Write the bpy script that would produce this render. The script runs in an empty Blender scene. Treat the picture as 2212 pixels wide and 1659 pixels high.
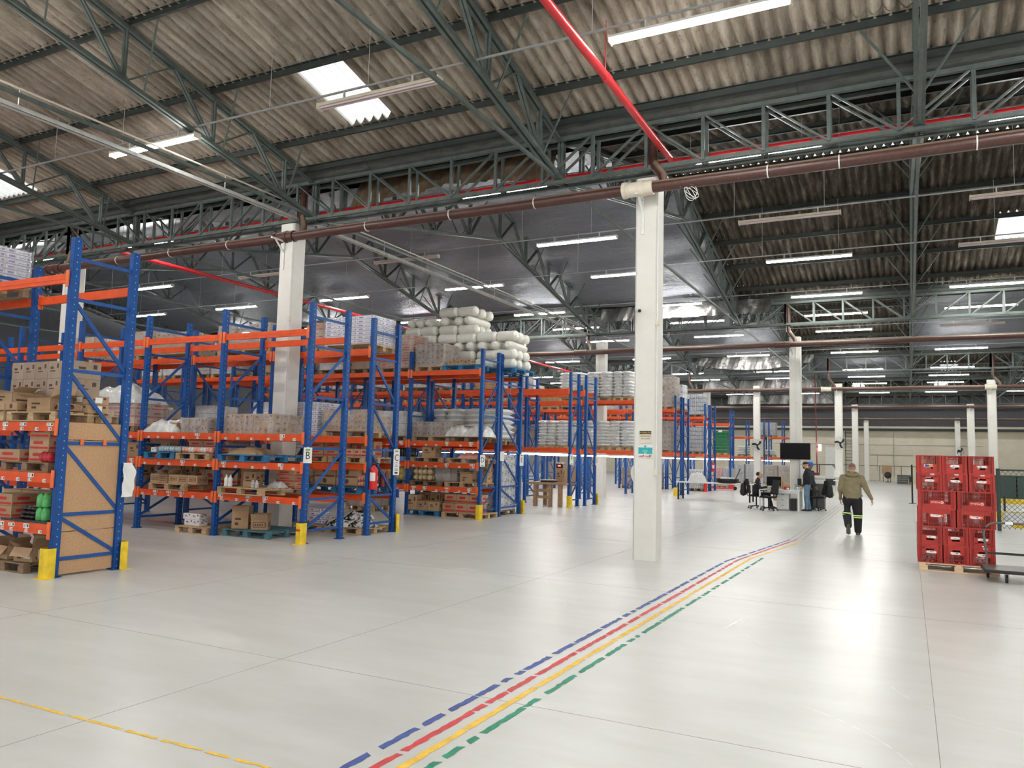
import bpy, math, random
from mathutils import Vector, Matrix
random.seed(7)
SC = bpy.context.scene
COL = SC.collection

# ------------------------------------------------------------------ camera
CAM_H = 1.84
yaw, pitch, roll = [math.radians(a) for a in (-27.057, 5.036, 1.385)]
fw = Vector((math.sin(yaw) * math.cos(pitch), math.cos(yaw) * math.cos(pitch), math.sin(pitch)))
r0 = Vector((math.cos(yaw), -math.sin(yaw), 0)); u0 = r0.cross(fw)
rt = math.cos(roll) * r0 + math.sin(roll) * u0
up = -math.sin(roll) * r0 + math.cos(roll) * u0
cd = bpy.data.cameras.new('camera'); cam = bpy.data.objects.new('camera', cd); COL.objects.link(cam)
cd.sensor_width = 36; cd.sensor_fit = 'HORIZONTAL'; cd.lens = 1677.4 * 36 / 2212; cd.clip_end = 400
m = Matrix((rt, up, -fw)).transposed().to_4x4(); m.translation = Vector((0, 0, CAM_H)); cam.matrix_world = m
SC.camera = cam

# ------------------------------------------------------------------ sky, exposure
SKY = 0.6
w = bpy.data.worlds.new('sky'); SC.world = w; w.use_nodes = True
bg = w.node_tree.nodes['Background']; bg.inputs[0].default_value = (0.97, 0.985, 1.0, 1); bg.inputs[1].default_value = SKY
SC.view_settings.view_transform = 'Standard'; SC.view_settings.look = 'None'
SC.view_settings.gamma = 1; SC.view_settings.use_curve_mapping = False
SC.view_settings.exposure = 1.3
SC.cycles.use_denoising = True
SC.cycles.max_bounces = 8; SC.cycles.diffuse_bounces = 4; SC.cycles.glossy_bounces = 4
SC.cycles.transparent_max_bounces = 12; SC.cycles.transmission_bounces = 6
SC.cycles.caustics_reflective = False; SC.cycles.caustics_refractive = False
SC.cycles.sample_clamp_indirect = 6.0
TUBE_POWER = 50.0

# ------------------------------------------------------------------ materials
MATS = {}
def nodes(name):
    mt = bpy.data.materials.new(name); mt.use_nodes = True
    nt = mt.node_tree; b = nt.nodes['Principled BSDF']
    MATS[name] = mt
    return mt, nt, b
def nd(nt, kind, **kw):
    n = nt.nodes.new(kind)
    for k, v in kw.items():
        if k[0] == '_': setattr(n, k[1:], v)
        else: n.inputs[k].default_value = v
    return n
def ramp(nt, fac, stops):
    r = nt.nodes.new('ShaderNodeValToRGB'); cr = r.color_ramp
    while len(cr.elements) < len(stops): cr.elements.new(0.5)
    for e, (p, c) in zip(cr.elements, stops):
        e.position = p; e.color = (*c, 1) if len(c) == 3 else c
    nt.links.new(fac, r.inputs[0]); return r.outputs[0]
def mixc(nt, fac, a, b, mode='MIX'):
    x = nt.nodes.new('ShaderNodeMix'); x.data_type = 'RGBA'; x.blend_type = mode
    for sock, v in ((x.inputs[0], fac), (x.inputs[6], a), (x.inputs[7], b)):
        if isinstance(v, (int, float)): sock.default_value = v
        elif isinstance(v, tuple): sock.default_value = (*v, 1)
        else: nt.links.new(v, sock)
    return x.outputs[2]
def coords(nt, scale=(1, 1, 1), kind='Object'):
    t = nt.nodes.new('ShaderNodeTexCoord'); mp = nt.nodes.new('ShaderNodeMapping')
    mp.inputs['Scale'].default_value = scale; nt.links.new(t.outputs[kind], mp.inputs[0]); return mp.outputs[0]
def noise(nt, vec, scale, detail=4, rough=0.6):
    n = nd(nt, 'ShaderNodeTexNoise', Scale=scale, Detail=detail, Roughness=rough); nt.links.new(vec, n.inputs['Vector']); return n.outputs[0]
def bump(nt, b, h, strength=0.3, dist=0.02):
    x = nd(nt, 'ShaderNodeBump', Strength=strength, Distance=dist); nt.links.new(h, x.inputs['Height']); nt.links.new(x.outputs[0], b.inputs['Normal'])
def mat(name, col, rough=0.5, metal=0.0, var=0.12, scale=6.0, bmp=0.0, stretch=(1, 1, 1), coat=0.0, random_tint=0.0):
    """plain surface with a little procedural mottling"""
    mt, nt, b = nodes(name)
    v = coords(nt, stretch); n = noise(nt, v, scale)
    lo = tuple(c * (1 - var) for c in col); hi = tuple(min(1, c * (1 + var)) for c in col)
    c = ramp(nt, n, [(0.3, lo), (0.7, hi)])
    if random_tint:
        oi = nt.nodes.new('ShaderNodeObjectInfo')
        k = ramp(nt, oi.outputs['Random'], [(0, (1 - random_tint,) * 3), (1, (1, 1, 1))])
        c = mixc(nt, 1.0, c, k, 'MULTIPLY')
    nt.links.new(c, b.inputs['Base Color'])
    b.inputs['Roughness'].default_value = rough; b.inputs['Metallic'].default_value = metal
    b.inputs['Coat Weight'].default_value = coat
    if bmp: bump(nt, b, n, bmp)
    return mt
def emit(name, col, strength):
    mt, nt, b = nodes(name)
    b.inputs['Base Color'].default_value = (0.9, 0.9, 0.9, 1)
    b.inputs['Emission Color'].default_value = (*col, 1); b.inputs['Emission Strength'].default_value = strength
    return mt

def make_floor_mat():
    mt, nt, b = nodes('painted_concrete')
    v = coords(nt)
    big = noise(nt, v, 0.35, 3, 0.5); mid = noise(nt, coords(nt, (0.6, 2.2, 1)), 1.3, 4, 0.65)
    c = ramp(nt, big, [(0.3, (0.575, 0.58, 0.55)), (0.7, (0.645, 0.65, 0.62))])
    c = mixc(nt, 1.0, c, ramp(nt, mid, [(0.35, (0.92, 0.915, 0.90)), (0.65, (1, 1, 1))]), 'MULTIPLY')
    nt.links.new(c, b.inputs['Base Color'])
    b.inputs['Roughness'].default_value = 0.30; b.inputs['Specular IOR Level'].default_value = 0.28
def make_roof_mat(name, lo, mid, hi):
    mt, nt, b = nodes(name)
    v = coords(nt, (5.6, 0.8, 0.8)); n = noise(nt, v, 1.0, 7, 0.72)
    c = ramp(nt, n, [(0.30, lo), (0.52, mid), (0.72, hi)])
    # each sheet weathers a little differently; lichen blots along the ridges of the waves
    vb = coords(nt, (1.05, 0.12, 0.1)); bl = noise(nt, vb, 1.0, 2, 0.5)
    k = ramp(nt, bl, [(0.3, (0.62, 0.61, 0.6)), (0.7, (1, 1, 1))])
    c = mixc(nt, 1.0, c, k, 'MULTIPLY')
    sp = noise(nt, coords(nt, (1.6, 1, 1)), 9.0, 5, 0.8)
    f = ramp(nt, sp, [(0.56, (0, 0, 0)), (0.70, (0.75, 0.75, 0.75))])
    c = mixc(nt, f, c, tuple(x * 0.45 for x in lo))
    nt.links.new(c, b.inputs['Base Color']); b.inputs['Roughness'].default_value = 0.9
    b.inputs['Specular IOR Level'].default_value = 0.2
    bump(nt, b, sp, 0.25, 0.01)
def make_foil_mat(name, col, rough):
    mt, nt, b = nodes(name)
    v = coords(nt, (1.3, 0.5, 1.0)); n = noise(nt, v, 3.4, 6, 0.62)
    v2 = coords(nt, (0.3, 1.0, 1.0)); n2 = noise(nt, v2, 2.2, 5, 0.7)
    mx = nd(nt, 'ShaderNodeMath', _operation='ADD'); nt.links.new(n, mx.inputs[0]); nt.links.new(n2, mx.inputs[1])
    c = ramp(nt, n2, [(0.3, tuple(x * 0.85 for x in col)), (0.7, col)])
    nt.links.new(c, b.inputs['Base Color']); b.inputs['Metallic'].default_value = 0.75; b.inputs['Roughness'].default_value = rough
    bump(nt, b, mx.outputs[0], 0.55, 0.12)
def make_post_mat():
    """blue enamel with the pale slot holes punched at a regular pitch"""
    mt, nt, b = nodes('rack_blue_post')
    t = nt.nodes.new('ShaderNodeTexCoord'); s = nt.nodes.new('ShaderNodeSeparateXYZ'); nt.links.new(t.outputs['Object'], s.inputs[0])
    g = nt.nodes.new('ShaderNodeNewGeometry'); gn = nt.nodes.new('ShaderNodeTexCoord'); sn = nt.nodes.new('ShaderNodeSeparateXYZ'); nt.links.new(gn.outputs['Normal'], sn.inputs[0])
    def mth(op, a, bb):
        k = nt.nodes.new('ShaderNodeMath'); k.operation = op
        for i, q in enumerate((a, bb)):
            if q is None: continue
            if isinstance(q, (int, float)): k.inputs[i].default_value = q
            else: nt.links.new(q, k.inputs[i])
        return k.outputs[0]
    fr = mth('FRACT', mth('MULTIPLY', s.outputs[2], 1 / 0.1), None)
    zc = mth('LESS_THAN', mth('ABSOLUTE', mth('SUBTRACT', fr, 0.5), None), 0.075)
    ax = mth('ABSOLUTE', s.outputs[0], None); ay = mth('ABSOLUTE', s.outputs[1], None)
    xc = mth('LESS_THAN', mth('MINIMUM', ax, ay), 0.006)
    f = mth('MULTIPLY', zc, xc)
    n = noise(nt, t.outputs['Object'], 8)
    c = ramp(nt, n, [(0.3, (0.002, 0.050, 0.215)), (0.7, (0.003, 0.072, 0.285))])
    side = mth('GREATER_THAN', mth('ABSOLUTE', sn.outputs[1], None), 0.5)
    c = mixc(nt, f, c, mixc(nt, side, (0.42, 0.50, 0.60), (0.003, 0.006, 0.02)))
    nt.links.new(c, b.inputs['Base Color']); b.inputs['Roughness'].default_value = 0.5; b.inputs['Specular IOR Level'].default_value = 0.35
def make_film_mat():
    mt, nt, b = nodes('stretch_film')
    out = nt.nodes['Material Output']
    tr = nt.nodes.new('ShaderNodeBsdfTransparent'); tr.inputs[0].default_value = (0.97, 0.97, 0.98, 1)
    gl = nd(nt, 'ShaderNodeBsdfGlossy', Roughness=0.16); df = nt.nodes.new('ShaderNodeBsdfDiffuse'); df.inputs[0].default_value = (0.85, 0.86, 0.88, 1)
    v = coords(nt, (3, 3, 1)); n = noise(nt, v, 3.0, 6, 0.7)
    bp = nd(nt, 'ShaderNodeBump', Strength=0.9, Distance=0.05); nt.links.new(n, bp.inputs['Height']); nt.links.new(bp.outputs[0], gl.inputs['Normal'])
    m1 = nd(nt, 'ShaderNodeMixShader', Fac=0.45); nt.links.new(df.outputs[0], m1.inputs[1]); nt.links.new(gl.outputs[0], m1.inputs[2])
    fac = ramp(nt, n, [(0.40, (0.10,) * 3), (0.66, (0.52,) * 3)])
    m2 = nt.nodes.new('ShaderNodeMixShader'); nt.links.new(fac, m2.inputs[0]); nt.links.new(tr.outputs[0], m2.inputs[1]); nt.links.new(m1.outputs[0], m2.inputs[2])
    nt.links.new(m2.outputs[0], out.inputs[0])
def make_skylight_mat():
    mt, nt, b = nodes('skylight_sheet')
    out = nt.nodes['Material Output']
    t1 = nt.nodes.new('ShaderNodeBsdfTranslucent'); t1.inputs[0].default_value = (0.95, 0.96, 0.95, 1)
    t2 = nt.nodes.new('ShaderNodeBsdfTransparent'); t2.inputs[0].default_value = (0.95, 0.95, 0.95, 1)
    n = noise(nt, coords(nt), 3.0); f = ramp(nt, n, [(0.2, (0.35,) * 3), (0.8, (0.6,) * 3)])
    mx = nt.nodes.new('ShaderNodeMixShader'); nt.links.new(f, mx.inputs[0]); nt.links.new(t1.outputs[0], mx.inputs[1]); nt.links.new(t2.outputs[0], mx.inputs[2])
    nt.links.new(mx.outputs[0], out.inputs[0])
def make_wall_mat():
    mt, nt, b = nodes('cream_blockwork')
    t = nt.nodes.new('ShaderNodeTexCoord'); mp = nt.nodes.new('ShaderNodeMapping'); mp.inputs['Rotation'].default_value = (math.radians(90), 0, 0)
    nt.links.new(t.outputs['Object'], mp.inputs[0])
    br = nd(nt, 'ShaderNodeTexBrick', Scale=1.0); br.inputs['Brick Width'].default_value = 0.4; br.inputs['Row Height'].default_value = 0.2
    br.inputs['Mortar Size'].default_value = 0.006
    br.inputs['Color1'].default_value = (0.72, 0.66, 0.53, 1); br.inputs['Color2'].default_value = (0.76, 0.70, 0.57, 1); br.inputs['Mortar'].default_value = (0.60, 0.55, 0.44, 1)
    nt.links.new(mp.outputs[0], br.inputs['Vector'])
    n = noise(nt, coords(nt), 0.5); k = ramp(nt, n, [(0.3, (0.88,) * 3), (0.7, (1,) * 3)])
    nt.links.new(mixc(nt, 1.0, br.outputs[0], k, 'MULTIPLY'), b.inputs['Base Color']); b.inputs['Roughness'].default_value = 0.85
def make_column_mat():
    mt, nt, b = nodes('white_column_paint')
    v = coords(nt); n = noise(nt, v, 3.0, 5)
    c = ramp(nt, n, [(0.3, (0.72, 0.70, 0.65)), (0.7, (0.78, 0.76, 0.71))])
    sp = noise(nt, coords(nt, (1, 1, 0.5)), 11.0, 5, 0.8)
    s = nt.nodes.new('ShaderNodeSeparateXYZ'); nt.links.new(coords(nt), s.inputs[0])
    low = ramp(nt, s.outputs[2], [(0.0, (1, 1, 1)), (0.6, (0.25, 0.25, 0.25))])
    f = ramp(nt, sp, [(0.66, (0, 0, 0)), (0.74, (0.8, 0.8, 0.8))])
    f = mixc(nt, 1.0, f, low, 'MULTIPLY')
    c = mixc(nt, f, c, (0.22, 0.19, 0.15))
    nt.links.new(c, b.inputs['Base Color']); b.inputs['Roughness'].default_value = 0.6
    bump(nt, b, n, 0.25, 0.02)
def make_pipe_mat():
    mt, nt, b = nodes('brown_pvc')
    v = coords(nt, (3, 3, 3)); n = noise(nt, v, 4.0, 6, 0.75)
    c = ramp(nt, n, [(0.35, (0.060, 0.022, 0.017)), (0.65, (0.085, 0.036, 0.028))])
    g = nt.nodes.new('ShaderNodeNewGeometry'); s = nt.nodes.new('ShaderNodeSeparateXYZ'); nt.links.new(g.outputs['Normal'], s.inputs[0])
    dust = ramp(nt, s.outputs[2], [(0.35, (0, 0, 0)), (0.62, (1, 1, 1))])   # settled dust on the upper side
    c = mixc(nt, dust, c, (0.26, 0.20, 0.15))
    sp = noise(nt, coords(nt, (1.6, 5, 5)), 6.0, 4, 0.75); f = ramp(nt, sp, [(0.68, (0, 0, 0)), (0.70, (1, 1, 1))])
    c = mixc(nt, f, c, (0.6, 0.57, 0.5))
    nt.links.new(c, b.inputs['Base Color']); b.inputs['Roughness'].default_value = 0.35
def make_carton_mat(name, col, printcol=None):
    """corrugated board with tape seam; printed marks are separate meshes"""
    mat(name, col, 0.8, 0, 0.08, 5.0, random_tint=0.28)

make_floor_mat(); make_wall_mat(); make_column_mat(); make_pipe_mat(); make_film_mat(); make_skylight_mat(); make_post_mat()
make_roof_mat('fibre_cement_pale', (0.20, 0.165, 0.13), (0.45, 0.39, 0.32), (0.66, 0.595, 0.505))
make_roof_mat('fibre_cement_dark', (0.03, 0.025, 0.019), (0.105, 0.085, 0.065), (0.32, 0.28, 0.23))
make_foil_mat('foil_blue', (0.22, 0.23, 0.265), 0.50)
make_foil_mat('foil_bright', (0.42, 0.41, 0.39), 0.34)
mat('green_steel', (0.092, 0.115, 0.104), 0.5, 0, 0.25, 5)
mat('green_steel_dark', (0.03, 0.038, 0.034), 0.55, 0, 0.25, 5)
mat('gutter_grey', (0.085, 0.09, 0.082), 0.7, 0, 0.35, 3, stretch=(1, 4, 4))
mat('rack_blue', (0.003, 0.066, 0.265), 0.5, 0, 0.15)
mat('rack_orange', (0.72, 0.080, 0.010), 0.5, 0, 0.12)
mat('rack_orange_plate', (0.80, 0.155, 0.04), 0.45, 0, 0.12)
mat('guard_yellow', (0.80, 0.56, 0.02), 0.5, 0, 0.2, 9)
mat('black', (0.012, 0.012, 0.013), 0.5)
mat('black_rubber', (0.02, 0.02, 0.02), 0.8)
mat('grey_metal', (0.42, 0.43, 0.44), 0.4, 0.6)
mat('trolley_grey', (0.13, 0.12, 0.115), 0.45, 0.4)
mat('galvanised', (0.62, 0.63, 0.60), 0.45, 0.3)
mat('white_paint', (0.80, 0.80, 0.78), 0.5, 0, 0.05)
mat('white_plastic', (0.78, 0.78, 0.74), 0.4, 0, 0.06)
mat('aged_cream_plastic', (0.72, 0.66, 0.54), 0.5, 0, 0.1)
mat('red_pipe', (0.62, 0.018, 0.025), 0.35, 0, 0.1)
mat('red_paint', (0.70, 0.02, 0.02), 0.35)
mat('painted_gloom', (0.10, 0.10, 0.11), 0.9)  # dark tone paints the gloom of the deep hall onto walls
mat('kraft_paper', (0.20, 0.14, 0.085), 0.8, 0, 0.2, 5)
mat('ink', (0.03, 0.028, 0.03), 0.7)
mat('paper', (0.82, 0.82, 0.80), 0.7, 0, 0.04)
mat('joint_dark', (0.24, 0.225, 0.20), 0.8)
mat('stripe_blue', (0.045, 0.075, 0.26), 0.6, 0, 0.3, 8)
mat('stripe_red', (0.55, 0.045, 0.05), 0.6, 0, 0.25, 8)
mat('stripe_yellow', (0.80, 0.50, 0.055), 0.6, 0, 0.2, 8)
mat('stripe_green', (0.01, 0.21, 0.125), 0.6, 0, 0.3, 8)
emit('tube_lit', (1.0, 1.0, 0.97), TUBE_POWER)
emit('shelf_tube_lit', (1.0, 1.0, 0.97), 13.0)
mat('tube_unlit', (0.62, 0.50, 0.52), 0.3, 0, 0.05)

# ------------------------------------------------------------------ mesh helpers
class MB:
    def __init__(s): s.v = []; s.f = []; s.sm = []; s.mi = []; s.m = 0
    def add(s, vs, fs, smooth=False):
        k = len(s.v); s.v += [tuple(v) for v in vs]
        for f in fs: s.f.append(tuple(i + k for i in f)); s.sm.append(smooth); s.mi.append(s.m)
        return s
    def box(s, c, d, R=None, taper=1.0):
        x, y, z = d[0] / 2, d[1] / 2, d[2] / 2
        vs = [Vector((a * x * (taper if e > 0 else 1), b * y * (taper if e > 0 else 1), e * z)) for e in (-1, 1) for b in (-1, 1) for a in (-1, 1)]
        if R is not None: vs = [R @ v for v in vs]
        c = Vector(c); vs = [v + c for v in vs]
        return s.add(vs, [(0, 2, 3, 1), (4, 5, 7, 6), (0, 1, 5, 4), (2, 6, 7, 3), (0, 4, 6, 2), (1, 3, 7, 5)])
    def b2(s, lo, hi):
        return s.box([(a + b) / 2 for a, b in zip(lo, hi)], [abs(b - a) for a, b in zip(lo, hi)])
    def bar(s, p, q, w, h, upv=(0, 0, 1)):
        p, q = Vector(p), Vector(q); d = q - p; L = d.length
        if L < 1e-6: return s
        d.normalize(); u = Vector(upv)
        if abs(d.dot(u)) > 0.98: u = Vector((1, 0, 0))
        sd = d.cross(u).normalized(); u = sd.cross(d)
        return s.box((p + q) / 2, (L, w, h), Matrix((d, sd, u)).transposed())
    def tube(s, pts, r, n=10, cap=True, radii=None):
        pts = [Vector(p) for p in pts]; rings = []
        for i, p in enumerate(pts):
            t = (pts[min(i + 1, len(pts) - 1)] - pts[max(i - 1, 0)]).normalized()
            u = Vector((0, 0, 1)) if abs(t.z) < 0.95 else Vector((1, 0, 0))
            a = t.cross(u).normalized(); b = a.cross(t)
            rr = radii[i] if radii else r
            rings.append([p + rr * (math.cos(k * 2 * math.pi / n) * a + math.sin(k * 2 * math.pi / n) * b) for k in range(n)])
        vs = [v for g in rings for v in g]; fs = []
        for i in range(len(pts) - 1):
            for k in range(n):
                fs.append((i * n + k, i * n + (k + 1) % n, (i + 1) * n + (k + 1) % n, (i + 1) * n + k))
        s.add(vs, fs, True)
        if cap:
            s.add(rings[0], [tuple(range(n))[::-1]]); s.add(rings[-1], [tuple(range(n))])
        return s
    def lathe(s, prof, n=16, c=(0, 0, 0), smooth=True):
        vs = []; fs = []; c = Vector(c)
        for r, z in prof:
            for k in range(n): vs.append(c + Vector((r * math.cos(2 * math.pi * k / n), r * math.sin(2 * math.pi * k / n), z)))
        for i in range(len(prof) - 1):
            for k in range(n): fs.append((i * n + k, i * n + (k + 1) % n, (i + 1) * n + (k + 1) % n, (i + 1) * n + k))
        return s.add(vs, fs, smooth)
    def prism(s, poly, a, b, axis='y'):
        """poly in the two other axes, extruded from a to b along axis"""
        n = len(poly)
        def P(p, t): return (p[0], t, p[1]) if axis == 'y' else ((t, p[0], p[1]) if axis == 'x' else (p[0], p[1], t))
        vs = [P(p, a) for p in poly] + [P(p, b) for p in poly]
        fs = [tuple(range(n))[::-1], tuple(range(n, 2 * n))] + [(i, (i + 1) % n, n + (i + 1) % n, n + i) for i in range(n)]
        return s.add(vs, fs)
    def quad(s, *p): return s.add(p, [tuple(range(len(p)))])
    def grid(s, fn, nu, nv, smooth=True):
        vs = [fn(i / nu, j / nv) for j in range(nv + 1) for i in range(nu + 1)]
        fs = [(j * (nu + 1) + i, j * (nu + 1) + i + 1, (j + 1) * (nu + 1) + i + 1, (j + 1) * (nu + 1) + i) for j in range(nv) for i in range(nu)]
        return s.add(vs, fs, smooth)
    def ball(s, c, r, nu=12, nv=8, sc=(1, 1, 1)):
        c = Vector(c)
        def fn(u, v):
            a = u * 2 * math.pi; b = (v - 0.5) * math.pi
            return c + Vector((r * sc[0] * math.cos(a) * math.cos(b), r * sc[1] * math.sin(a) * math.cos(b), r * sc[2] * math.sin(b)))
        return s.grid(fn, nu, nv)
    def mesh(s, name, mt):
        me = bpy.data.meshes.new(name); me.from_pydata(s.v, [], s.f)
        me.polygons.foreach_set('use_smooth', s.sm)
        
        for q in (mt if isinstance(mt, (list, tuple)) else [mt]): me.materials.append(MATS[q])
        if isinstance(mt, (list, tuple)): me.polygons.foreach_set('material_index', s.mi)
        me.update(); return me
    def build(s, name, mt, parent=None, loc=None, rz=None):
        return put(name, s.mesh(name, mt), parent, loc, rz)
def put(name, me, parent=None, loc=None, rz=None):
    o = bpy.data.objects.new(name, me); COL.objects.link(o)
    if parent is not None: o.parent = parent
    if loc is not None: o.location = loc
    if rz is not None: o.rotation_euler = (0, 0, rz)
    return o
def tag(o, label=None, cat=None, group=None, kind=None):
    for k, v in (('label', label), ('category', cat), ('group', group), ('kind', kind)):
        if v: o[k] = v
    return o
def thing(name, label, cat, loc=(0, 0, 0), rz=0, group=None):
    return tag(put(name, None, None, loc, rz), label, cat, group)
KIDS = {}
def copy_tree(o, parent=None, loc=None, rz=None, label=None, group=None):
    c = o.copy(); COL.objects.link(c)
    if parent is not None: c.parent = parent
    if loc is not None: c.location = loc
    if rz is not None: c.rotation_euler = (0, 0, rz)
    if label: c['label'] = label
    if group: c['group'] = group
    for ch in list(o.children): copy_tree(ch, c)
    return c
def text(s, size, name, mt, parent, loc, rot, align='CENTER', ext=0.001, sx=1.0):
    cu = bpy.data.curves.new(name, 'FONT'); cu.body = s; cu.size = size; cu.align_x = align; cu.align_y = 'CENTER'; cu.extrude = ext
    cu.materials.append(MATS[mt]); cu.resolution_u = 2
    tmp = bpy.data.objects.new(name + '_tmp', cu); me = bpy.data.meshes.new_from_object(tmp); me.name = name
    bpy.data.objects.remove(tmp); bpy.data.curves.remove(cu)
    if not me.materials: me.materials.append(MATS[mt])
    o = put(name, me, parent, loc)
    o.rotation_euler = rot; o.scale = (sx, 1, 1)
    return o
PI = math.pi
FACE_MY = (PI / 2, 0, 0)            # text readable from -y
FACE_PX = (PI / 2, 0, PI / 2)       # text readable from +x
# ------------------------------------------------------------------ building geometry
VAL = [-4.5, 13.55, 31.7, 49.6, 64.7, 79.8]        # valleys (column rows)
EAVE, SLOPE = 8.22, 0.24
XL, XR = -40.0, 14.0
def roof_z(y, d=0.0):
    for a, b in zip(VAL, VAL[1:]):
        if a <= y <= b:
            return EAVE + SLOPE * (min(y - a, b - y) - 0.4) + d
    return EAVE + d
def ridge(i): return (VAL[i] + VAL[i + 1]) / 2
TRX = [0.25, -5.95, -12.15, -18.35, -24.55, -30.75, -36.9, 6.45]

# floor
fl = MB(); fl.b2((-46, -14, -0.3), (46, 84, 0)); tag(fl.build('floor', 'painted_concrete'), 'pale grey painted concrete warehouse floor', None, None, 'structure')
jn = MB()
for y in (5.3, 10.6, 16.2, 21.6, 27.0, 33.0): jn.b2((-30, y - 0.0022, 0.0), (12, y + 0.0022, 0.0008))
for x in (0.14, -4.9, -8.4, 5.2): jn.b2((x - 0.0022, -4, 0.0), (x + 0.0022, 60, 0.0008))
tag(jn.build('trim_1', 'joint_dark'), 'dark saw cut joints across the floor', None, None, 'structure')
fb = MB()
for x0, x1 in ((-2.46, -2.72), (-2.33, -2.58), (-2.2, -2.44)): fb.bar((x0, 19.2, 0.0005), (x1, 46, 0.0005), 0.022, 0.001)
mat('trace_grey', (0.36, 0.35, 0.33), 0.7)
tag(fb.build('trim_4', 'trace_grey'), 'faded dark traces of the guide stripes toward the desk', None, None, 'structure')
sb = MB(); rn_s = random.Random(21)
for (cx, cy, r, a0, a1) in ((-0.2, 9.2, 1.5, 2.2, 3.9), (-2.0, 5.6, 3.0, -0.9, 0.1), (0.9, 7.6, 1.1, 3.4, 5.2), (-4.6, 8.6, 0.9, 0.3, 1.8), (-5.2, 9.2, 1.6, -0.4, 0.6), (-0.9, 12.6, 1.8, 3.6, 4.8), (0.6, 12.2, 1.4, 4.0, 5.3), (-1.6, 4.9, 1.7, 0.2, 1.1)):
    k = 22
    for q in range(k):
        if rn_s.random() < 0.25: continue
        t0, t1 = a0 + (a1 - a0) * q / k, a0 + (a1 - a0) * (q + 1) / k; w_ = 0.006
        sb.add([(cx + (r + e) * math.cos(t), cy + (r + e) * math.sin(t), 0.0007) for t, e in ((t0, -w_), (t0, w_), (t1, w_), (t1, -w_))], [(0, 1, 2, 3)])
mat('scratch_pale', (0.70, 0.69, 0.65), 0.6)
tag(sb.build('trim_3', 'scratch_pale'), 'pale curved tyre scratches on the floor', None, None, 'structure')
def streaks(name, label, pts, wid, mt, gaps, seed, cat='floor marking'):
    """worn tape stripe: broken ribbon of ragged-ended pieces laid on the floor"""
    rn = random.Random(seed); b = MB()
    for (p, q) in zip(pts, pts[1:]):
        p, q = Vector((*p, 0)), Vector((*q, 0)); d = q - p; L = d.length; d.normalize(); nrm = Vector((-d.y, d.x, 0)); t = 0.0
        while t < L:
            ln = rn.uniform(0.10, 0.7) * gaps[0]; e = min(L, t + ln)
            k = max(2, int((e - t) / 0.05)); A = []; B = []
            for i in range(k + 1):
                s_ = t + (e - t) * i / k
                j = rn.uniform(0.0, 0.012) if rn.random() < 0.55 else 0
                j2 = rn.uniform(0.0, 0.012) if rn.random() < 0.55 else 0
                sk = rn.uniform(-0.02, 0.02) if i in (0, k) else 0
                A.append(p + d * (s_ + sk) + nrm * (wid / 2 - j) + Vector((0, 0, 0.0016)))
                B.append(p + d * (s_ - sk) - nrm * (wid / 2 - j2) + Vector((0, 0, 0.0016)))
            n = len(A); b.add(A + B, [(i, n + i, n + i + 1, i + 1) for i in range(n - 1)])
            t = e + rn.uniform(0.01, 0.10) * gaps[1]
    return tag(b.build(name, mt), label, cat)
streaks('guide_stripe', 'worn blue guide stripe on the floor, leftmost of the four', [(-2.94, 3.2), (-2.93, 14.3), (-2.45, 19.0)], 0.062, 'stripe_blue', (1, 1.3), 1)
streaks('guide_stripe', 'worn red guide stripe on the floor beside the blue one', [(-2.79, 3.2), (-2.78, 14.6), (-2.32, 19.2)], 0.06, 'stripe_red', (1.3, 0.8), 2)
streaks('guide_stripe', 'worn yellow guide stripe on the floor between red and green', [(-2.66, 3.2), (-2.62, 14.9), (-2.18, 18.6)], 0.06, 'stripe_yellow', (1.6, 0.5), 3)
streaks('guide_stripe', 'worn green guide stripe on the floor, rightmost of the four', [(-2.53, 3.2), (-2.49, 9.0), (-2.44, 15.2)], 0.055, 'stripe_green', (0.9, 1.6), 4)
streaks('boundary_stripe', 'thin worn yellow stripe crossing the floor at the bottom left', [(-6.6, 3.47), (-2.9, 3.53)], 0.035, 'stripe_yellow', (0.9, 0.6), 5)
streaks('chalk_mark', 'short white dash painted on the floor beside the green stripe', [(-1.80, 8.73), (-1.74, 9.35)], 0.022, 'paper', (3, 0.3), 6)

# roofs: corrugated sheets laid in courses, upper sheet lapping over the lower one
PITCH, AMP = 0.215, 0.066
def corr(b, x0, x1, ya, yb, base=0.0, n=6):
    x0 = round(x0 / PITCH) * PITCH; x1 = round(x1 / PITCH) * PITCH
    nx = max(2, int(round((x1 - x0) / PITCH * n)))
    lo, hi = (ya, yb)
    def fn(u, v):
        x = x0 + (x1 - x0) * u; y = lo + (hi - lo) * v
        return (x, y, roof_z(y) + base + (0.035 * (1 - v)) + AMP * (1 - 2 * abs(math.sin(PI * x / PITCH)) ** 0.85))
    b.grid(fn, nx, 2)
SKY_CELLS = []      # (bay, far?, course, x0, x1)
SKYL = {(0, 1, 1): [(-10.05, -8.95), (-22.4, -20.45)], (1, 1, 2): [(2.6, 3.75)], (2, 1, 1): [(2.3, 3.4)], (3, 1, 1): [(2.2, 3.3)], (2, 1, 2): [(-9.8, -8.7)],
        (4, 1, 1): [(2.1, 3.2), (-4.5, -3.4)], (3, 0, 1): [(2.2, 3.3)], (4, 0, 1): [(-2, -0.9)]}
CL = 1.83
skb = []
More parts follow.
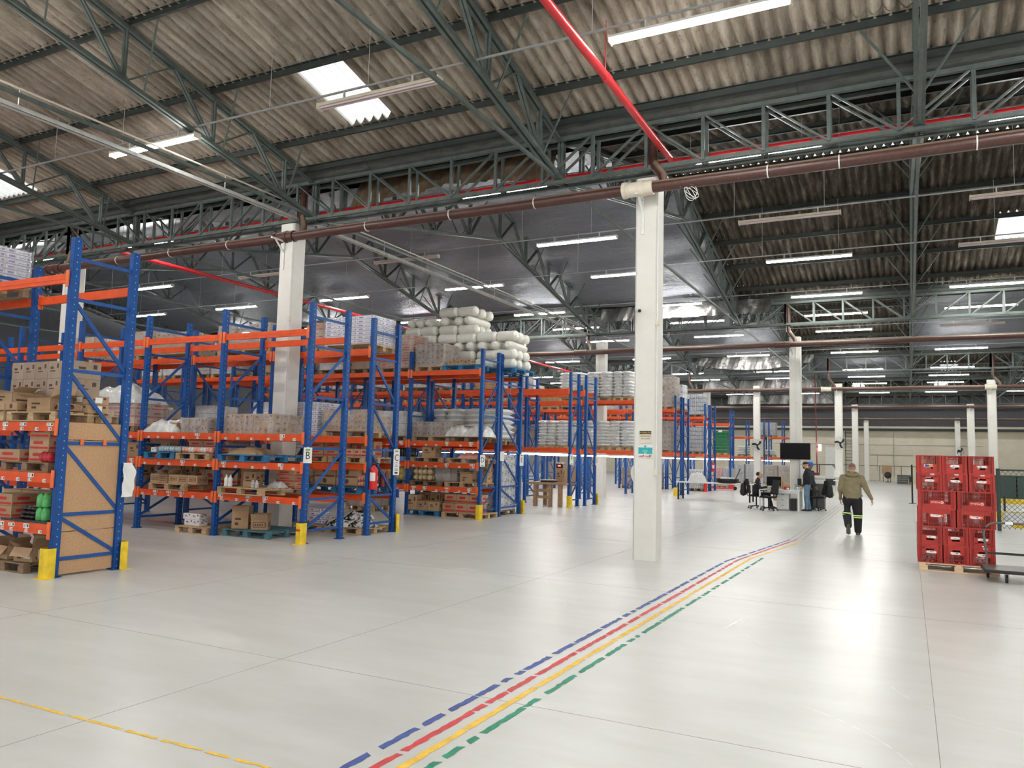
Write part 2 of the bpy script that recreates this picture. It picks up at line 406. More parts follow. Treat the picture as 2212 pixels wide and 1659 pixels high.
for i in range(5):
    rg = ridge(i); half = rg - VAL[i]
    for far in (0, 1):
        b = MB(); nc = int(math.ceil((half - 0.35) / CL))
        for c in range(nc):
            d0, d1 = 0.36 + (1.0 if c else 0) * (CL * c - 0.36 + 1.35 - CL + 0.36), min(half, 1.35 + CL * c + 0.09)
            d0 = 0.36 if c == 0 else 1.35 + CL * (c - 1) - 0.10
            if d0 >= half: continue
            yl, yh = (VAL[i + 1] - d0, VAL[i + 1] - d1) if far else (VAL[i] + d0, VAL[i] + d1)
            x = XL; res = 8 if i < 2 else 4
            for (s0, s1) in sorted(SKYL.get((i, far, c), [])):
                corr(b, x, s0, yl, yh, 0, res); x = s1
                k = MB(); corr(k, s0, s1, yl, yh, 0, 6); skb.append(k)
            corr(b, x, XR, yl, yh, 0, res)
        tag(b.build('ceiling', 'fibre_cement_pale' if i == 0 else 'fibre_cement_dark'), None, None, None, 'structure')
for n_, k in enumerate(skb): tag(k.build('window_%d' % (n_ + 1), 'skylight_sheet'), None, None, None, 'structure')

# purlins (C section) under the sheets, structure of the roof
for i in range(5):
    rg = ridge(i); half = rg - VAL[i]
    for far in (0, 1):
        for c in range(int((half - 1.35) / CL) + 2):
            d = 0.45 if c == 0 else 1.35 + CL * (c - 1)
            if d > half - 0.15: continue
            y = VAL[i + 1] - d if far else VAL[i] + d
            z = roof_z(y) - 0.045
            b = MB(); sgn = 1 if far else -1
            b.b2((XL, y - 0.004, z - 0.135), (XR, y + 0.004, z)); b.b2((XL, y - 0.055, z - 0.006), (XR, y, z)); b.b2((XL, y - 0.055, z - 0.141), (XR, y, z - 0.135))
            tag(b.build('ceiling_beam', 'green_steel_dark'), None, None, None, 'structure')

# foil insulation lined under some roof fields
def foil(name, x0, x1, i, mt, seed):
    rn = random.Random(seed); ph = [rn.uniform(0, 6) for _ in range(8)]
    b = MB(); y0, y1 = VAL[i] + 0.9, VAL[i + 1] - 0.9
    def fn(u, v):
        x = x0 + (x1 - x0) * u; y = y0 + (y1 - y0) * v
        d = min(y - VAL[i], VAL[i + 1] - y)
        sag = -0.05 * abs(math.sin((d - 1.35) / CL * PI)) - 0.02 * math.sin(x * 1.7 + ph[0]) * math.sin(y * 2.3 + ph[1]) - 0.012 * math.sin(x * 4.1 + y * 1.3 + ph[2]) - 0.01 * math.sin(y * 6 + x * 2 + ph[3])
        return (x, y, roof_z(y, -0.22) + sag)
    b.grid(fn, int((x1 - x0) * 3), int((y1 - y0) * 4))
    tag(b.build(name, mt), None, None, None, 'structure')
foil('ceiling_foil', -39, -6.05, 1, 'foil_blue', 1)
foil('ceiling_foil', -39, -6.05, 2, 'foil_blue', 2)
foil('ceiling_foil', 0.35, 13.5, 2, 'foil_blue', 3)
foil('ceiling_foil', -39, 0.15, 3, 'foil_blue', 4)
foil('ceiling_foil', -39, -6.05, 4, 'foil_blue', 5)
def flap(label, x0, x1, y, ztop, drop, seed, sag=0.0, mt='foil_bright'):
    rn = random.Random(seed); ph = [rn.uniform(0, 6) for _ in range(6)]
    b = MB()
    def fn(u, v):
        x = x0 + (x1 - x0) * u
        yy = y + 0.07 * math.sin(x * 5 + ph[0] + v * 2) + 0.05 * math.sin(x * 11 + ph[1] - v * 3) * v + 0.03 * math.sin(x * 23 + ph[2] + v * 5)
        return (x, yy - 0.25 * v, ztop - drop * v * (1 - sag * (2 * u - 1) ** 2))
    b.grid(fn, int((x1 - x0) * 14), 8)
    tag(b.build('foil_flap', mt), label, 'insulation foil')
flap('silver foil curtain hanging above the second pipe behind the signed column', -11.6, -4.6, 31.05, 8.06, 0.6, 1)
flap('silver foil curtain hanging over the third pipe left of the screen column', -12.0, -4.9, 48.95, 8.08, 0.85, 2, 0.5)
flap('bright foil sheet hanging over the fourth pipe behind the seated person', -15.0, -6.2, 64.05, 8.06, 0.9, 3)
flap('pale foil sheet hanging near the ladder wall above the fifth pipe', -16.0, -6.2, 79.1, 8.06, 0.9, 4)
flap('brown paper faced foil sagging under the roof opening behind the first girder', -11.6, -6.4, 14.4, 8.22, 0.55, 5, -0.5, 'kraft_paper')

# walls: far end wall; the dock sides (right and behind) stand open under an upper wall
wb = MB(); wb.b2((-44, 81.6, 0), (30, 81.9, 5.15)); tag(wb.build('wall_back', 'cream_blockwork'), 'cream painted block wall at the far end', None, None, 'structure')
wb = MB(); wb.b2((-44, 81.65, 5.15), (30, 81.9, 8.6)); tag(wb.build('wall_back_upper', 'painted_gloom'), 'dark panel painted for the gloomy roof zone above the far wall', None, None, 'structure')  # added panel, its colour carries the darkness of the roof zone
wb = MB(); wb.b2((-41, -12, 0), (-40.7, 81.6, 10.8)); tag(wb.build('wall_left', 'painted_gloom'), None, None, None, 'structure')  # coloured dark for the unlit depth beyond the racks
wb = MB(); wb.b2((14.0, 24, 0), (14.3, 81.6, 10.8)); wb.b2((14.0, -12, 6.0), (14.3, 24, 11)); tag(wb.build('wall_right', 'cream_blockwork'), None, None, None, 'structure')
wb = MB(); wb.b2((-40, -4.9, 6.2), (14, -4.6, 9)); tag(wb.build('wall_front', 'cream_blockwork'), None, None, None, 'structure')
wb = MB(); wb.b2((-40, 81.2, 4.72), (13.9, 81.6, 4.94)); tag(wb.build('trim_2', 'black'), 'dark channel along the top of the far wall', None, None, 'structure')
wb = MB(); wb.b2((-40, 79.6, 7.9), (XR, 82, 8.0)); tag(wb.build('ceiling_end', 'fibre_cement_dark'), None, None, None, 'structure')

# ------------------------------------------------------------------ columns
ROWN = ['', 'nearest column row', 'second column row', 'third column row', 'fourth column row', 'far wall']
def column(x, y, h, label, w_=0.42, chamfer=0.035):
    root = thing('column', label, 'column', (x, y, 0)); root['kind'] = 'thing'
    a = w_ / 2; c = chamfer
    poly = [(-a + c, -a), (a - c, -a), (a, -a + c), (a, a - c), (a - c, a), (-a + c, a), (-a, a - c), (-a, -a + c)]
    b = MB(); b.prism(poly, 0, h, 'z'); b.build('shaft', 'white_column_paint', root)
    return root
def conduit_on(root, x, z0, z1, r=0.014):
    b = MB(); b.tube([(x, -0.235, z0), (x, -0.235, z1)], r, 6); b.build('conduit', 'white_plastic', root)
    b = MB()
    for z in (z0, (z0 + z1) / 2 + 0.3): b.box((x, -0.235, z), (0.06, 0.05, 0.1))
    b.build('junction_box', 'aged_cream_plastic', root)
def bracket_on(root, zp):
    """white angle bracket carrying the drain pipe, front face"""
    b = MB(); b.bar((-0.06, -0.23, zp - 0.75), (-0.06, -0.23, zp - 0.12), 0.045, 0.02, (0, 1, 0)); b.bar((-0.06, -0.62, zp - 0.10), (-0.06, -0.2, zp - 0.10), 0.045, 0.03); b.bar((-0.06, -0.5, zp - 0.11), (-0.06, -0.23, zp - 0.36), 0.04, 0.02)
    b.build('pipe_bracket', 'white_paint', root)
colA = column(-4.19, 13.66, 6.93, 'white concrete column carrying safety notices, standing alone in the aisle')
colB = column(-12.57, 13.33, 6.93, 'white concrete column rising between rack ends beside the B sign')
colC = column(-21.0, 13.66, 6.93, 'white concrete column seen behind the near rack at far left')
for c_ in (colA, colB, colC): bracket_on(c_, 6.62)
col2a = column(-11.9, 31.9, 6.75, 'white concrete column standing beside the far stack of white sacks')
col2b = column(-3.87, 31.9, 6.6, 'white concrete column carrying the black screen beside the desk')
col3a = column(-3.62, 49.6, 6.35, 'white column carrying a wall fan and towel dispenser')
col3b = column(4.12, 49.6, 6.42, 'white column rising behind the right end of the red crates')
col3c = column(-8.3, 49.6, 6.3, 'white column with a wall fan behind the seated person', 0.38)
col3d = column(-12.6, 55.0, 6.4, 'white column standing behind the stacked bottle packs', 0.42)
col4a = column(-3.58, 64.7, 6.1, 'white column standing directly behind the walking person')
col4b = column(4.05, 64.7, 6.1, 'white column behind the middle of the red crates', 0.45)
col5a = column(-3.45, 79.8, 5.85, 'slim white column against the far wall left of the brown board', 0.42)
col5b = column(3.95, 79.8, 5.85, 'slim pale column against the far wall above the red crates', 0.42)
for c_, z in ((col2a, 6.25), (col2b, 6.25), (col3a, 6.03), (col3b, 6.0), (col4a, 5.9), (col4b, 5.9), (col5a, 5.7), (col5b, 5.7)): bracket_on(c_, z)
conduit_on(colA, 0.225, 1.55, 6.3); conduit_on(colB, 0.2, 2.35, 6.5); conduit_on(col2b, 0.05, 1.2, 6.2)

# ------------------------------------------------------------------ roof trusses, one gable per bay and line
BAYN = ['nearest roof bay', 'second roof bay', 'third roof bay', 'fourth roof bay', 'farthest roof bay']
LINEN = {0.25: 'seen edge-on', -5.95: 'on the line left of the signed column', -12.15: 'on the line of the B sign column', -18.35: 'on the fourth line leftward',
         -24.55: 'on the fifth line leftward', -30.75: 'on the sixth line leftward', -36.9: 'at the left wall', 6.45: 'beyond the red crates'}
def truss(i, x, detailed):
    root = thing('roof_truss', 'green lattice truss of the %s, %s' % (BAYN[i], LINEN[x]), 'roof truss', (x, 0, 0), 0, 'green roof trusses')
    y0, y1 = VAL[i] + 0.05, VAL[i + 1] - 0.05; rg = ridge(i)
    zb = lambda y: 7.13 + 0.205 * min(y - y0, y1 - y)
    zt = lambda y: roof_z(y) - 0.21
    for nm, zf, ys in (('bottom_chord', zb, (y0, rg, y1)), ('top_chord', zt, (y0 + 0.75, rg, y1 - 0.75))):
        b = MB()
        for s_ in (-0.052, 0.052):
            for a, c in zip(ys, ys[1:]): b.bar((s_, a, zf(a)), (s_, c, zf(c)), 0.06, 0.075)
        b.build(nm, 'green_steel', root)
    webs = []; half = rg - y0; n = 9; dy = half / n
    for sgn in (1, -1):
        Y = lambda k: (y0 + dy * k) if sgn > 0 else (y1 - dy * k)
        for k in range(1, n):
            y = Y(k)
            if k % 2: webs.append(('diagonal', (Y(k), zb(Y(k))), (Y(k + 1), zt(Y(k + 1))))); webs.append(('vertical', (Y(k), zb(Y(k))), (Y(k) , zt(Y(k)))))
            else: webs.append(('diagonal', (Y(k), zt(Y(k))), (Y(k + 1), zb(Y(k + 1)))))
        webs.append(('knee_brace', (Y(0), 7.9), (y0 + 0.75 if sgn > 0 else y1 - 0.75, zt(y0 + 0.75))))
        webs.append(('end_post', (Y(0), 7.05), (Y(0), 7.95)))
    webs.append(('vertical', (rg, zb(rg)), (rg, zt(rg))))
    allb = MB()
    for nm, p, q in webs:
        b = MB() if detailed else allb
        for s_ in (-0.035, 0.035): b.bar((s_, *p), (s_, *q), 0.03, 0.05, (1, 0, 0))
        if detailed: b.build(nm, 'green_steel', root)
    for far in (0, 1):      # flange braces from the purlins down to the bottom chord, both sides
        for c in range(1, 5):
            d = 1.35 + CL * (c - 1)
            if d > half - 0.4: continue
            y = VAL[i + 1] - d if far else VAL[i] + d
            yb = y + (0.35 if far else -0.35)
            for s_ in (-1, 1):
                b = MB() if detailed else allb
                b.bar((0.06 * s_, yb, zb(yb) + 0.0), (0.78 * s_, y, roof_z(y) - 0.19), 0.03, 0.03)
                if detailed: b.build('flange_brace', 'green_steel', root)
    if not detailed: allb.build('lattice', 'green_steel', root)
    b = MB(); b.bar((0, y0, 7.16), (0, y1, 7.16), 0.05, 0.06); b.build('tie_bar', 'green_steel', root)
for i in range(5):
    for x in TRX:
        if i == 0 and x < -30: continue
        truss(i, x, i < 2 and -20 < x < 1)

# ------------------------------------------------------------------ valley girders (twin lattice) between columns, gutters, pipes
CX = [-37.6, -29.3, -21.0, -12.57, -4.19, 4.12, 12.4]
SPN = ['at the left wall', 'fifth span leftward', 'fourth span leftward', 'left of the B sign column line', 'left of the signed column line', 'right of the signed column line', 'above the red crates']
for r in range(1, 6):
    for k in range(6):
        xa, xb = CX[k], CX[k + 1]; det = (r == 1 and k >= 2)
        root = thing('valley_girder', 'lattice girder under the %s gutter, %s' % (['', 'nearest', 'second', 'third', 'fourth', 'farthest'][r], SPN[k]), 'girder', (0, VAL[r], 0), 0, 'green valley girders')
        zb, zt = 7.09, 7.93
        for nm, z in (('bottom_chord', zb), ('top_chord', zt)):
            b = MB()
            for y in (-0.15, 0.15): b.b2((xa, y - 0.04, z - 0.045), (xb, y + 0.04, z - 0.035)); b.b2((xa, y - 0.005, z - 0.04), (xb, y + 0.005, z + 0.045))
            b.build(nm, 'green_steel', root)
        n = 8; dx = (xb - xa) / n; allb = MB()
        for j in range(n + 1):
            x = xa + dx * j; b = MB() if det else allb
            for y in (-0.15, 0.15): b.b2((x - 0.03, y - 0.025, zb), (x + 0.03, y + 0.025, zt))
            if det and j < n: b.build('vertical', 'green_steel', root)
            if j < n:
                b = MB() if det else allb
                p, q = ((x, zt), (x + dx, zb)) if j < n / 2 else ((x, zb), (x + dx, zt))
                for y in (-0.15, 0.15): b.bar((p[0], y, p[1]), (q[0], y, q[1]), 0.03, 0.055, (0, 1, 0))
                if det: b.build('diagonal', 'green_steel', root)
        if not det: allb.build('lattice', 'green_steel', root)
NTH = ['', 'nearest', 'second', 'third', 'fourth', 'farthest']
for r in range(1, 6):
    y = VAL[r]
    root = thing('rain_gutter', 'dark grey round bottomed gutter along the %s roof valley' % NTH[r], 'gutter', (0, y, 0))
    b = MB(); prof = [(-0.36, 8.36), (-0.34, 8.36)] ; n = 12
    outer = [(-0.36 * math.cos(t * PI / n), 8.28 - 0.30 * math.sin(t * PI / n)) for t in range(n + 1)]
    poly = [(-0.36, 8.42)] + outer + [(0.36, 8.42), (0.33, 8.42)] + [(0.33 * math.cos(t * PI / n), 8.30 - 0.28 * math.sin(t * PI / n)) for t in range(n + 1)] + [(-0.33, 8.42)]
    vs = []; k = len(poly)
    for x in (XL, XR): vs += [(x, p[0], p[1]) for p in poly]
    b.add(vs, [(i, (i + 1) % k, k + (i + 1) % k, k + i) for i in range(k)], False); b.build('trough', 'gutter_grey', root)
    if r < 3:
        for x in [a for a in (-33, -27, -21.3, -17.6, -14.6, -12.8, -10.5, -8.6, -6.6, -4.9, -3.35, -1.55, 0.35, 2.2)]:
            b = MB(); b.tube([(x, -0.375 * math.cos(t * PI / 8), 8.29 - 0.315 * math.sin(t * PI / 8)) for t in range(9)], 0.014, 5); b.bar((x, -0.372, 8.25), (x, -0.372, 8.46), 0.03, 0.012, (1, 0, 0)); b.build('hanger', 'gutter_grey', root)
PZ = [0, 6.62, 6.24, 6.02, 5.89, 5.72]
for r in range(1, 6):
    y = VAL[r] - 0.42; z = PZ[r]; rad = 0.105
    root = thing('drain_pipe', 'brown drain pipe running along the %s column row' % NTH[r], 'pipe', (0, y, z))
    b = MB()
    xs = [XL + (XR - 0.1 - XL) * k / 60 for k in range(61)]
    b.tube([(x, 0, 0.006 * math.sin(x * 1.1)) for x in xs], rad, 14); b.build('pipe', 'brown_pvc', root)
    if r < 4:
        for cx, cl in ((-4.19, 'w'), (-12.57, 'b'), (-21.0, 'b'), (4.12, 'w')):
            wh = cl == 'w' and r in (1, 3)
            b = MB(); b.tube([(cx - 0.30, 0, 0), (cx + 0.22, 0, 0)], rad + 0.028, 14); b.tube([(cx - 0.34, 0, 0), (cx - 0.27, 0, 0)], rad + 0.045, 14); b.tube([(cx - 0.02, 0, 0), (cx + 0.05, 0, 0)], rad + 0.04, 14)
            o = b.build('coupling', 'aged_cream_plastic' if wh else 'brown_pvc', root)
            if wh: o['label'] = 'cream pipe coupling'
            b = MB(); q = lambda t: (cx + 0.28, 0.42 * t, 0)
            b.tube([(cx + 0.42, 0.02, 0.02), (cx + 0.36, 0.12, 0.22), (cx + 0.16, 0.30, 0.50), (cx + 0.10, 0.36, 0.62), (cx + 0.10, 0.40, 1.75 + 6.62 - PZ[r] - 0.25)], 0.085, 12); b.build('downpipe', 'brown_pvc', root)
    if r == 1:
        for x in (-34, -29, -26, -23.5, -18.4, -16.4, -14.4, -10.3, -8.2, -6.3, -2.0, -0.9, 1.0):
            b = MB(); b.tube([(x - 0.01, 0, -0.0), (x + 0.01, 0, 0)], rad + 0.006, 14); b.build('strap', 'white_plastic', root); b = MB(); b.bar((x, 0, 0.1), (x, 0.12, 1.3), 0.006, 0.006); b.build('hanger_rod', 'gutter_grey', root)

# red sprinkler pipes: a main behind the first girder with branches running away from it
rs = thing('sprinkler_pipe', 'red sprinkler main running behind the nearest girder', 'pipe', (0, 14.0, 7.36))
b = MB(); b.tube([(XL, 0, 0), (XR - 0.1, 0, 0)], 0.068, 10); b.build('pipe', 'red_pipe', rs)
for x, ya, yb, lab in ((-3.85, 1.0, 13.95, 'red sprinkler branch pipe slanting across the roof at top centre'), (-20.3, 14.05, 49.0, 'red sprinkler branch pipe crossing the foil roof behind the left racks')):
    rs = thing('sprinkler_pipe', lab, 'pipe', (x, 0, 7.36))
    b = MB(); b.tube([(0, ya, 0.0), (0, yb, 0)], 0.062, 10); b.build('pipe', 'red_pipe', rs)
    b = MB()
    for k in range(1, int((yb - ya) / 3.1)): yy = ya + 3.1 * k; b.tube([(0, yy, 0), (0, yy + 0.14, 0)], 0.072, 10); b.tube([(0, yy, 0.05), (0, yy, 0.85)], 0.006, 4)
    b.build('coupling', 'red_pipe', rs)

# cable tray along the line of the B column, with its conduit above
for ya, yb, lab in ((-2.0, 13.3, 'long pale cable tray hung from the near roof, sloping across the top left'), (14.0, 31.4, 'pale cable tray hung under the foil roof toward the sack stacks')):
    t = thing('cable_tray', lab, 'cable tray', (-12.5, 0, 7.08))
    b = MB(); b.b2((-0.05, ya, -0.03), (0.05, yb, -0.022)); b.b2((-0.05, ya, -0.03), (-0.044, yb, 0.05)); b.b2((0.044, ya, -0.03), (0.05, yb, 0.05)); b.build('channel', 'galvanised', t)
    for k in range(int((yb - ya) / 2.1)):
        b = MB(); y = ya + 0.6 + 2.1 * k; b.tube([(0, y, 0.0), (0, y, 0.32)], 0.008, 5); b.box((0, y, 0.02), (0.12, 0.03, 0.03)); b.build('hanger', 'galvanised', t)
    b = MB(); b.tube([(0.02, ya, 0.33), (0.02, yb, 0.33)], 0.018, 6); b.build('conduit', 'aged_cream_plastic', t)

# ------------------------------------------------------------------ tube lights on suspended rails
LZ = 7.95
def make_light(lit):
    t = thing('tube_light', 'x', 'tube light')
    b = MB(); b.prism([(-0.075, -0.005), (-0.05, 0.045), (0.05, 0.045), (0.075, -0.005), (0.06, -0.012), (-0.06, -0.012)], -1.22, 1.22, 'x')
    b.build('housing', 'white_plastic' if lit else 'aged_cream_plastic', t)
    for s_ in (-0.035, 0.035):
        b = MB(); b.tube([(-1.2, s_, -0.035), (1.2, s_, -0.035)], 0.019, 8); b.build('tube', 'tube_lit' if lit else 'tube_unlit', t)
    for s_ in (-1.225, 1.225):
        b = MB(); b.b2((s_ - 0.008, -0.08, -0.06), (s_ + 0.008, 0.08, 0.05)); b.build('end_cap', 'aged_cream_plastic', t)
    for s_ in (-0.7, 0.7):
        b = MB(); b.b2((s_ - 0.015, -0.015, 0.045), (s_ + 0.015, 0.015, 0.17)); b.build('hanger', 'galvanised', t)
    return t
LIT, UNLIT = make_light(True), make_light(False); first = {True: LIT, False: UNLIT}
BAYC = {8.6: 'beyond the red crates', 2.6: 'right of the edge-on truss', -2.6: 'left of the edge-on truss', -8.4: 'over the rack ends', -14.3: 'over second rack bay', -20.4: 'over third rack bay', -26.4: 'over fourth rack bay', -32.2: 'near left wall'}
NEARX = {-2.6: -2.45, -8.4: -7.75, -14.3: -13.2}
LROWS = [(1.4, 'rail over the camera end, unseen'), (5.8, 'second near roof rail, unseen'), (10.0, 'lowest near roof rail'), (15.7, 'rail behind nearest girder'), (20.3, 'rail before second ridge'), (24.7, 'rail past second ridge'), (30.5, 'rail before second pipe'),  # first two rows: unseen, added to even out the floor light
         (34.7, 'rail behind second pipe'), (39.2, 'rail before third ridge'), (43.5, 'rail past third ridge'), (47.3, 'rail before third pipe'), (56.5, 'rail before fourth ridge'),
         (61.5, 'rail before fourth pipe'), (67.0, 'rail behind fourth pipe'), (76.0, 'rail nearest far wall')]
OFF = {(10.0, -8.4), (20.3, -14.3), (20.3, -2.6), (24.7, 2.6), (20.3, 2.6), (39.2, 2.6), (15.7, -14.3), (20.3, -20.4)}
for (y, rn_) in LROWS:
    t = thing('light_rail', 'thin metal light %s' % rn_, 'light rail', (0, y, (LZ if y > 12 else 7.72) + 0.18))
    b = MB(); b.b2((XL + 1, -0.014, -0.014), (XR - 1, 0.014, 0.014)); b.build('rail', 'grey_metal', t)
    if y < 31:
        for x in TRX:
            for dx in (-2.0, 2.0):
                b = MB(); b.tube([(x + dx, 0, 0), (x + dx, 0, roof_z(y) - t.location.z - 0.1)], 0.006, 4); b.build('hanger', 'galvanised', t)
    for cx in BAYC:
        if y < 12 and cx < -22: continue
        on = (y, cx) not in OFF; lab = '%s tube light %s, %s' % ('lit' if on else 'unlit', BAYC[cx], rn_)
        if first[on]: o = first[on]; first[on] = None; o['label'] = lab; o.location = (NEARX.get(cx, cx) if y < 12 else cx, y, LZ if y > 12 else 7.72)
        else: o = copy_tree(LIT if on else UNLIT, None, (NEARX.get(cx, cx) if y < 12 else cx, y, LZ if y > 12 else 7.72), None, lab)
# ------------------------------------------------------------------ pallet racks
POST_H = 4.70
pb = MB()
pb.b2((-0.045, -0.055, 0), (-0.040, 0.055, POST_H)); pb.b2((-0.045, -0.055, 0), (0.045, -0.049, POST_H)); pb.b2((-0.045, 0.049, 0), (0.045, 0.055, POST_H)); pb.b2((0.038, -0.055, 0), (0.045, 0.055, POST_H))
UPRIGHT = pb.mesh('upright', 'rack_blue_post')
pb = MB(); pb.b2((-0.08, -0.085, 0), (0.08, 0.085, 0.008))
for a in (-0.055, 0.055):
    for c in (-0.065, 0.065): pb.lathe([(0.014, 0.008), (0.014, 0.022), (0.0, 0.022)], 6, (a, c, 0), False)
FOOT = pb.mesh('foot_plate', 'rack_blue')
pb = MB(); pb.b2((-0.04, -0.026, -0.02), (0.04, 0.026, 0.02)); BOLT = pb.mesh('bolt', 'galvanised')
LATT = {}
def lattice(dep, flip, plain):
    key = (round(dep, 2), flip, plain)
    if key not in LATT:
        zs = [0.24, 0.84, 1.82, 2.83, 3.83, 4.41]; out = []
        a, c = 0.03, dep - 0.03
        for z in zs: out.append(('horizontal_brace', (0, a, z), (0, c, z)))
        for z0, z1 in zip(zs, zs[1:-1]): out.append(('diagonal_brace', (0, a if not flip else c, z1 - 0.03), (0, c if not flip else a, z0 + 0.03)))
        if plain:
            b = MB()
            for _, p, q in out: b.bar(p, q, 0.03, 0.04)
            for y in (0, dep): b.b2((-0.045, y - 0.055, 0), (0.045, y + 0.055, POST_H)); b.b2((-0.08, y - 0.08, 0), (0.08, y + 0.08, 0.008))
            LATT[key] = [('upright_frame', b.mesh('upright_frame', 'rack_blue'))]
        else:
            LATT[key] = []
            for nm, p, q in out:
                b = MB(); b.bar(p, q, 0.034, 0.042); b.bar(Vector(p) + Vector((0.012, 0, 0)), Vector(q) + Vector((0.012, 0, 0)), 0.012, 0.05)
                LATT[key].append((nm, b.mesh(nm, 'rack_blue')))
    return LATT[key]
def frame(root, x, dep, flip, plain, z=0):
    if plain:
        return put('upright_frame', lattice(dep, flip, True)[0][1], root, (x, 0, 0))
    f = put('upright_frame', UPRIGHT, root, (x, 0, 0))
    put('upright', UPRIGHT, f, (0, dep, 0))
    for y in (0, dep): put('foot_plate', FOOT, f, (0, y, 0))
    for nm, me in lattice(dep, flip, False): put(nm, me, f)
BEAM = {}
def beam_mesh(L):
    k = round(L, 3)
    if k not in BEAM:
        b = MB(); b.b2((-L / 2, -0.025, -0.13), (L / 2, 0.025, 0)); b.b2((-L / 2, -0.029, -0.075), (L / 2, -0.025, -0.06))
        m1 = b.mesh('beam', 'rack_orange')
        b = MB()
        b.b2((-0.032, -0.045, -0.19), (0.032, -0.030, 0.045)); b.b2((-0.004, -0.032, -0.19), (0.004, 0.02, 0.045))
        m2 = b.mesh('end_connector', 'rack_orange_plate')
        b = MB(); s_ = -1
        BEAM[k] = (m1, m2)
    return BEAM[k]
def make_sticker(w_, h_, seed):
    rn = random.Random(seed); b = MB(); b.b2((-w_ / 2, -0.0012, -h_ / 2), (w_ / 2, 0, h_ / 2)); b.m = 1
    b.b2((w_ * 0.18, -0.0018, -h_ * 0.3), (w_ * 0.4, -0.0012, h_ * 0.3))
    for k in range(3): b.b2((-w_ * 0.42, -0.0018, h_ * (0.22 - 0.26 * k)), (-w_ * 0.42 + w_ * rn.uniform(0.3, 0.52), -0.0012, h_ * (0.30 - 0.26 * k)))
    return b.mesh('shelf_label', ['paper', 'ink'])
STK = [make_sticker(0.075, 0.048, 1), make_sticker(0.13, 0.06, 2), make_sticker(0.15, 0.045, 3)]
RACKS = {}
def rack(key, label, xs, y0, y1, levels, flip=False, detail=2, rear=True, stickers=(), front_levels=None):
    """xs: frame positions from the aisle leftwards; levels: beam tops; detail: how many frames carry sub-parts"""
    root = thing('pallet_rack', label, 'pallet rack', (0, y0, 0)); dep = y1 - y0; rn = random.Random(sum(map(ord, key)))
    for i, x in enumerate(xs): frame(root, x, dep, flip, i >= detail)
    for i, (xa, xb) in enumerate(zip(xs, xs[1:])):
        L = abs(xb - xa) - 0.09; cx = (xa + xb) / 2
        for li, z in enumerate(levels):
            if z is None: continue
            m1, m2 = beam_mesh(L)
            for side in ((0, 1) if rear else (0,)):
                bm = put('beam', m1, root, (cx, -0.03 if side == 0 else dep + 0.03, z))
                if side: bm.rotation_euler = (0, 0, PI)
                if i < max(3, detail):
                    for s_ in (-1, 1): put('end_connector', m2, bm, (s_ * L / 2, 0, 0))
                if side == 0 and i < len(stickers) and li < 3:
                    n = stickers[i]; slots = [(k + 0.5) / n for k in range(n)]
                    for sx in slots:
                        px = -L / 2 + L * sx + rn.uniform(-0.05, 0.05)
                        st = rn.choice([0, 0, 0, 1, 2])
                        if st: put('shelf_label', STK[st], bm, (px, -0.0292, -0.035)); put('shelf_label', STK[0], bm, (px + rn.uniform(-0.03, 0.03), -0.0255, -0.098))
                        else: put('shelf_label', STK[0], bm, (px, -0.0255, -0.102))
    RACKS[key] = root
    return root
def run(x0, pitch, n): return [x0 - pitch * k for k in range(n + 1)]
XE = -10.38
rack('A', 'nearest blue and orange rack with chipboard end panel at far left', run(XE, 2.38, 5), 6.75, 7.68, [0.70, 1.40, 2.11, 4.19], False, 2, True, (7,))
rack('B', 'rack ending at the B sign, front of the first back-to-back pair', run(XE, 2.36, 6), 11.65, 12.74, [0.86, 1.52, 2.09, 4.16], True, 3, True, (6, 6, 5))
rack('C', 'rack ending at the C sign, rear of the first back-to-back pair', [XE, -13.25, -15.9, -18.5, -21.1, -23.7], 13.62, 14.55, [0.86, 1.52, 2.09, 4.02], False, 2)
rack('D', 'rack ending at the D sign, with wrapped loads and white rolls on top', run(-10.5, 2.38, 6), 18.75, 19.70, [0.83, 1.50, 2.10, 4.12], True, 2, True, (6, 5))
rack('E', 'rack ending at the E sign, back to back with the D rack', run(-10.55, 2.38, 6), 19.98, 21.28, [2.06, 4.15], False, 2)
rack('F', 'open rack ending at the F sign beside the wooden bench', run(-10.5, 2.4, 6), 25.1, 25.85, [2.04, 4.12], True, 2)
rack('G', 'open rack behind the F rack, its end upright by the G sign', run(-10.35, 2.4, 6), 26.2, 27.15, [None, 4.12], False, 2)
rack('H', 'rack carrying white sack stacks left of the signed column', run(-9.72, 2.4, 7), 30.1, 31.1, [2.02, 4.05], True, 1)
rack('I', 'blue rack with tall brown wrapped loads just right of the signed column', run(-9.72, 2.4, 5), 36.0, 37.05, [2.0, 4.05], True, 1)
rack('I2', 'blue rack directly behind the brown wrapped loads right of the signed column', run(-9.72, 2.4, 5), 37.45, 38.4, [2.0, 4.05], False, 1)
rack('J', 'rack holding bottle packs, its end guarded by a red post protector', run(-9.72, 2.4, 5), 42.0, 42.95, [1.98, 4.0], True, 1)
rack('K', 'rack back to back behind the bottle pack rack', run(-9.72, 2.4, 5), 43.3, 44.4, [1.98, 4.0], False, 1)
rack('L', 'rack holding the green crate stack', run(-9.5, 2.4, 4), 47.6, 48.5, [1.98, 3.9], True, 1)
rack('M', 'far orange beamed rack left of the wall fan column behind the desk', [-9.6, -10.9, -12.15], 60.5, 61.6, [1.95, 3.45], True, 0)
rack('N', 'far orange beamed rack right of the seated person fan column', [-7.7, -8.3, -9.25], 60.5, 61.6, [1.95, 3.45], True, 0)
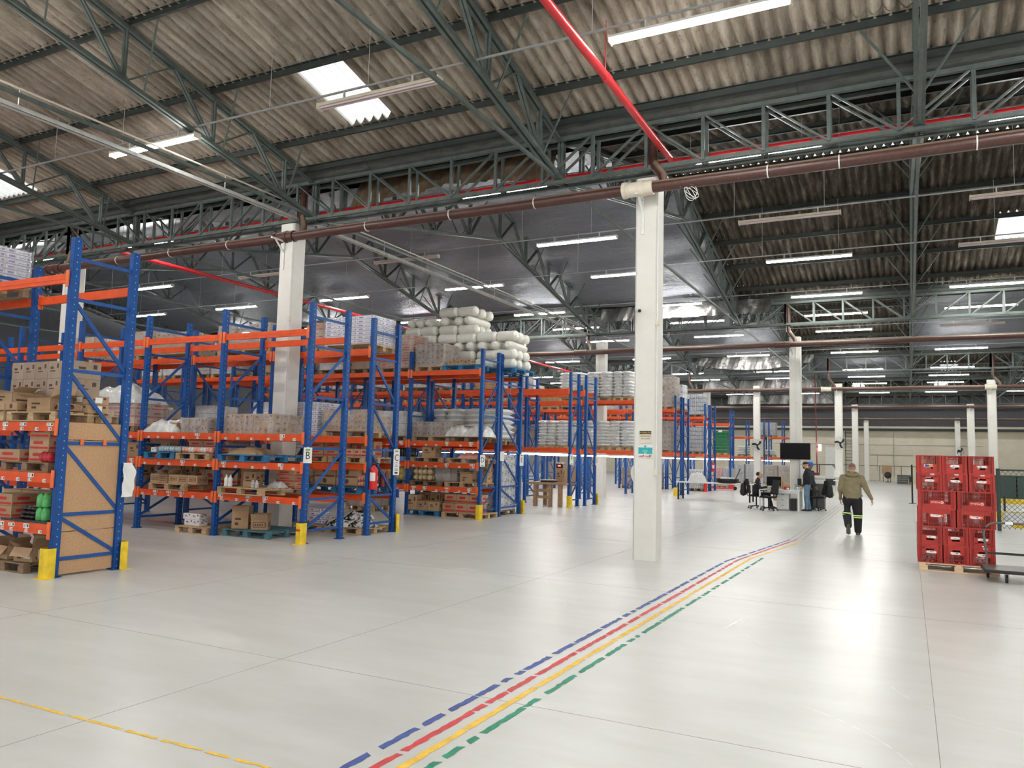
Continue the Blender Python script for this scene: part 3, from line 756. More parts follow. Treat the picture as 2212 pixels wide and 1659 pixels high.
# chipboard end panels on the near rack's end frame, held by orange clips
ra = RACKS['A']; mat('chipboard', (0.50, 0.30, 0.16), 0.75, 0, 0.14, 40)
for z0, z1 in ((0.03, 0.60), (0.61, 1.86), (1.87, 2.11)):
    b = MB(); b.b2((-0.012, 0.055, z0), (0.0, 0.875, z1)); b.build('end_panel', 'chipboard', ra, (XE + 0.005, 0, 0))
for y in (0.27, 0.62):
    b = MB(); b.b2((0.0, y - 0.025, 1.80), (0.012, y + 0.025, 1.88)); b.build('panel_clip', 'rack_orange_plate', ra, (XE + 0.026, 0, 0))

# post guards
def guard(x, y, label, mt='guard_yellow', turn=0, h=0.40, band=None, w_=0.085):
    t = thing('post_guard', label, 'post guard', (x, y, 0), turn)
    b = MB(); c = 0.035
    poly = [(-w_, -w_ + c), (-w_ + c, -w_), (w_ - c, -w_), (w_, -w_ + c), (w_, 0.06), (w_ - 0.01, 0.06), (w_ - 0.01, -w_ + c), (w_ - c, -w_ + 0.01), (-w_ + c, -w_ + 0.01), (-w_ + 0.01, -w_ + c), (-w_ + 0.01, 0.06), (-w_, 0.06)]
    n = len(poly); vs = [(p[0], p[1], 0.008) for p in poly] + [(p[0], p[1], h) for p in poly]
    b.add(vs, [(i, (i + 1) % n, n + (i + 1) % n, n + i) for i in range(n)]); 
    b.add([(p[0], p[1], h) for p in poly], [(0, 1, 10, 11), (1, 2, 7, 8), (1, 8, 9, 10), (2, 3, 6, 7), (3, 4, 5, 6)])
    b.build('shell', mt, t)
    b = MB(); b.b2((-w_ - 0.03, -w_ - 0.03, 0), (w_ + 0.03, w_ * 0.5, 0.008)); b.build('base_plate', mt, t)
    if band:
        b = MB(); b.b2((-w_ + c, -w_ - 0.002, h * 0.62), (w_ - c, -w_, h * 0.72)); b.build('band', band, t)
    return t
mat('hazard', (0.75, 0.5, 0.03), 0.5)
guard(XE, 6.67, 'yellow post guard at the front foot of the chipboard end frame')
guard(XE + 0.02, 7.75, 'yellow post guard at the rear foot of the chipboard end frame', turn=PI)
guard(XE + 0.02, 11.58, 'yellow post guard with a red band below the B sign', band='red_paint')
guard(XE + 0.03, 14.62, 'yellow post guard below the C sign', turn=PI)
guard(-10.45, 18.66, 'yellow post guard below the D sign')
guard(-10.5, 21.38, 'yellow post guard below the E sign', turn=PI)
guard(-10.45, 25.02, 'scuffed yellow and black post guard beside the wooden bench')
guard(-10.3, 27.24, 'slim yellow post guard below the G sign', turn=PI, w_=0.07)
guard(-9.68, 35.9, 'yellow post guard just right of the signed column', w_=0.08)
guard(-9.68, 37.15, 'slim yellow post guard behind the one right of the signed column', turn=PI, w_=0.07)
guard(-9.66, 41.9, 'red post guard at the front foot of the bottle pack rack', 'red_paint', h=0.6)

# aisle signs hung on the end uprights
mat('sign_green', (0.16, 0.42, 0.03), 0.5)
def sign(x, y, z, letter, h, label, wid=0.17, green=True, low=False, cat='sign', rz=0.0):
    t = thing('aisle_sign', label, cat, (x, y, z), rz)
    b = MB(); b.b2((0, -wid / 2, -h / 2), (0.004, wid / 2, h / 2)); b.build('plate', 'paper', t)
    lz = 0.0 if h < 0.4 else h / 2 - 0.19
    if letter: text(letter, wid * 1.25, 'letter', 'ink', t, (0.005, 0, lz - 0.01 if not low else 0.02), FACE_PX, sx=0.8)
    if green:
        b = MB(); zz = (h / 2 - 0.045) if not low else (-h / 2 + 0.03)
        b.b2((0.004, -wid * 0.25, zz - 0.016), (0.005, wid * 0.25, zz + 0.016)); b.build('green_tab', 'sign_green', t)
    if h > 0.4:
        b = MB()
        for k, (w2, zz) in enumerate(((0.06, -0.02), (0.05, -0.07), (0.08, -0.10), (0.09, -0.16), (0.09, -0.19))): b.b2((0.004, -w2 / 2, zz), (0.005, w2 / 2, zz + 0.009))
        b.b2((0.004, -0.04, -0.26), (0.005, 0.04, -0.225)); b.build('small_print', 'ink', t)
    b = MB(); b.b2((-0.001, -0.02, h / 2 - 0.01), (0.006, 0.02, h / 2 + 0.015)); b.build('clip', 'galvanised', t)
    return t
sign(XE + 0.06, 11.62, 1.69, 'B', 0.30, 'white aisle sign with letter B on the rack end upright', rz=-0.5)
sign(XE + 0.06, 14.55, 1.56, 'C', 0.58, 'long white aisle sign with letter C above small print', rz=-0.3)
sign(-10.43, 18.75, 1.59, 'D', 0.32, 'white aisle sign with letter D on its upright', rz=-0.4, low=True)
sign(-10.48, 21.28, 1.62, 'E', 0.36, 'white aisle sign with letter E on its upright', rz=-0.3)
sign(-10.43, 25.1, 1.65, 'F', 0.36, 'white aisle sign with letter F above the wooden bench', rz=-0.4, low=True)
sign(-10.28, 27.15, 1.62, 'G', 0.36, 'narrow white aisle sign with letter G left of the signed column', rz=-0.1, green=False)
sign(-10.48, 20.0, 1.72, '', 0.27, 'blank white printed notice hung between the D and E signs', rz=-0.3, green=False)
t = thing('document_pouch', 'crumpled white document pouch taped to the rear upright of the chipboard end', 'document pouch', (XE + 0.05, 7.72, 1.32))
b = MB()
def fn(u, v):
    y = -0.07 + 0.21 * u; z = -0.27 + 0.5 * v
    if v > 0.75: y *= 1 - 0.5 * (v - 0.75) * 4 * u
    return (0.03 + 0.022 * math.sin(u * 5 + v * 3) + 0.012 * math.sin(v * 14 + u * 4), y, z)
b.grid(fn, 8, 14); b.build('pouch', 'paper', t)
# fire extinguisher hanging on the C rack's front end upright
def extinguisher(x, y, z, label):
    t = thing('fire_extinguisher', label, 'fire extinguisher', (x, y, z))
    b = MB(); b.lathe([(0, 0), (0.08, 0), (0.085, 0.02), (0.085, 0.40), (0.07, 0.455), (0.03, 0.49), (0.028, 0.52), (0, 0.52)], 18); b.build('cylinder', 'red_paint', t)
    b = MB(); b.lathe([(0, 0.52), (0.03, 0.52), (0.03, 0.56), (0, 0.56)], 10); b.bar((0, 0, 0.57), (0.03, -0.10, 0.60), 0.02, 0.012); b.bar((0, 0, 0.55), (0.03, -0.10, 0.55), 0.02, 0.012); b.build('valve', 'black', t)
    b = MB(); b.tube([(0.02, 0.02, 0.55), (0.08, 0.06, 0.56), (0.12, 0.06, 0.45), (0.10, 0.05, 0.25), (0.095, 0.04, 0.12)], 0.012, 6); b.build('hose', 'black_rubber', t)
    b = MB(); b.add([(0.088 * math.cos(a), 0.088 * math.sin(a), zz) for zz in (0.18, 0.36) for a in [(-2.0 + 0.25 * k) for k in range(7)]], [(k, k + 1, 8 + k, 7 + k) for k in range(6)], True); b.build('label', 'paper', t)
    return t
extinguisher(XE + 0.14, 13.62, 0.98, 'red fire extinguisher hanging on the rack end next to the C sign')
extinguisher(-9.58, 43.3, 1.05, 'small red fire extinguisher on the rack end above the red post guard')

# long lit tubes mounted under the second beams of the picking racks
bt = MB(); bt.tube([(-1.15, 0, -0.05), (1.15, 0, -0.05)], 0.022, 8); TUBE_LONG = bt.mesh('tube', 'shelf_tube_lit')
bt = MB(); bt.b2((-1.17, -0.05, -0.03), (1.17, 0.05, 0.02)); HOUS = bt.mesh('housing', 'white_plastic')
PLC = ['at the aisle end', 'second bay in', 'third bay in', 'fourth bay in', 'fifth bay in', 'sixth bay in']
for key, x0, y, z, n, ph in (('F', -10.5, 25.5, 1.86, 2, 'the F rack'), ('H', -9.72, 30.2, 1.83, 6, 'the white sack rack'), ('I', -9.72, 36.2, 1.80, 3, 'the brown load rack'), ('J', -9.72, 42.2, 1.78, 4, 'the bottle pack rack'), ('L', -9.5, 47.8, 1.78, 3, 'the green crate rack'), ('M', -7.4, 60.56, 1.74, 2, 'the far racks')):
    for k in range(n):
        t = thing('tube_light', 'glowing shelf tube under the beams of %s, %s' % (ph, PLC[k]), 'tube light', (x0 - 1.25 - 2.4 * k, y, z))
        put('housing', HOUS, t); put('tube', TUBE_LONG, t)
# ------------------------------------------------------------------ goods
make_carton_mat('cardboard', (0.46, 0.30, 0.17)); make_carton_mat('cardboard_taupe', (0.40, 0.31, 0.235)); make_carton_mat('cardboard_pale', (0.56, 0.40, 0.25))
mat('cardboard_inside', (0.36, 0.24, 0.14), 0.85); mat('tape', (0.40, 0.25, 0.13), 0.4); mat('print_brown', (0.10, 0.045, 0.03), 0.7); mat('print_red', (0.50, 0.03, 0.03), 0.6)
mat('white_board', (0.78, 0.78, 0.82), 0.6, 0, 0.04); mat('print_violet', (0.22, 0.20, 0.42), 0.6); mat('pallet_wood', (0.52, 0.36, 0.20), 0.8, 0, 0.25, 5, stretch=(1, 6, 6), random_tint=0.3)
mat('pallet_dark', (0.22, 0.145, 0.085), 0.85, 0, 0.3, 5, stretch=(1, 6, 6)); mat('pallet_blue', (0.02, 0.17, 0.36), 0.7, 0, 0.3, 7, random_tint=0.3)
mat('pallet_teal', (0.06, 0.16, 0.19), 0.75, 0, 0.4, 7)
mat('sack_white', (0.84, 0.84, 0.82), 0.55, 0, 0.08, 9, 0.25); mat('sack_print', (0.45, 0.46, 0.50), 0.6); mat('roll_white', (0.80, 0.78, 0.71), 0.35, 0, 0.06, 7, 0.2)
mat('roll_end', (0.86, 0.85, 0.80), 0.4); mat('film_grey', (0.45, 0.45, 0.46), 0.3, 0, 0.2, 7, 0.5); mat('bottle_grey', (0.42, 0.45, 0.50), 0.25, 0, 0.15, 30); mat('green_crate', (0.012, 0.16, 0.06), 0.45)
mat('pack_pink', (0.72, 0.34, 0.27), 0.35, 0, 0.2, 14, 0.3); mat('pack_yellow', (0.68, 0.52, 0.05), 0.35, 0, 0.2, 12, 0.3); mat('pack_tan', (0.58, 0.45, 0.27), 0.4, 0, 0.2, 12, 0.3); mat('pack_foil', (0.45, 0.60, 0.66), 0.22, 0.3, 0.35, 22, 0.5)
mat('pack_green', (0.10, 0.46, 0.14), 0.3, 0, 0.3, 14, 0.3); mat('pack_black', (0.03, 0.03, 0.03), 0.25, 0, 0.3, 12, 0.4); mat('pack_red', (0.42, 0.02, 0.03), 0.3, 0, 0.2); mat('pack_maroon', (0.16, 0.03, 0.04), 0.3, 0, 0.3, 16)
mat('bag_clear', (0.62, 0.62, 0.60), 0.2, 0, 0.2, 5, 0.6); mat('bag_zebra', (0.5, 0.5, 0.5), 0.3)
mt_, nt_, b_ = nodes('bag_black_white'); nt_.links.new(ramp(nt_, noise(nt_, coords(nt_, (4, 4, 4)), 2.2, 3), [(0.46, (0.02, 0.02, 0.02)), (0.52, (0.75, 0.75, 0.74))]), b_.inputs['Base Color']); b_.inputs['Roughness'].default_value = 0.3

PALC = {}
def pallet_parts(w_, d_, mt, parts):
    k = (w_, d_, mt, parts)
    if k in PALC: return PALC[k]
    out = []; top = MB(); n = 7
    for i in range(n):
        y = -d_ / 2 + 0.05 + (d_ - 0.1) * i / (n - 1); top.box((0, y, 0.132), (w_, 0.095, 0.018))
    for x in (-w_ / 2 + 0.05, 0, w_ / 2 - 0.05): top.box((x, 0, 0.112), (0.1, d_, 0.02))
    bot = MB()
    for y in (-d_ / 2 + 0.05, 0, d_ / 2 - 0.05): bot.box((0, y, 0.01), (w_, 0.1, 0.018))
    bl = MB(); bl.box((0, 0, 0.06), (0.13, 0.1, 0.084))
    pos = [(x, y) for x in (-w_ / 2 + 0.065, 0, w_ / 2 - 0.065) for y in (-d_ / 2 + 0.05, 0, d_ / 2 - 0.05)]
    if parts: out = [('top_deck', top.mesh('top_deck', mt), None), ('bottom_board', bot.mesh('bottom_board', mt), None)] + [('block', bl.mesh('block', mt) if i == 0 else None, p) for i, p in enumerate(pos)]
    else:
        for p in pos: top.box((p[0], p[1], 0.06), (0.13, 0.1, 0.084))
        for y in (-d_ / 2 + 0.05, 0, d_ / 2 - 0.05): top.box((0, y, 0.01), (w_, 0.1, 0.018))
        out = [('pallet', top.mesh('pallet', mt), None)]
    PALC[k] = out; return out
def pallet(x, y, z, label, mt='pallet_wood', w_=1.0, d_=1.1, parts=False, rz=0.0, group=None):
    ps = pallet_parts(w_, d_, mt, parts)
    if not parts:
        return tag(put('pallet', ps[0][1], None, (x, y, z), rz), label, 'pallet', group)
    t = thing('pallet', label, 'pallet', (x, y, z), rz, group); bm = None
    for nm, me, p in ps:
        if nm == 'block': bm = me or bm; put(nm, bm, t, (p[0], p[1], 0))
        else: put(nm, me, t)
    return t
CARC = {}
def carton_mesh(w_, d_, h, mt='cardboard', style=0):
    k = (round(w_, 3), round(d_, 3), round(h, 3), mt, style)
    if k in CARC: return CARC[k]
    b = MB(); b.b2((-w_ / 2, -d_ / 2, 0), (w_ / 2, d_ / 2, h)); e = 0.0015
    b.m = 1; b.b2((-w_ / 2 - e, -0.025, h * 0.72), (w_ / 2 + e, 0.025, h + e))       # tape over the top seam
    b.m = 2
    def rect(face, u0, v0, u1, v1):
        if face == 'f': b.b2((w_ * u0, -d_ / 2 - e, h * v0), (w_ * u1, -d_ / 2, h * v1))
        else: b.b2((w_ / 2, d_ * u0, h * v0), (w_ / 2 + e, d_ * u1, h * v1))
    if style == 0:
        for f in 'fs': rect(f, -0.3, 0.55, -0.05, 0.68); rect(f, -0.3, 0.40, 0.1, 0.46); rect(f, 0.22, 0.6, 0.36, 0.85)
    elif style == 1:     # round logo with a band
        for f in 'fs':
            n = 14; r = 0.27 * h
            for i in range(n):
                a0, a1 = 2 * PI * i / n, 2 * PI * (i + 1) / n
                def P(a, rr): 
                    u, v = rr * math.cos(a), h * 0.58 + rr * math.sin(a)
                    return (u, -d_ / 2 - e, v) if f == 'f' else (w_ / 2 + e, u, v)
                b.add([P(a0, 0), P(a0, r), P(a1, r)], [(0, 1, 2) if f == 'f' else (0, 1, 2)])
            rect(f, -0.46, 0.02, 0.46, 0.16)
    elif style == 2:     # red band
        for f in 'fs': rect(f, -0.46, 0.10, 0.46, 0.28); rect(f, -0.3, 0.48, 0.2, 0.74)
    elif style == 3:     # framed cloud logo
        for f in 'fs':
            rect(f, -0.36, 0.26, 0.36, 0.32); rect(f, -0.36, 0.72, 0.36, 0.78); rect(f, -0.38, 0.3, -0.33, 0.75); rect(f, 0.33, 0.3, 0.38, 0.75)
            for q in range(4): rect(f, -0.26 + 0.135 * q, 0.42, -0.18 + 0.135 * q, 0.62)
    elif style == 4:     # white violet printed flat box
        for f in 'fs': rect(f, -0.48, 0.08, 0.48, 0.22); rect(f, -0.40, 0.42, -0.15, 0.78); rect(f, 0.0, 0.5, 0.3, 0.62); rect(f, 0.34, 0.4, 0.44, 0.8)
    pr = {2: 'print_red', 4: 'print_violet'}.get(style, 'print_brown')
    CARC[k] = b.mesh('carton', [mt, 'tape' if style != 4 else 'white_board', pr]); return CARC[k]
def carton(x, y, z, w_, d_, h, label, group=None, mt='cardboard', style=0, rz=0.0, name='carton', cat='carton'):
    return tag(put(name, carton_mesh(w_, d_, h, mt, style), None, (x, y, z), rz), label, cat, group)
def sticker_on(o, w_, d_, h, x=0.0):
    b = MB(); b.b2((x - 0.06, -d_ / 2 - 0.003, h * 0.25), (x + 0.06, -d_ / 2 - 0.001, h * 0.85)); b.build('shipping_label', 'paper', o)
    b = MB(); b.b2((w_ / 2 + 0.001, -0.055, h * 0.2), (w_ / 2 + 0.003, 0.055, h * 0.85)); b.build('shipping_label', 'paper', o)
def open_carton(x, y, z, w_, d_, h, label, rz=0.0, mt='cardboard', style=0, angles=(35, 60, 20, 50), group=None, fl=None):
    t = thing('open_carton', label, 'carton', (x, y, z), rz, group)
    k = 0.004; b = MB()
    b.b2((-w_ / 2, -d_ / 2, 0), (w_ / 2, d_ / 2, k)); b.b2((-w_ / 2, -d_ / 2, 0), (-w_ / 2 + k, d_ / 2, h)); b.b2((w_ / 2 - k, -d_ / 2, 0), (w_ / 2, d_ / 2, h)); b.b2((-w_ / 2, -d_ / 2, 0), (w_ / 2, -d_ / 2 + k, h)); b.b2((-w_ / 2, d_ / 2 - k, 0), (w_ / 2, d_ / 2, h))
    b.m = 1
    if style == 3:
        for f in 'fs':
            def R(u0, v0, u1, v1): b.b2((w_ * u0, -d_ / 2 - 0.001, h * v0), (w_ * u1, -d_ / 2, h * v1)) if f == 'f' else b.b2((w_ / 2, d_ * u0, h * v0), (w_ / 2 + 0.001, d_ * u1, h * v1))
            R(-0.36, 0.26, 0.36, 0.32); R(-0.36, 0.72, 0.36, 0.78); R(-0.38, 0.3, -0.33, 0.75); R(0.33, 0.3, 0.38, 0.75)
            for q in range(4): R(-0.26 + 0.135 * q, 0.42, -0.18 + 0.135 * q, 0.62)
    else:
        b.b2((-w_ * 0.3, -d_ / 2 - 0.001, h * 0.5), (w_ * 0.05, -d_ / 2, h * 0.62)); b.b2((-w_ * 0.3, -d_ / 2 - 0.001, h * 0.2), (-w_ * 0.1, -d_ / 2, h * 0.36)); b.b2((w_ / 2, -d_ * 0.3, h * 0.2), (w_ / 2 + 0.001, d_ * 0.25, h * 0.36))
    b.build('body', [mt, 'print_brown'], t)
    fw_ = fl or min(w_, d_) / 2
    for i, (p, q, nx, ny) in enumerate((((-w_ / 2, -d_ / 2), (w_ / 2, -d_ / 2), 0, -1), ((w_ / 2, -d_ / 2), (w_ / 2, d_ / 2), 1, 0), ((w_ / 2, d_ / 2), (-w_ / 2, d_ / 2), 0, 1), ((-w_ / 2, d_ / 2), (-w_ / 2, -d_ / 2), -1, 0))):
        a = math.radians(angles[i]); ox, oz = math.sin(a) * fw_, math.cos(a) * fw_
        b = MB(); A = [(p[0], p[1], h), (q[0], q[1], h), (q[0] + nx * ox, q[1] + ny * ox, h + oz), (p[0] + nx * ox, p[1] + ny * ox, h + oz)]
        B = [(v[0] - nx * 0.004, v[1] - ny * 0.004, v[2] - 0.002) for v in A]
        b.add(A + B, [(0, 1, 2, 3), (7, 6, 5, 4), (0, 4, 5, 1), (1, 5, 6, 2), (2, 6, 7, 3), (3, 7, 4, 0)]); b.build('flap', mt, t)
    return t
def film(x0, x1, y0, y1, z, h, label, mt='stretch_film', top=True, seed=0):
    rn = random.Random(seed + int(x0 * 100)); b = MB(); cx, cy = (x0 + x1) / 2, (y0 + y1) / 2; W, D = (x1 - x0) / 2 + 0.02, (y1 - y0) / 2 + 0.02
    ph = [rn.uniform(0, 6) for _ in range(6)]
    n = 28
    def P(u, v):
        t = u * 4 % 4; k = int(t); f = t - k
        cs = [(-1, -1), (1, -1), (1, 1), (-1, 1), (-1, -1)]
        px, py = cs[k][0] + (cs[k + 1][0] - cs[k][0]) * f, cs[k][1] + (cs[k + 1][1] - cs[k][1]) * f
        o = 0.008 * math.sin(u * 40 + v * 9 + ph[0]) + 0.006 * math.sin(u * 17 - v * 23 + ph[1])
        return (px * (W + o), py * (D + o), h * v + (0.015 * math.sin(u * 30 + ph[2]) if v > 0.95 else 0))
    b.grid(P, n, 8)
    if top: b.grid(lambda u, v: ((2 * u - 1) * W, (2 * v - 1) * D, h + 0.012 + 0.01 * math.sin(u * 13 + ph[3]) * math.sin(v * 11 + ph[4])), 8, 8)
    return tag(b.build('stretch_film', mt, None, (cx, cy, z)), label, 'plastic film')
def stack(where, x0, x1, y0, y1, z, h, n, mt='cardboard', style=0, pal='pallet_wood', wrap=True, jit=0.0, noun='brown carton', missing=0.0, pparts=False):
    """a pallet, the outer cartons of a block n=(nx,ny,nz), and the film around it"""
    rn = random.Random(int(x0 * 37 + z * 11)); zz = z + 0.003; cx, cy = (x0 + x1) / 2, (y0 + y1) / 2
    if pal: pallet(cx, cy, zz, 'pallet under the %s' % where, pal, round(x1 - x0 + 0.04, 2), round(y1 - y0, 2), pparts); zz += 0.142
    nx, ny, nz = n; w_, d_, hh = (x1 - x0) / nx, (y1 - y0) / ny, h / nz
    for k in range(nz):
        for j in range(ny):
            for i in range(nx):
                if j != 0 and i != nx - 1 and (k != nz - 1 or zz + h > 1.8): continue
                if j == ny - 1 and ny > 2 and i != nx - 1: continue      # only cartons on a face that shows
                if k == nz - 1 and rn.random() < missing: continue
                carton(x0 + w_ * (i + 0.5) + rn.uniform(-jit, jit), y0 + d_ * (j + 0.5), zz + hh * k, w_ - 0.006, d_ - 0.006, hh - 0.003, '%s of the %s' % (noun, where), '%ss of the %s' % (noun, where), mt, style, 0, *(('flat_box', 'box') if mt == 'white_board' else ('carton', 'carton')))
    if wrap: film(x0, x1, y0, y1, zz, h, 'film around the %s' % where)
def bulk(where, x0, x1, y0, y1, z, h, mt, n=(3, 2, 4), pal='pallet_wood', wrapmt='stretch_film', noun='load'):
    """small far load: one film-wrapped block on its pallet"""
    t = thing('wrapped_load', where, 'pallet load', ((x0 + x1) / 2, (y0 + y1) / 2, z + 0.003)); W, D = x1 - x0, y1 - y0
    for nm, me, _ in pallet_parts(1.0, 1.0, pal, False): o = put('pallet', me, t); o.scale = (W, D, 1)
    b = MB(); rn = random.Random(int(x0 * 91 + y0))
    for k in range(n[2]):
        for j in range(n[1]):
            for i in range(n[0]): b.box((-W / 2 + W * (i + 0.5) / n[0], -D / 2 + D * (j + 0.5) / n[1], 0.143 + h * (k + 0.5) / n[2]), (W / n[0] - 0.012, D / n[1] - 0.012, h / n[2] - 0.010))
    b.build('goods', mt, t)
    if wrapmt:
        b = MB(); b.grid(lambda u, v: ((2 * ((0, 1, 1, 0, 0)[int(u * 4)] if u < 1 else 0) - 1) * (W / 2 + 0.012 + 0.008 * math.sin(v * 20 + u * 9)), (2 * ((0, 0, 1, 1, 0)[int(u * 4)] if u < 1 else 0) - 1) * (D / 2 + 0.012), 0.143 + (h + 0.01) * v), 4, 6, True); b.build('film', wrapmt, t)
    return t
SACKC = {}
def sack_mesh(w_, d_, h, mt='sack_white'):
    k = (w_, d_, h, mt)
    if k not in SACKC:
        b = MB()
        def fn(sgn):
            def g(u, v):
                a, c = 2 * u - 1, 2 * v - 1
                bulge = ((1 - abs(a) ** 5) * (1 - abs(c) ** 5)) ** 0.34
                wob = 0.01 * math.sin(a * 9 + c * 5) + 0.008 * math.sin(c * 13)
                return (a * w_ / 2 * (1 - 0.03 * abs(c)), c * d_ / 2 * (1 - 0.04 * abs(a)), h / 2 + sgn * (h / 2 * bulge + wob * bulge))
            return g
        b.grid(fn(1), 8, 8); b.grid(fn(-1), 8, 8); SACKC[k] = b.mesh('sack', mt)
    return SACKC[k]
def sacks(where, x0, x1, y0, y1, z, layers, hh=0.145, nx=2, noun='white printed sack', mt='sack_white', pal='pallet_wood', name='sack', prints=True):
    rn = random.Random(int(x0 * 53 + z * 7)); zz = z + 0.003; cx, cy = (x0 + x1) / 2, (y0 + y1) / 2
    if pal: pallet(cx, cy, zz, 'pallet under the %s' % where, pal, round(x1 - x0, 2), round(y1 - y0, 2)); zz += 0.142
    for k in range(layers):
        m_ = nx if k % 2 == 0 else nx
        for i in range(m_):
            w_ = (x1 - x0) / m_
            me = sack_mesh(round(w_ + 0.02, 2), round(y1 - y0, 2), hh + 0.02, mt)
            o = tag(put(name, me, None, (x0 + w_ * (i + 0.5) + rn.uniform(-0.02, 0.02), cy + rn.uniform(-0.03, 0.03), zz + hh * k), rn.uniform(-0.03, 0.03)), '%s of the %s' % (noun, where), 'sack', '%ss of the %s' % (noun, where))
            if prints:
                if 'sp' not in SACKC:
                    b = MB(); b.b2((-0.09, -0.002, -0.03), (0.09, 0.0, 0.03)); SACKC['sp'] = b.mesh('print_patch', 'sack_print')
                put('print_patch', SACKC['sp'], o, (rn.uniform(-0.12, 0.12) * w_, -(y1 - y0) / 2 + 0.012, hh / 2 + 0.01))
PACKC = {}
def pack(x, y, z, w_, d_, h, mt, label, group=None, n=(3, 2), name='shrink_pack', cat='shrink pack', rz=0.0, round_=True):
    """shrink-wrapped pack: a row of bottles or bags under one skin"""
    k = (w_, d_, h, mt, n, round_)
    if k not in PACKC:
        b = MB()
        for i in range(n[0]):
            for j in range(n[1]):
                cx, cy = -w_ / 2 + w_ * (i + 0.5) / n[0], -d_ / 2 + d_ * (j + 0.5) / n[1]; r = min(w_ / n[0], d_ / n[1]) / 2
                if round_: b.lathe([(0, 0), (r * 0.9, 0), (r, h * 0.06), (r, h * 0.72), (r * 0.62, h * 0.9), (r * 0.3, h), (0, h)], 10, (cx, cy, 0))
                else: b.ball((cx, cy, h / 2), 1, 10, 8, (w_ / n[0] / 1.85, d_ / n[1] / 1.85, h / 1.95))
        PACKC[k] = b.mesh(name, mt)
    return tag(put(name, PACKC[k], None, (x, y, z), rz), label, cat, group)
def heap(x, y, z, w_, d_, h, mt, label, seed=0, name='plastic_bag', cat='plastic bag'):
    """slack plastic bag or sheet heaped over goods"""
    rn = random.Random(seed); ph = [rn.uniform(0, 6) for _ in range(8)]; b = MB()
    def fn(u, v):
        a, c = 2 * u - 1, 2 * v - 1
        f = max(0.0, (1 - abs(a) ** 3.2) * (1 - abs(c) ** 3.2)) ** 0.55
        q = 1 + 0.12 * math.sin(a * 5 + ph[0]) * math.cos(c * 4 + ph[1]) + 0.07 * math.sin(a * 13 + c * 7 + ph[2]) + 0.04 * math.sin(a * 21 - c * 17 + ph[3])
        return (a * w_ / 2 * (1 + 0.03 * math.sin(c * 9 + ph[4])), c * d_ / 2, h * f * q)
    b.grid(fn, 22, 22); return tag(b.build(name, mt, None, (x, y, z)), label, cat)

# ---- near rack at far left
pallet(-11.45, 7.15, 0, 'dark wooden pallet on the floor under the near rack, lower left corner', 'pallet_dark', 1.0, 0.9, True)
open_carton(-11.13, 6.92, 0.145, 0.36, 0.28, 0.20, 'open brown carton with a white label on the floor pallet of the near rack', 0.12, angles=(150, 20, 10, 60))
sticker_on(bpy.data.objects['open_carton'], 0.36, 0.28, 0.2, 0.08)
open_carton(-11.62, 6.93, 0.145, 0.34, 0.28, 0.19, 'open brown carton at the left end of the near rack floor pallet', -0.1, angles=(140, 30, 5, 40))
open_carton(-11.3, 7.34, 0.145, 0.42, 0.3, 0.26, 'open brown carton behind the labelled one on the near floor pallet', 0.05, angles=(30, 60, 10, 40))
tag(put('slip_sheet', (lambda b: (b.b2((-0.6, -0.42, 0), (0.6, 0.42, 0.03)), b.mesh('slip_sheet', 'pack_black'))[1])(MB()), None, (-11.05, 7.17, 0.703)), 'black board under the green packs on the near rack', 'board')
for k in range(2): pack(-10.82, 6.90, 0.733 + 0.19 * k, 0.24, 0.24, 0.19, 'pack_green', 'bright green shrink pack on the lowest near shelf, %s of two' % ('lower', 'upper')[k], None, (2, 2))
for k in range(3): pack(-11.2 + 0.02 * k, 6.95, 0.733 + 0.06 * k, 0.34, 0.26, 0.06, 'pack_black', 'flat black film pack beside the green packs on the near rack', 'flat black film packs', (3, 2), round_=False)
for k in range(2): carton(-11.72, 6.98, 0.733 + 0.17 * k, 0.44, 0.36, 0.165, 'brown carton with red band beside the black packs on the near rack', 'red banded cartons beside the black packs', style=2)
for k in range(3): carton(-11.35 - 0.46 * k, 7.42, 0.733, 0.44, 0.34, 0.36, 'dark brown carton at the back of the lowest near shelf', 'cartons at the back of the lowest near shelf')
pallet(-11.2, 7.2, 1.402, 'dark pallet on the second near shelf under the red banded cartons', 'pallet_dark', 1.1, 0.9)
for k, (x, y, z, w_) in enumerate(((-11.62, 6.95, 0, 0.52), (-11.0, 7.0, 0, 0.44), (-11.0, 7.0, 0.17, 0.44), (-11.0, 7.0, 0.34, 0.44))):
    carton(x, y, 1.545 + z, w_, 0.36, 0.168, 'red banded brown carton on the second near shelf', 'red banded cartons on the second near shelf', style=2)
pack(-10.74, 6.86, 1.545, 0.24, 0.26, 0.15, 'pack_red', 'dark red film pack at the right end of the second near shelf', None, (3, 2), round_=False)
pack(-11.25, 7.35, 1.545, 0.28, 0.3, 0.28, 'pack_red', 'dark red film pack at the back of the second near shelf', None, (3, 2), round_=False)
pallet(-11.02, 7.2, 2.113, 'pale wooden pallet on the third near shelf above the chipboard', 'pallet_wood', 1.12, 1.05, True)
pallet(-12.18, 7.2, 2.113, 'pale wooden pallet on the third near shelf at the photo edge', 'pallet_wood', 1.05, 1.05, True)
open_carton(-10.98, 6.92, 2.258, 0.50, 0.34, 0.20, 'wide open brown carton with raised flaps on the third near shelf', 0.05, angles=(80, 75, 20, 78), fl=0.16)
for k in range(3): carton(-11.55 - 0.3 * k, 6.86, 2.258, 0.28, 0.3, 0.13, 'low brown carton at the front left of the third near shelf', 'low cartons at the front left of the third near shelf', 'x', style=1) if 0 else carton(-11.55 - 0.3 * k, 6.86, 2.258, 0.28, 0.3, 0.13, 'low brown carton at the front left of the third near shelf', 'low cartons front left of the third near shelf', style=1)
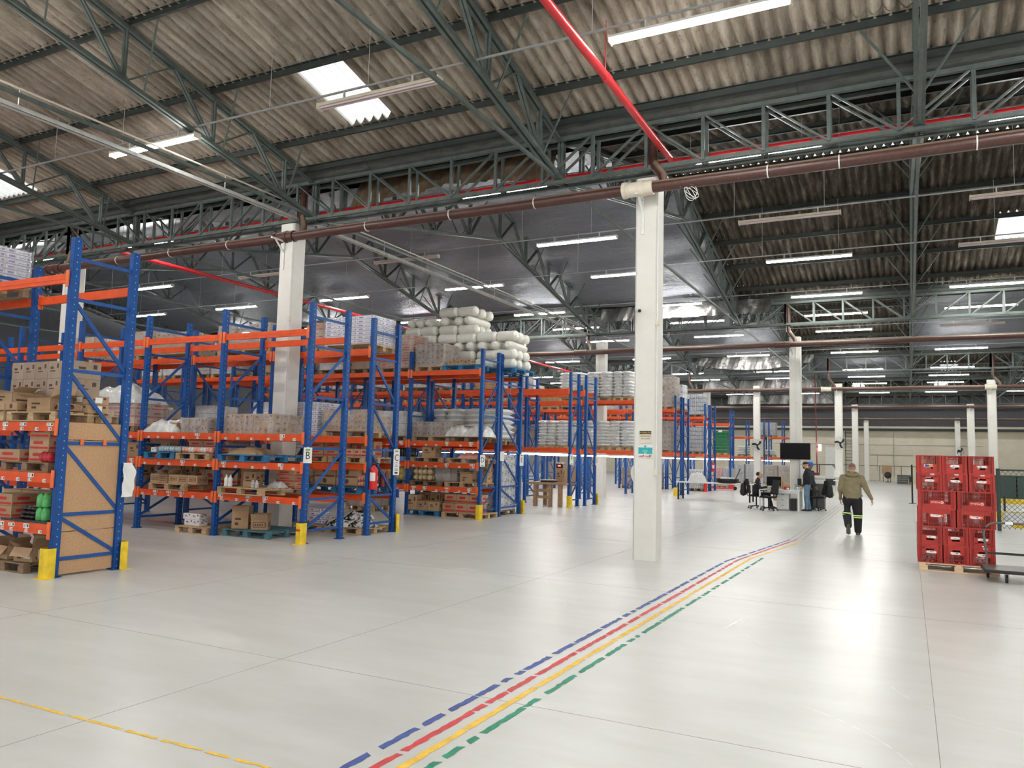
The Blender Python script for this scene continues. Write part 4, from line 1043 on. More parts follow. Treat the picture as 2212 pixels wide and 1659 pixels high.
open_carton(-11.9, 6.95, 2.39, 0.42, 0.3, 0.16, 'shallow open carton on top of the low cartons at the photo edge', 0, 'cardboard_pale', angles=(85, 60, 60, 85))
for k in range(2):
    o = carton(-10.62, 7.28, 2.258 + 0.125 * k, 0.40, 0.32, 0.12, 'brown carton with white label seen through the end frame, %s' % ('lower', 'upper')[k], None, style=0); sticker_on(o, 0.40, 0.32, 0.12)
carton(-10.72, 6.98, 2.258, 0.3, 0.26, 0.12, 'small brown carton beside the front upright of the near rack', None, style=1)
stack('taupe stack at the rear of the third near shelf', -12.62, -11.1, 7.3, 7.76, 2.258, 0.80, (5, 1, 3), 'cardboard_taupe', 0, None, False, 0.004, 'taupe carton')
stack('white bundle load on top of the near rack', -14.3, -12.95, 6.85, 7.66, 4.19, 0.62, (3, 2, 7), 'white_board', 4, 'pallet_wood', True, 0.01, 'white printed bundle')

# ---- B rack
pallet(-11.98, 12.28, 0, 'weathered teal pallet on the floor below the B rack', 'pallet_teal', 1.25, 1.1, True, 0.03)
open_carton(-12.33, 12.0, 0.145, 0.34, 0.30, 0.36, 'tall open carton with white lettering on the teal pallet', 0.5, angles=(8, 5, 12, 6), fl=0.10)
open_carton(-11.86, 12.05, 0.145, 0.34, 0.26, 0.20, 'open carton with framed logo on the teal pallet', 0.55, style=3, angles=(20, 5, 0, 8), fl=0.13)
pallet(-13.32, 11.95, 0, 'pale wooden pallet on the floor beside the teal pallet', 'pallet_wood', 0.92, 0.8, True)
for k, (dx, dz, r) in enumerate(((-0.10, 0, 0.1), (0.13, 0, -0.05), (-0.15, 0.125, 0.0), (0.09, 0.125, 0.08))):
    carton(-13.52 + dx, 11.85, 0.145 + dz, 0.23, 0.2, 0.12, 'small white printed box on the pale floor pallet, %s %s of four' % (('lower', 'upper')[k // 2], ('left', 'right')[k % 2]), None, 'white_board', 0, r, 'printed_box', 'box')
pallet(-11.95, 12.1, 0.863, 'pale jutting pallet with white bottles on the lowest B shelf', 'pallet_wood', 1.3, 1.15, True, -0.06)
def bottle(x, y, z, h, r, mt, label, cap):
    t = thing('bottle', label, 'bottle', (x, y, z)); b = MB(); b.lathe([(0, 0), (r, 0), (r, h * 0.12), (r * 0.86, h * 0.35), (r, h * 0.5), (r * 0.95, h * 0.66), (r * 0.45, h * 0.82), (r * 0.36, h * 0.88), (0, h * 0.88)], 14); b.build('body', mt, t)
    b = MB(); b.lathe([(0, h * 0.88), (r * 0.42, h * 0.88), (r * 0.38, h * 0.96), (r * 0.2, h), (0, h)], 10); b.build('cap', cap, t)
for k in range(2): bottle(-12.48 + 0.11 * k, 11.66, 1.006, 0.245, 0.048, 'white_plastic', 'white plastic bottle on the jutting pallet, %s of the pair' % ('left', 'right')[k], 'white_plastic')
for k in range(2): bottle(-11.74 + 0.10 * k, 11.66, 1.006, 0.155, 0.045, 'film_grey', 'small clear bottle on the jutting pallet, %s of the pair' % ('left', 'right')[k], 'white_plastic')
carton(-12.08, 12.0, 1.006, 0.28, 0.3, 0.31, 'upright brown carton with an open top behind the white bottles', None, style=0, rz=0.25)
carton(-12.42, 12.3, 1.006, 0.34, 0.3, 0.36, 'dark brown carton standing behind the white bottles', None, style=0)
for k in range(3): carton(-11.45 - 0.02 * k, 12.45, 1.006 + 0.12 * k, 0.5, 0.35, 0.118, 'brown carton stacked at the rear of the jutting pallet', 'cartons stacked at the rear of the jutting pallet', style=2)
heap(-11.5, 12.1, 1.006, 0.32, 0.3, 0.12, 'bag_clear', 'slack clear bag on the jutting pallet near the column', 3)
pallet(-14.15, 12.12, 0.863, 'dark wooden pallet under the logo cartons on the lowest B shelf', 'pallet_wood', 1.1, 1.1, True)
for k in range(5):
    if k == 1: open_carton(-14.34, 11.78, 1.006, 0.27, 0.3, 0.185, 'open logo carton with raised flap among the row of logo cartons', 0.0, style=3, angles=(75, 40, 30, 50))
    else: carton(-14.62 + 0.29 * k, 11.8, 1.006, 0.275, 0.3, 0.185, 'brown logo carton in the row on the lowest B shelf', 'logo cartons in a row on the lowest B shelf', style=3)
for k in range(4): carton(-13.95 + 0.33 * k, 12.4, 1.006, 0.31, 0.28, 0.30, 'white and red carton behind the row of logo cartons', 'white and red cartons behind the logo cartons', 'cardboard_pale', 2)
for k in range(2): carton(-14.5 + 0.36 * k, 12.35, 1.006, 0.34, 0.4, 0.42, 'large brown carton behind the row of logo cartons', 'large cartons behind the logo cartons')
pallet(-12.0, 12.12, 1.523, 'bright blue pallet with crumpled paper on the second B shelf', 'pallet_blue', 1.35, 1.1, True)
heap(-12.1, 11.95, 1.667, 0.8, 0.6, 0.15, 'cardboard', 'crumpled brown paper sheet on the blue pallet', 5, 'paper_sheet', 'paper')
pallet(-14.45, 12.12, 1.523, 'blue pallet with silver packs on the second B shelf', 'pallet_blue', 0.95, 1.1, True)
for k in range(4): pack(-14.48 + 0.17 * k, 11.78, 1.667, 0.165, 0.3, 0.14, 'pack_foil', 'silver blue film pack on the second B shelf', 'silver blue film packs on the second B shelf', (2, 3), round_=False)
carton(-14.72, 11.75, 1.667, 0.16, 0.2, 0.1, 'small white carton beside the silver packs', None, 'white_board', 0)
carton(-14.85, 12.2, 1.667, 0.3, 0.3, 0.2, 'brown carton behind the silver packs', None)
pallet(-13.42, 12.12, 1.523, 'wooden pallet with pink packs on the second B shelf', 'pallet_wood', 1.0, 1.1, True)
for k in range(5): pack(-13.72 + 0.18 * k, 11.74, 1.667, 0.18, 0.26, 0.13, 'bag_clear' if k % 2 else 'pack_pink', 'pink and clear film pack on the second B shelf', 'pink and clear film packs on the second B shelf', (2, 2), round_=False)
for i in range(2):
    for k in range(3): carton(-13.82 + 0.45 * i, 12.15, 1.667 + 0.125 * k, 0.43, 0.3, 0.123, 'red striped carton behind the pink packs', 'red striped cartons behind the pink packs', 'cardboard_pale', 2)
for k in range(2): carton(-15.5 - 0.42 * k, 11.95, 1.53, 0.4, 0.4, 0.33, 'brown carton beside the chipboard end on the second B shelf', 'cartons beside the chipboard end, second B shelf')
for k in range(3): carton(-15.4 - 0.36 * k, 11.95, 1.006, 0.34, 0.36, 0.36, 'brown carton just right of the chipboard end on the lowest B shelf', 'cartons just right of the chipboard end, lowest B shelf')
pallet(-15.7, 12.12, 0.863, 'pallet just right of the chipboard end on the lowest B shelf', 'pallet_wood', 1.1, 1.1)
stack('wrapped load on the third B shelf left of the column', -12.68, -11.35, 11.72, 12.6, 2.092, 0.40, (5, 2, 3), 'cardboard', 0, None, True, 0.006, 'brown carton', 0.15)
stack('neat carton block, second bay, third B shelf', -13.98, -13.2, 11.72, 12.5, 2.092, 0.32, (4, 2, 2), 'cardboard_taupe', 0, None, True, 0.002, 'taupe carton')
stack('low filmed load, second bay, third B shelf', -15.0, -14.15, 11.75, 12.5, 2.092, 0.22, (2, 2, 1), 'cardboard', 0, None, False, 0.01, 'brown carton')
heap(-14.6, 11.95, 2.095, 0.95, 0.7, 0.26, 'bag_clear', 'slack clear film half covering cartons on the third B shelf', 9)
stack('load under the big plastic hood by the chipboard end', -17.1, -15.55, 11.75, 12.6, 2.092, 0.55, (4, 2, 3), 'cardboard_pale', 2, 'pallet_dark', True, 0.004, 'pale carton')
heap(-16.4, 12.15, 2.75, 1.75, 0.95, 0.42, 'bag_clear', 'big slack plastic hood over the load beside the chipboard end frame', 12, 'plastic_hood', 'plastic hood')
# ---- C rack
pallet(-10.95, 14.05, 0, 'wooden pallet with black and white bags below the C sign', 'pallet_wood', 1.0, 1.05, True)
for k, (dx, dy, z, s) in enumerate(((-0.2, -0.2, 0.145, 0.62), (0.3, -0.1, 0.145, 0.55), (-0.05, 0.25, 0.145, 0.6), (0.1, 0.0, 0.30, 0.55))):
    heap(-11.0 + dx, 14.0 + dy, z, s, 0.5, 0.17, 'bag_black_white', 'black and white bag on the floor pallet below the C sign, %s' % ('front left', 'front right', 'rear', 'topmost')[k], 20 + k, 'bag', 'bag')
pallet(-12.05, 14.05, 0, 'wooden pallet with flat white boxes behind the red banded guard', 'pallet_wood', 1.0, 1.05)
for k in range(4): carton(-11.85 - 0.03 * (k % 2), 13.85, 0.145 + 0.085 * k, 0.34 - 0.03 * (k > 2), 0.3, 0.083, 'flat white violet printed box on the floor behind the red banded guard', 'flat white boxes behind the red banded guard', 'white_board', 4, 0, 'flat_box', 'box')
pallet(-11.25, 14.05, 0.863, 'blue pallet with round logo cartons on the lowest C shelf', 'pallet_blue', 1.5, 1.05, True)
for i in range(3):
    for k in range(2):
        if i == 2: continue
        carton(-11.6 + 0.62 * i, 13.85, 1.006 + 0.20 * k, 0.58, 0.4, 0.197, 'brown carton with round logo on the blue C shelf pallet', 'round logo cartons on the blue C shelf pallet', style=1)
for i in range(2):
    for k in range(2): pack(-10.78 + 0.27 * i, 13.85, 1.006 + 0.13 * k, 0.27, 0.36, 0.13, 'pack_pink', 'pink film pack on the lowest C shelf', 'pink film packs on the lowest C shelf', (3, 2), round_=False)
for k in range(2): pack(-10.7 + 0.2 * k, 14.3, 1.006, 0.22, 0.3, 0.34, 'pack_maroon', 'dark maroon pack behind the pink packs on the C shelf', 'maroon packs behind the pink packs', (2, 2))
carton(-12.45, 13.95, 0.87, 0.4, 0.4, 0.3, 'brown carton at the left end of the lowest C shelf', None)
pallet(-12.0, 14.05, 1.523, 'wooden pallet with cartons on the second C shelf', 'pallet_wood', 1.05, 1.05); pallet(-10.93, 14.05, 1.523, 'wooden pallet with small red cartons on the second C shelf', 'pallet_wood', 1.0, 1.05)
for i in range(2):
    for k in range(2): carton(-11.68 + 0.44 * i - 0.25, 13.9, 1.667 + 0.145 * k, 0.42, 0.4, 0.142, 'brown red printed carton stacked on the second C shelf', 'brown red printed cartons on the second C shelf', style=2)
for i in range(3): carton(-10.95 + 0.2 * i, 13.8, 1.667, 0.19, 0.26, 0.17, 'small red topped carton beside the fire extinguisher', 'small red topped cartons beside the extinguisher', 'cardboard_pale', 2)
for i in range(3): carton(-11.35 + 0.28 * i, 14.3, 1.667, 0.27, 0.3, 0.34, 'dark carton at the rear of the second C shelf', 'dark cartons at the rear of the second C shelf', 'cardboard', 2)
heap(-12.3, 13.9, 1.667, 0.4, 0.4, 0.2, 'pack_black', 'crumpled black plastic at the left end of the second C shelf', 31)
stack('wrapped load on the third C shelf by the B sign', -11.75, -10.2 - 0.28, 13.7, 14.5, 2.092, 0.46, (6, 2, 4), 'cardboard', 0, 'pallet_wood', True, 0.004, 'brown carton', 0.1)
stack('white stack on the third C shelf by the column', -12.75, -11.95, 13.7, 14.5, 2.092, 0.78, (2, 2, 8), 'white_board', 4, None, True, 0.006, 'flat white box')
stack('white box load on top of the C rack', -11.8, -10.45, 13.68, 14.5, 4.022, 0.62, (3, 2, 7), 'white_board', 4, 'pallet_wood', True, 0.008, 'flat white box', 0, True)
stack('short stack on the C rack top beside the column', -12.35, -11.92, 13.75, 14.4, 4.022, 0.55, (1, 2, 3), 'cardboard', 2, 'pallet_wood', True, 0.0, 'brown carton')
stack('wrapped load on the C rack top left of the column', -15.2, -13.5, 13.7, 14.5, 4.022, 0.62, (5, 2, 3), 'cardboard_taupe', 0, 'pallet_wood', True, 0.0, 'taupe carton', 0.2)
stack('wrapped load on the C rack top behind the chipboard end', -18.4, -16.2, 13.7, 14.5, 4.022, 0.55, (6, 2, 3), 'cardboard', 0, 'pallet_wood', True, 0.0, 'brown carton', 0.3)

# ---- D and E racks
def roll_mesh(L, r, seed):
    rn = random.Random(seed); b = MB(); n = 22
    pts = [(-L / 2 + L * k / n, 0, 0) for k in range(n + 1)]; rad = [r * (1 - 0.5 * (1 - min(1, min(k, n - k) / 1.5)) ) * (1 + 0.05 * (1 if k % 2 else -1)) for k in range(n + 1)]
    b.tube(pts, r, 12, True, rad); return b.mesh('roll', 'roll_white')
ROLLS = [roll_mesh(0.95, 0.15, 1), roll_mesh(0.8, 0.14, 2)]
def rolls(where, x0, x1, y0, y1, z, rows, cols, r=0.145, seed=0):
    rn = random.Random(seed)
    for k in range(rows):
        for j in range(cols):
            across = k % 2 == 1
            w_ = (x1 - x0) if across else (x1 - x0)
            if k % 3 == 2:
                for i in range(3):
                    o = put('bagged_roll', ROLLS[1], None, (x0 + (x1 - x0) * (i + 0.5) / 3 + rn.uniform(-.03, .03), (y0 + y1) / 2, z + r + 0.27 * k + rn.uniform(-.01, .01)), PI / 2 + rn.uniform(-.1, .1)) if j == 0 else None
                    if o: o.scale = ((y1 - y0) / 0.8, 1.1, 1); tag(o, 'bagged white roll of the %s' % where, 'roll', 'bagged rolls of the %s' % where)
            else:
                for i in range(2):
                    o = put('bagged_roll', ROLLS[0], None, (x0 + (x1 - x0) * (0.27 + 0.47 * i) + rn.uniform(-.05, .05), y0 + (y1 - y0) * (j + 0.5) / cols, z + r + 0.27 * k + rn.uniform(-.012, .012)), rn.uniform(-.12, .12))
                    o.scale = ((x1 - x0) / 1.9, 1, 1); tag(o, 'bagged white roll of the %s' % where, 'roll', 'bagged rolls of the %s' % where)
pallet(-11.2, 19.25, 4.123, 'blue pallet at the right end of the D rack top', 'pallet_blue', 1.2, 1.1, True)
for k in range(3): carton(-11.55 + 0.25 * k, 18.95, 4.268, 0.24, 0.3, 0.16, 'low brown carton in front of the white rolls on the blue pallet', 'low cartons in front of the white rolls')
pallet(-10.75, 20.6, 4.153, 'pallet under the white rolls at the right end of the E rack top', 'pallet_blue', 1.3, 1.3); pallet(-12.15, 20.6, 4.153, 'pallet under the tallest white roll heap', 'pallet_wood', 1.3, 1.3); pallet(-13.5, 20.6, 4.153, 'pallet under the leftmost white roll heap', 'pallet_wood', 1.2, 1.3)
rolls('rightmost roll heap above the D sign', -11.55, -10.15, 19.95, 21.2, 4.30, 4, 3, seed=1)
rolls('tallest roll heap on the E rack top', -12.85, -11.5, 19.95, 21.2, 4.30, 7, 3, seed=2)
rolls('leftmost roll heap on the E rack top', -14.1, -12.95, 19.95, 21.2, 4.30, 6, 3, seed=3)
stack('tall carton load on top of the D rack', -14.1, -12.95, 18.85, 19.65, 4.122, 0.98, (3, 2, 6), 'cardboard', 2, 'pallet_wood', True, 0.004, 'tall red printed carton')
stack('wrapped taupe load on top of the D rack', -12.8, -11.85, 18.85, 19.65, 4.122, 0.66, (3, 2, 4), 'cardboard_taupe', 0, 'pallet_wood', True, 0.0, 'taupe carton')
stack('wrapped brown load on the third D shelf', -12.85, -11.6, 18.85, 19.65, 2.102, 0.42, (4, 2, 3), 'cardboard_taupe', 0, 'pallet_wood', True, 0.004, 'taupe carton', 0.1)
pallet(-10.98, 19.25, 2.102, 'pallet under the slack clear bags on the third D shelf', 'pallet_dark', 1.0, 0.95)
for k in range(2): heap(-11.35 + 0.62 * k, 19.1, 2.246, 0.72, 0.7, 0.30, 'bag_clear', 'slack clear bag on the third D shelf, %s of two' % ('left', 'right')[k], 40 + k)
for i, x in enumerate((-12.3, -11.05)): pallet(x, 19.25, 1.502, 'wooden pallet on the second D shelf, %s one' % ('left', 'right')[i], 'pallet_wood', 1.1, 0.95, True)
carton(-12.25, 19.0, 1.646, 0.42, 0.4, 0.33, 'single brown carton on the second D shelf', None, rz=0.1)
heap(-10.95, 19.1, 1.646, 0.7, 0.6, 0.15, 'pack_pink', 'slack pink film pack on the second D shelf', 50, 'film_pack', 'film pack')
for i in range(4): pack(-12.95 - 0.2 * i, 19.0, 1.646, 0.19, 0.3, 0.26, 'pack_black', 'dark bottle pack on the second D shelf', 'dark bottle packs on the second D shelf', (2, 3))
pallet(-13.35, 19.25, 0.832, 'blue pallet under the yellow packs on the lowest D shelf', 'pallet_blue', 0.95, 0.95); pallet(-12.3, 19.25, 0.832, 'pallet under the tan packs on the lowest D shelf', 'pallet_dark', 1.05, 0.95); pallet(-11.1, 19.25, 0.832, 'pallet under the open carton on the lowest D shelf', 'pallet_wood', 1.1, 0.95, True)
for i in range(4):
    for k in range(3):
        if i < 2: pack(-13.55 + 0.3 * i, 19.0, 0.976 + 0.17 * k, 0.3, 0.4, 0.17, 'pack_yellow', 'yellow film pack on the lowest D shelf', 'yellow film packs on the lowest D shelf', (2, 2), round_=False)
        else: pack(-13.2 + 0.3 * i, 19.0, 0.976 + 0.17 * k, 0.3, 0.4, 0.17, 'pack_tan', 'tan film pack on the lowest D shelf', 'tan film packs on the lowest D shelf', (2, 2), round_=False)
bulk('dark film-wrapped crate load in the middle of the lowest D shelf', -12.05, -11.35, 18.95, 19.6, 0.832, 0.5, 'cardboard_taupe', (3, 2, 4), 'pallet_dark')
open_carton(-10.98, 18.95, 0.976, 0.36, 0.32, 0.24, 'open brown carton on the lowest D shelf', 0.1, angles=(60, 30, 20, 30), fl=0.1)
for k in range(3): carton(-10.72, 19.4, 0.976 + 0.2 * k, 0.36, 0.3, 0.195, 'brown carton stacked behind the open carton on the D shelf', 'cartons stacked behind the open D carton')
pallet(-12.35, 19.2, 0, 'bright blue pallet on the floor below the D rack', 'pallet_blue', 1.15, 1.0, True); pallet(-11.05, 19.2, 0, 'wooden pallet on the floor below the D sign', 'pallet_wood', 1.25, 1.0, True)
for i in range(3): carton(-12.72 + 0.37 * i, 18.93, 0.145, 0.355, 0.36, 0.26 if i else 0.42, 'brown carton at the front of the blue floor pallet', 'cartons at the front of the blue floor pallet', style=0)
for i in range(3): carton(-12.6 + 0.38 * i, 19.4, 0.145, 0.36, 0.4, 0.48, 'brown carton at the back of the blue floor pallet', 'cartons at the back of the blue floor pallet', style=0)
for i in range(3):
    for k in range(2): carton(-11.48 + 0.4 * i, 18.95 + 0.1 * k, 0.145 + 0.25 * k, 0.385, 0.4, 0.245, 'red printed carton on the floor pallet below the D sign', 'red printed cartons below the D sign', style=2)
stack('wrapped tray load on the floor below the E sign', -11.35, -10.62, 20.05, 21.15, 0, 1.62, (3, 3, 7), 'white_board', 0, 'pallet_dark', True, 0.0, 'pale grey tray')
for x0, x1, w_ in ((-10.95 - 0.9, -10.68, 'first on the third E shelf'), (-13.1, -12.0, 'second on the third E shelf')): sacks('large bag load %s' % w_, x0, x1, 20.05, 21.2, 2.062, 6, 0.15, 2, 'large white bag', prints=False)

# ---- F to H: stacks of white sacks
for x0, x1, y0, z, n, w_ in ((-13.15, -12.1, 30.15, 4.052, 8, 'leftmost upper sack stack near the second row column'), (-11.95, -10.8, 30.15, 4.052, 8, 'middle upper sack stack above the F sign'), (-10.75, -9.98, 30.15, 4.052, 8, 'upper sack stack touching the signed column'),
                             (-14.1, -13.35, 30.15, 2.022, 8, 'leftmost lower sack stack over the wooden bench'), (-13.25, -12.2, 30.15, 2.022, 8, 'second lower sack stack over the wooden bench'), (-11.95, -11.1, 30.15, 2.022, 8, 'third lower sack stack beside the G sign'), (-10.9, -9.98, 30.15, 2.022, 8, 'lower sack stack touching the signed column')):
    sacks(w_, x0, x1, y0, y0 + 0.9, z, n, 0.132)
# ---- I to N
def bottles(where, x0, x1, y0, y1, z, layers, hh, mt='bottle_grey', pal='pallet_dark'):
    cx, cy = (x0 + x1) / 2, (y0 + y1) / 2; pallet(cx, cy, z + 0.003, 'pallet under the %s' % where, pal, round(x1 - x0, 2), round(y1 - y0, 2))
    for k in range(layers):
        pack(cx, cy, z + 0.147 + hh * k, round(x1 - x0, 2), round(y1 - y0, 2), hh - 0.012, mt, 'bottle tray of the %s' % where, 'bottle trays of the %s' % where, (9, 7), 'bottle_tray', 'bottle tray')
    film(x0, x1, y0, y1, z + 0.147, hh * layers, 'clear film around the %s' % where)
stack('tall upper load right of the signed column', -10.7, -9.78, 36.1, 36.95, 4.052, 1.42, (2, 2, 6), 'cardboard_taupe', 0, 'pallet_wood', True, 0.0, 'taupe carton')
stack('tall lower load right of the signed column', -10.85, -9.95, 36.1, 36.95, 2.002, 1.35, (2, 2, 6), 'cardboard_taupe', 0, 'pallet_wood', True, 0.0, 'taupe carton')
stack('pale wrapped load behind the tall brown upper load', -10.5, -9.75, 37.5, 38.3, 4.052, 1.15, (2, 2, 4), 'white_board', 0, 'pallet_wood', True, 0.0, 'pale carton')
stack('pale wrapped load behind the tall brown lower load', -10.5, -9.8, 37.5, 38.3, 2.002, 1.2, (2, 2, 4), 'white_board', 0, 'pallet_wood', True, 0.0, 'pale carton')
bottles('upper bottle load beside the pale far column', -10.75, -9.8, 42.05, 42.9, 4.002, 5, 0.22); bottles('middle bottle load under the upper one', -10.75, -9.85, 42.05, 42.9, 1.982, 6, 0.22); bottles('floor bottle load behind the red post guard', -10.65, -9.8, 42.05, 42.9, 0, 5, 0.20, 'bag_clear')
t = thing('green_crate_stack', 'green wrapped crate load on the beams left of the wall fan', 'crate load', (-10.12, 48.05, 1.983))
for nm, me, _ in pallet_parts(0.9, 0.85, 'pallet_wood', False): put('pallet', me, t)
for k in range(7):
    b = MB(); b.b2((-0.43, -0.4, 0.145 + 0.19 * k), (0.43, 0.4, 0.145 + 0.19 * k + 0.17))
    for q in range(9): b.b2((-0.42 + 0.1 * q, -0.41, 0.16 + 0.19 * k), (-0.37 + 0.1 * q, -0.4, 0.29 + 0.19 * k))
    b.build('crate', 'green_crate', t)
b = MB(); b.b2((-0.1, -0.42, 1.38), (0.12, -0.41, 1.52)); b.build('notice', 'paper', t)
bulk('pinkish wrapped floor load behind the small red extinguisher', -10.55, -10.0, 47.7, 48.4, 0, 1.1, 'pack_pink', (2, 2, 6)); bulk('blue grey bottle floor load left of the wall fan column', -9.98, -9.4, 47.7, 48.4, 0, 1.05, 'bottle_grey', (3, 3, 5))
bulk('grey wrapped load on the top beams of the far rack', -9.95, -8.8, 60.6, 61.5, 3.452, 0.95, 'film_grey'); sacks('lower left pale bag load of the far rack', -11.6, -10.75, 60.6, 61.5, 1.952, 5, 0.13, 1, 'pale bag', prints=False); sacks('pale bag load right of the far fan column', -9.7, -8.85, 60.6, 61.5, 1.952, 3, 0.13, 1, 'pale bag', prints=False)
for k, (x0, x1, m_) in enumerate(((-9.2, -8.3, 'cardboard_taupe'), (-8.25, -7.35, 'cardboard_taupe'), (-11.6, -10.6, 'film_grey'), (-10.5, -9.6, 'film_grey'))):
    bulk('grey brown wrapped floor load under the far tubes, %s' % ('left of the screen', 'touching the screen column', 'behind the seated person', 'behind the fan column')[k], x0, x1, 58.0, 59.0, 0, 1.25, m_, (3, 2, 5))
# ---- further loads deep in the racks
rn = random.Random(11); ORD = ['first', 'second', 'third', 'fourth', 'fifth', 'sixth', 'seventh']
KIND = [('cardboard', 'brown'), ('cardboard_taupe', 'taupe'), ('film_grey', 'grey'), ('white_board', 'white'), ('cardboard', 'brown'), ('bag_clear', 'clear')]
for key, x0, y0, y1, lv, b0, b1 in (('B', -10.38, 11.75, 12.6, (2.09,), 3, 6), ('B', -10.38, 11.75, 12.6, (0.86, 1.52), 3, 4), ('C', -10.38, 13.7, 14.5, (2.09, 4.02), 3, 5), ('C', -10.38, 13.7, 14.5, (2.09, 1.52, 0.86), 1, 3), ('D', -10.5, 18.85, 19.6, (2.10, 4.12), 1, 6), ('D', -10.5, 18.85, 19.6, (0.83, 0.0), 1, 3), ('E', -10.55, 20.1, 21.1, (4.15, 2.06), 2, 5),
                                    ('F', -10.5, 25.15, 25.8, (4.12,), 2, 6), ('G', -10.35, 26.25, 27.0, (4.12,), 1, 6), ('H', -9.72, 30.15, 31.0, (4.05, 2.02), 2, 6), ('I', -9.72, 36.1, 37.0, (4.05, 2.0), 1, 4), ('J', -9.72, 42.05, 42.9, (4.0, 1.98, 0.0), 1, 4), ('K', -9.72, 43.4, 44.3, (4.0, 1.98), 1, 3)):
    for bay in range(b0, b1):
        for z in lv:
            for half in (0, 1):
                if rn.random() < 0.25: continue
                xr = x0 - 2.38 * bay - 0.12 - 1.13 * half; m_, adj = rn.choice(KIND)
                h = rn.uniform(0.35, 0.75) if z > 1.9 and z < 3 or z > 4 else (rn.uniform(0.3, 0.45) if z > 0.1 else rn.uniform(0.4, 0.6))
                if key in 'HIJK': h = rn.uniform(0.8, 1.3)
                lvn = 'floor' if z < 0.1 else ('top' if z > 3.9 else ('third' if z > 2.05 and key in 'BCD' else ('second' if z > 1.4 else 'lowest')))
                bulk('%s load, %s rack, %s level, %s bay in, %s half' % (adj, {'I': 'brown load', 'J': 'bottle pack', 'K': 'rear bottle', 'H': 'white sack'}.get(key, key), lvn, ORD[bay], ('right', 'left')[half]), xr - 1.05, xr, y0, y1, z, h, m_, rn.choice([(3, 2, 3), (2, 2, 2), (4, 2, 4)]), 'pallet_dark' if rn.random() < .5 else 'pallet_wood', 'stretch_film' if rn.random() < .7 else None)
# ------------------------------------------------------------------ red crate stack
mat('crate_red', (0.46, 0.026, 0.016), 0.38, 0, 0.18, 4, random_tint=0.18); mat('crate_orange', (0.55, 0.05, 0.02), 0.42, 0, 0.12); mat('torn_paper', (0.80, 0.79, 0.76), 0.8, 0, 0.1, 20); mat('pale_new_wood', (0.72, 0.52, 0.33), 0.7, 0, 0.15, 6, stretch=(1, 6, 6))
CW, CD, CH = 0.362, 0.552, 0.303
def crate_shell():
    b = MB(); t = 0.012
    b.b2((-CW / 2 + t, -CD / 2 + t, 0.0), (CW / 2 - t, CD / 2 - t, 0.01))
    for fx, L, other in (('y', CW, CD), ('x', CD, CW)):
        for s_ in (-1, 1):
            o = s_ * other / 2
            def B(u0, u1, z0, z1, out=0.0, th=t, sl=1.0):
                lo, hi = sorted((o - s_ * th, o + s_ * out))
                if fx == 'y': b.b2((u0, lo, z0), (u1, hi, z1))
                else: b.b2((lo, u0, z0), (hi, u1, z1))
            H = L / 2
            B(-H, H, CH - 0.018, CH, 0.004); B(-H, H, 0, 0.012, 0.0)
            for e in (-1, 1):
                for q in range(4): u = e * (H - 0.006 - 0.019 * q); B(u - 0.0045, u + 0.0045, 0.0, CH, 0.006, 0.026)
                B(*(sorted((e * H, e * (H - 0.068)))), 0.0, CH, -0.018, 0.024)
            wi = H - 0.066
            if fx == 'y':
                B(-wi, wi, 0.15, 0.200); B(-wi, -0.058, 0.20, 0.255); B(0.058, wi, 0.20, 0.255); B(-wi, wi, 0.232, CH - 0.018); rows = ((0.012, 0.058), (0.064, 0.144)); n = 11
                B(-wi, wi, 0.144, 0.150, 0.003); B(-wi, wi, 0.058, 0.064, 0.003)
                for e in (-1, 1): b.lathe([(0.016, -0.004), (0.016, 0.004), (0.008, 0.004), (0.008, -0.004), (0.016, -0.004)], 10, (e * 0.035, 0, 0), False) if 0 else None
                for e in (-1, 1): B(e * 0.036 - 0.016, e * 0.036 + 0.016, 0.02, 0.04, 0.003)
            else:
                B(-wi, wi, 0.228, CH - 0.018, 0.0); B(-0.11, 0.11, 0.155, 0.228, 0.0); rows = ((0.012, 0.058), (0.064, 0.128), (0.134, 0.222)); n = 26
                B(-wi, wi, 0.128, 0.134, 0.003); B(-wi, wi, 0.058, 0.064, 0.003); B(-wi, wi, 0.222, 0.228, 0.003)
                for q in range(6): u = -wi + 2 * wi * q / 5; B(u - 0.003, u + 0.003, 0.01, CH, 0.004)
            for z0, z1 in rows:
                for q in range(n): u = -wi + 2 * wi * (q + 0.5) / n; B(u - wi / n * 0.24, u + wi / n * 0.24, z0, z1, 0.0, 0.008)
    return b.mesh('shell', 'crate_red')
CSHELL = crate_shell()
def torn(seed, w_, h):
    rn = random.Random(seed); n = 16; pts = []
    for k in range(n):
        a = 2 * PI * k / n; r = rn.uniform(0.82, 1.1)
        c, s = math.cos(a), math.sin(a); pts.append((w_ / 2 * r * (abs(c) ** 0.5) * (1 if c > 0 else -1), h / 2 * r * (abs(s) ** 0.6) * (1 if s > 0 else -1)))
    b = MB(); b.add([(p[0], -0.0012, p[1]) for p in pts] + [(p[0], 0, p[1]) for p in pts], [tuple(range(n))] + [(i, n + i, n + (i + 1) % n, (i + 1) % n) for i in range(n)])
    b.m = 1
    for q in range(2): x = rn.uniform(-0.25, 0.1) * w_; b.b2((x, -0.0016, h * rn.uniform(-0.1, 0.1)), (x + w_ * 0.2, -0.0012, h * 0.16))
    return b.mesh('torn_label', ['torn_paper', 'ink'])
TORN = [torn(k, 0.15, 0.045) for k in range(5)]; TORN_S = torn(9, 0.07, 0.022)
mat('label_blue', (0.04, 0.05, 0.35), 0.6); mat('label_orange', (0.85, 0.22, 0.03), 0.6)
CR = thing('crate_stack_origin', '', '') if 0 else None
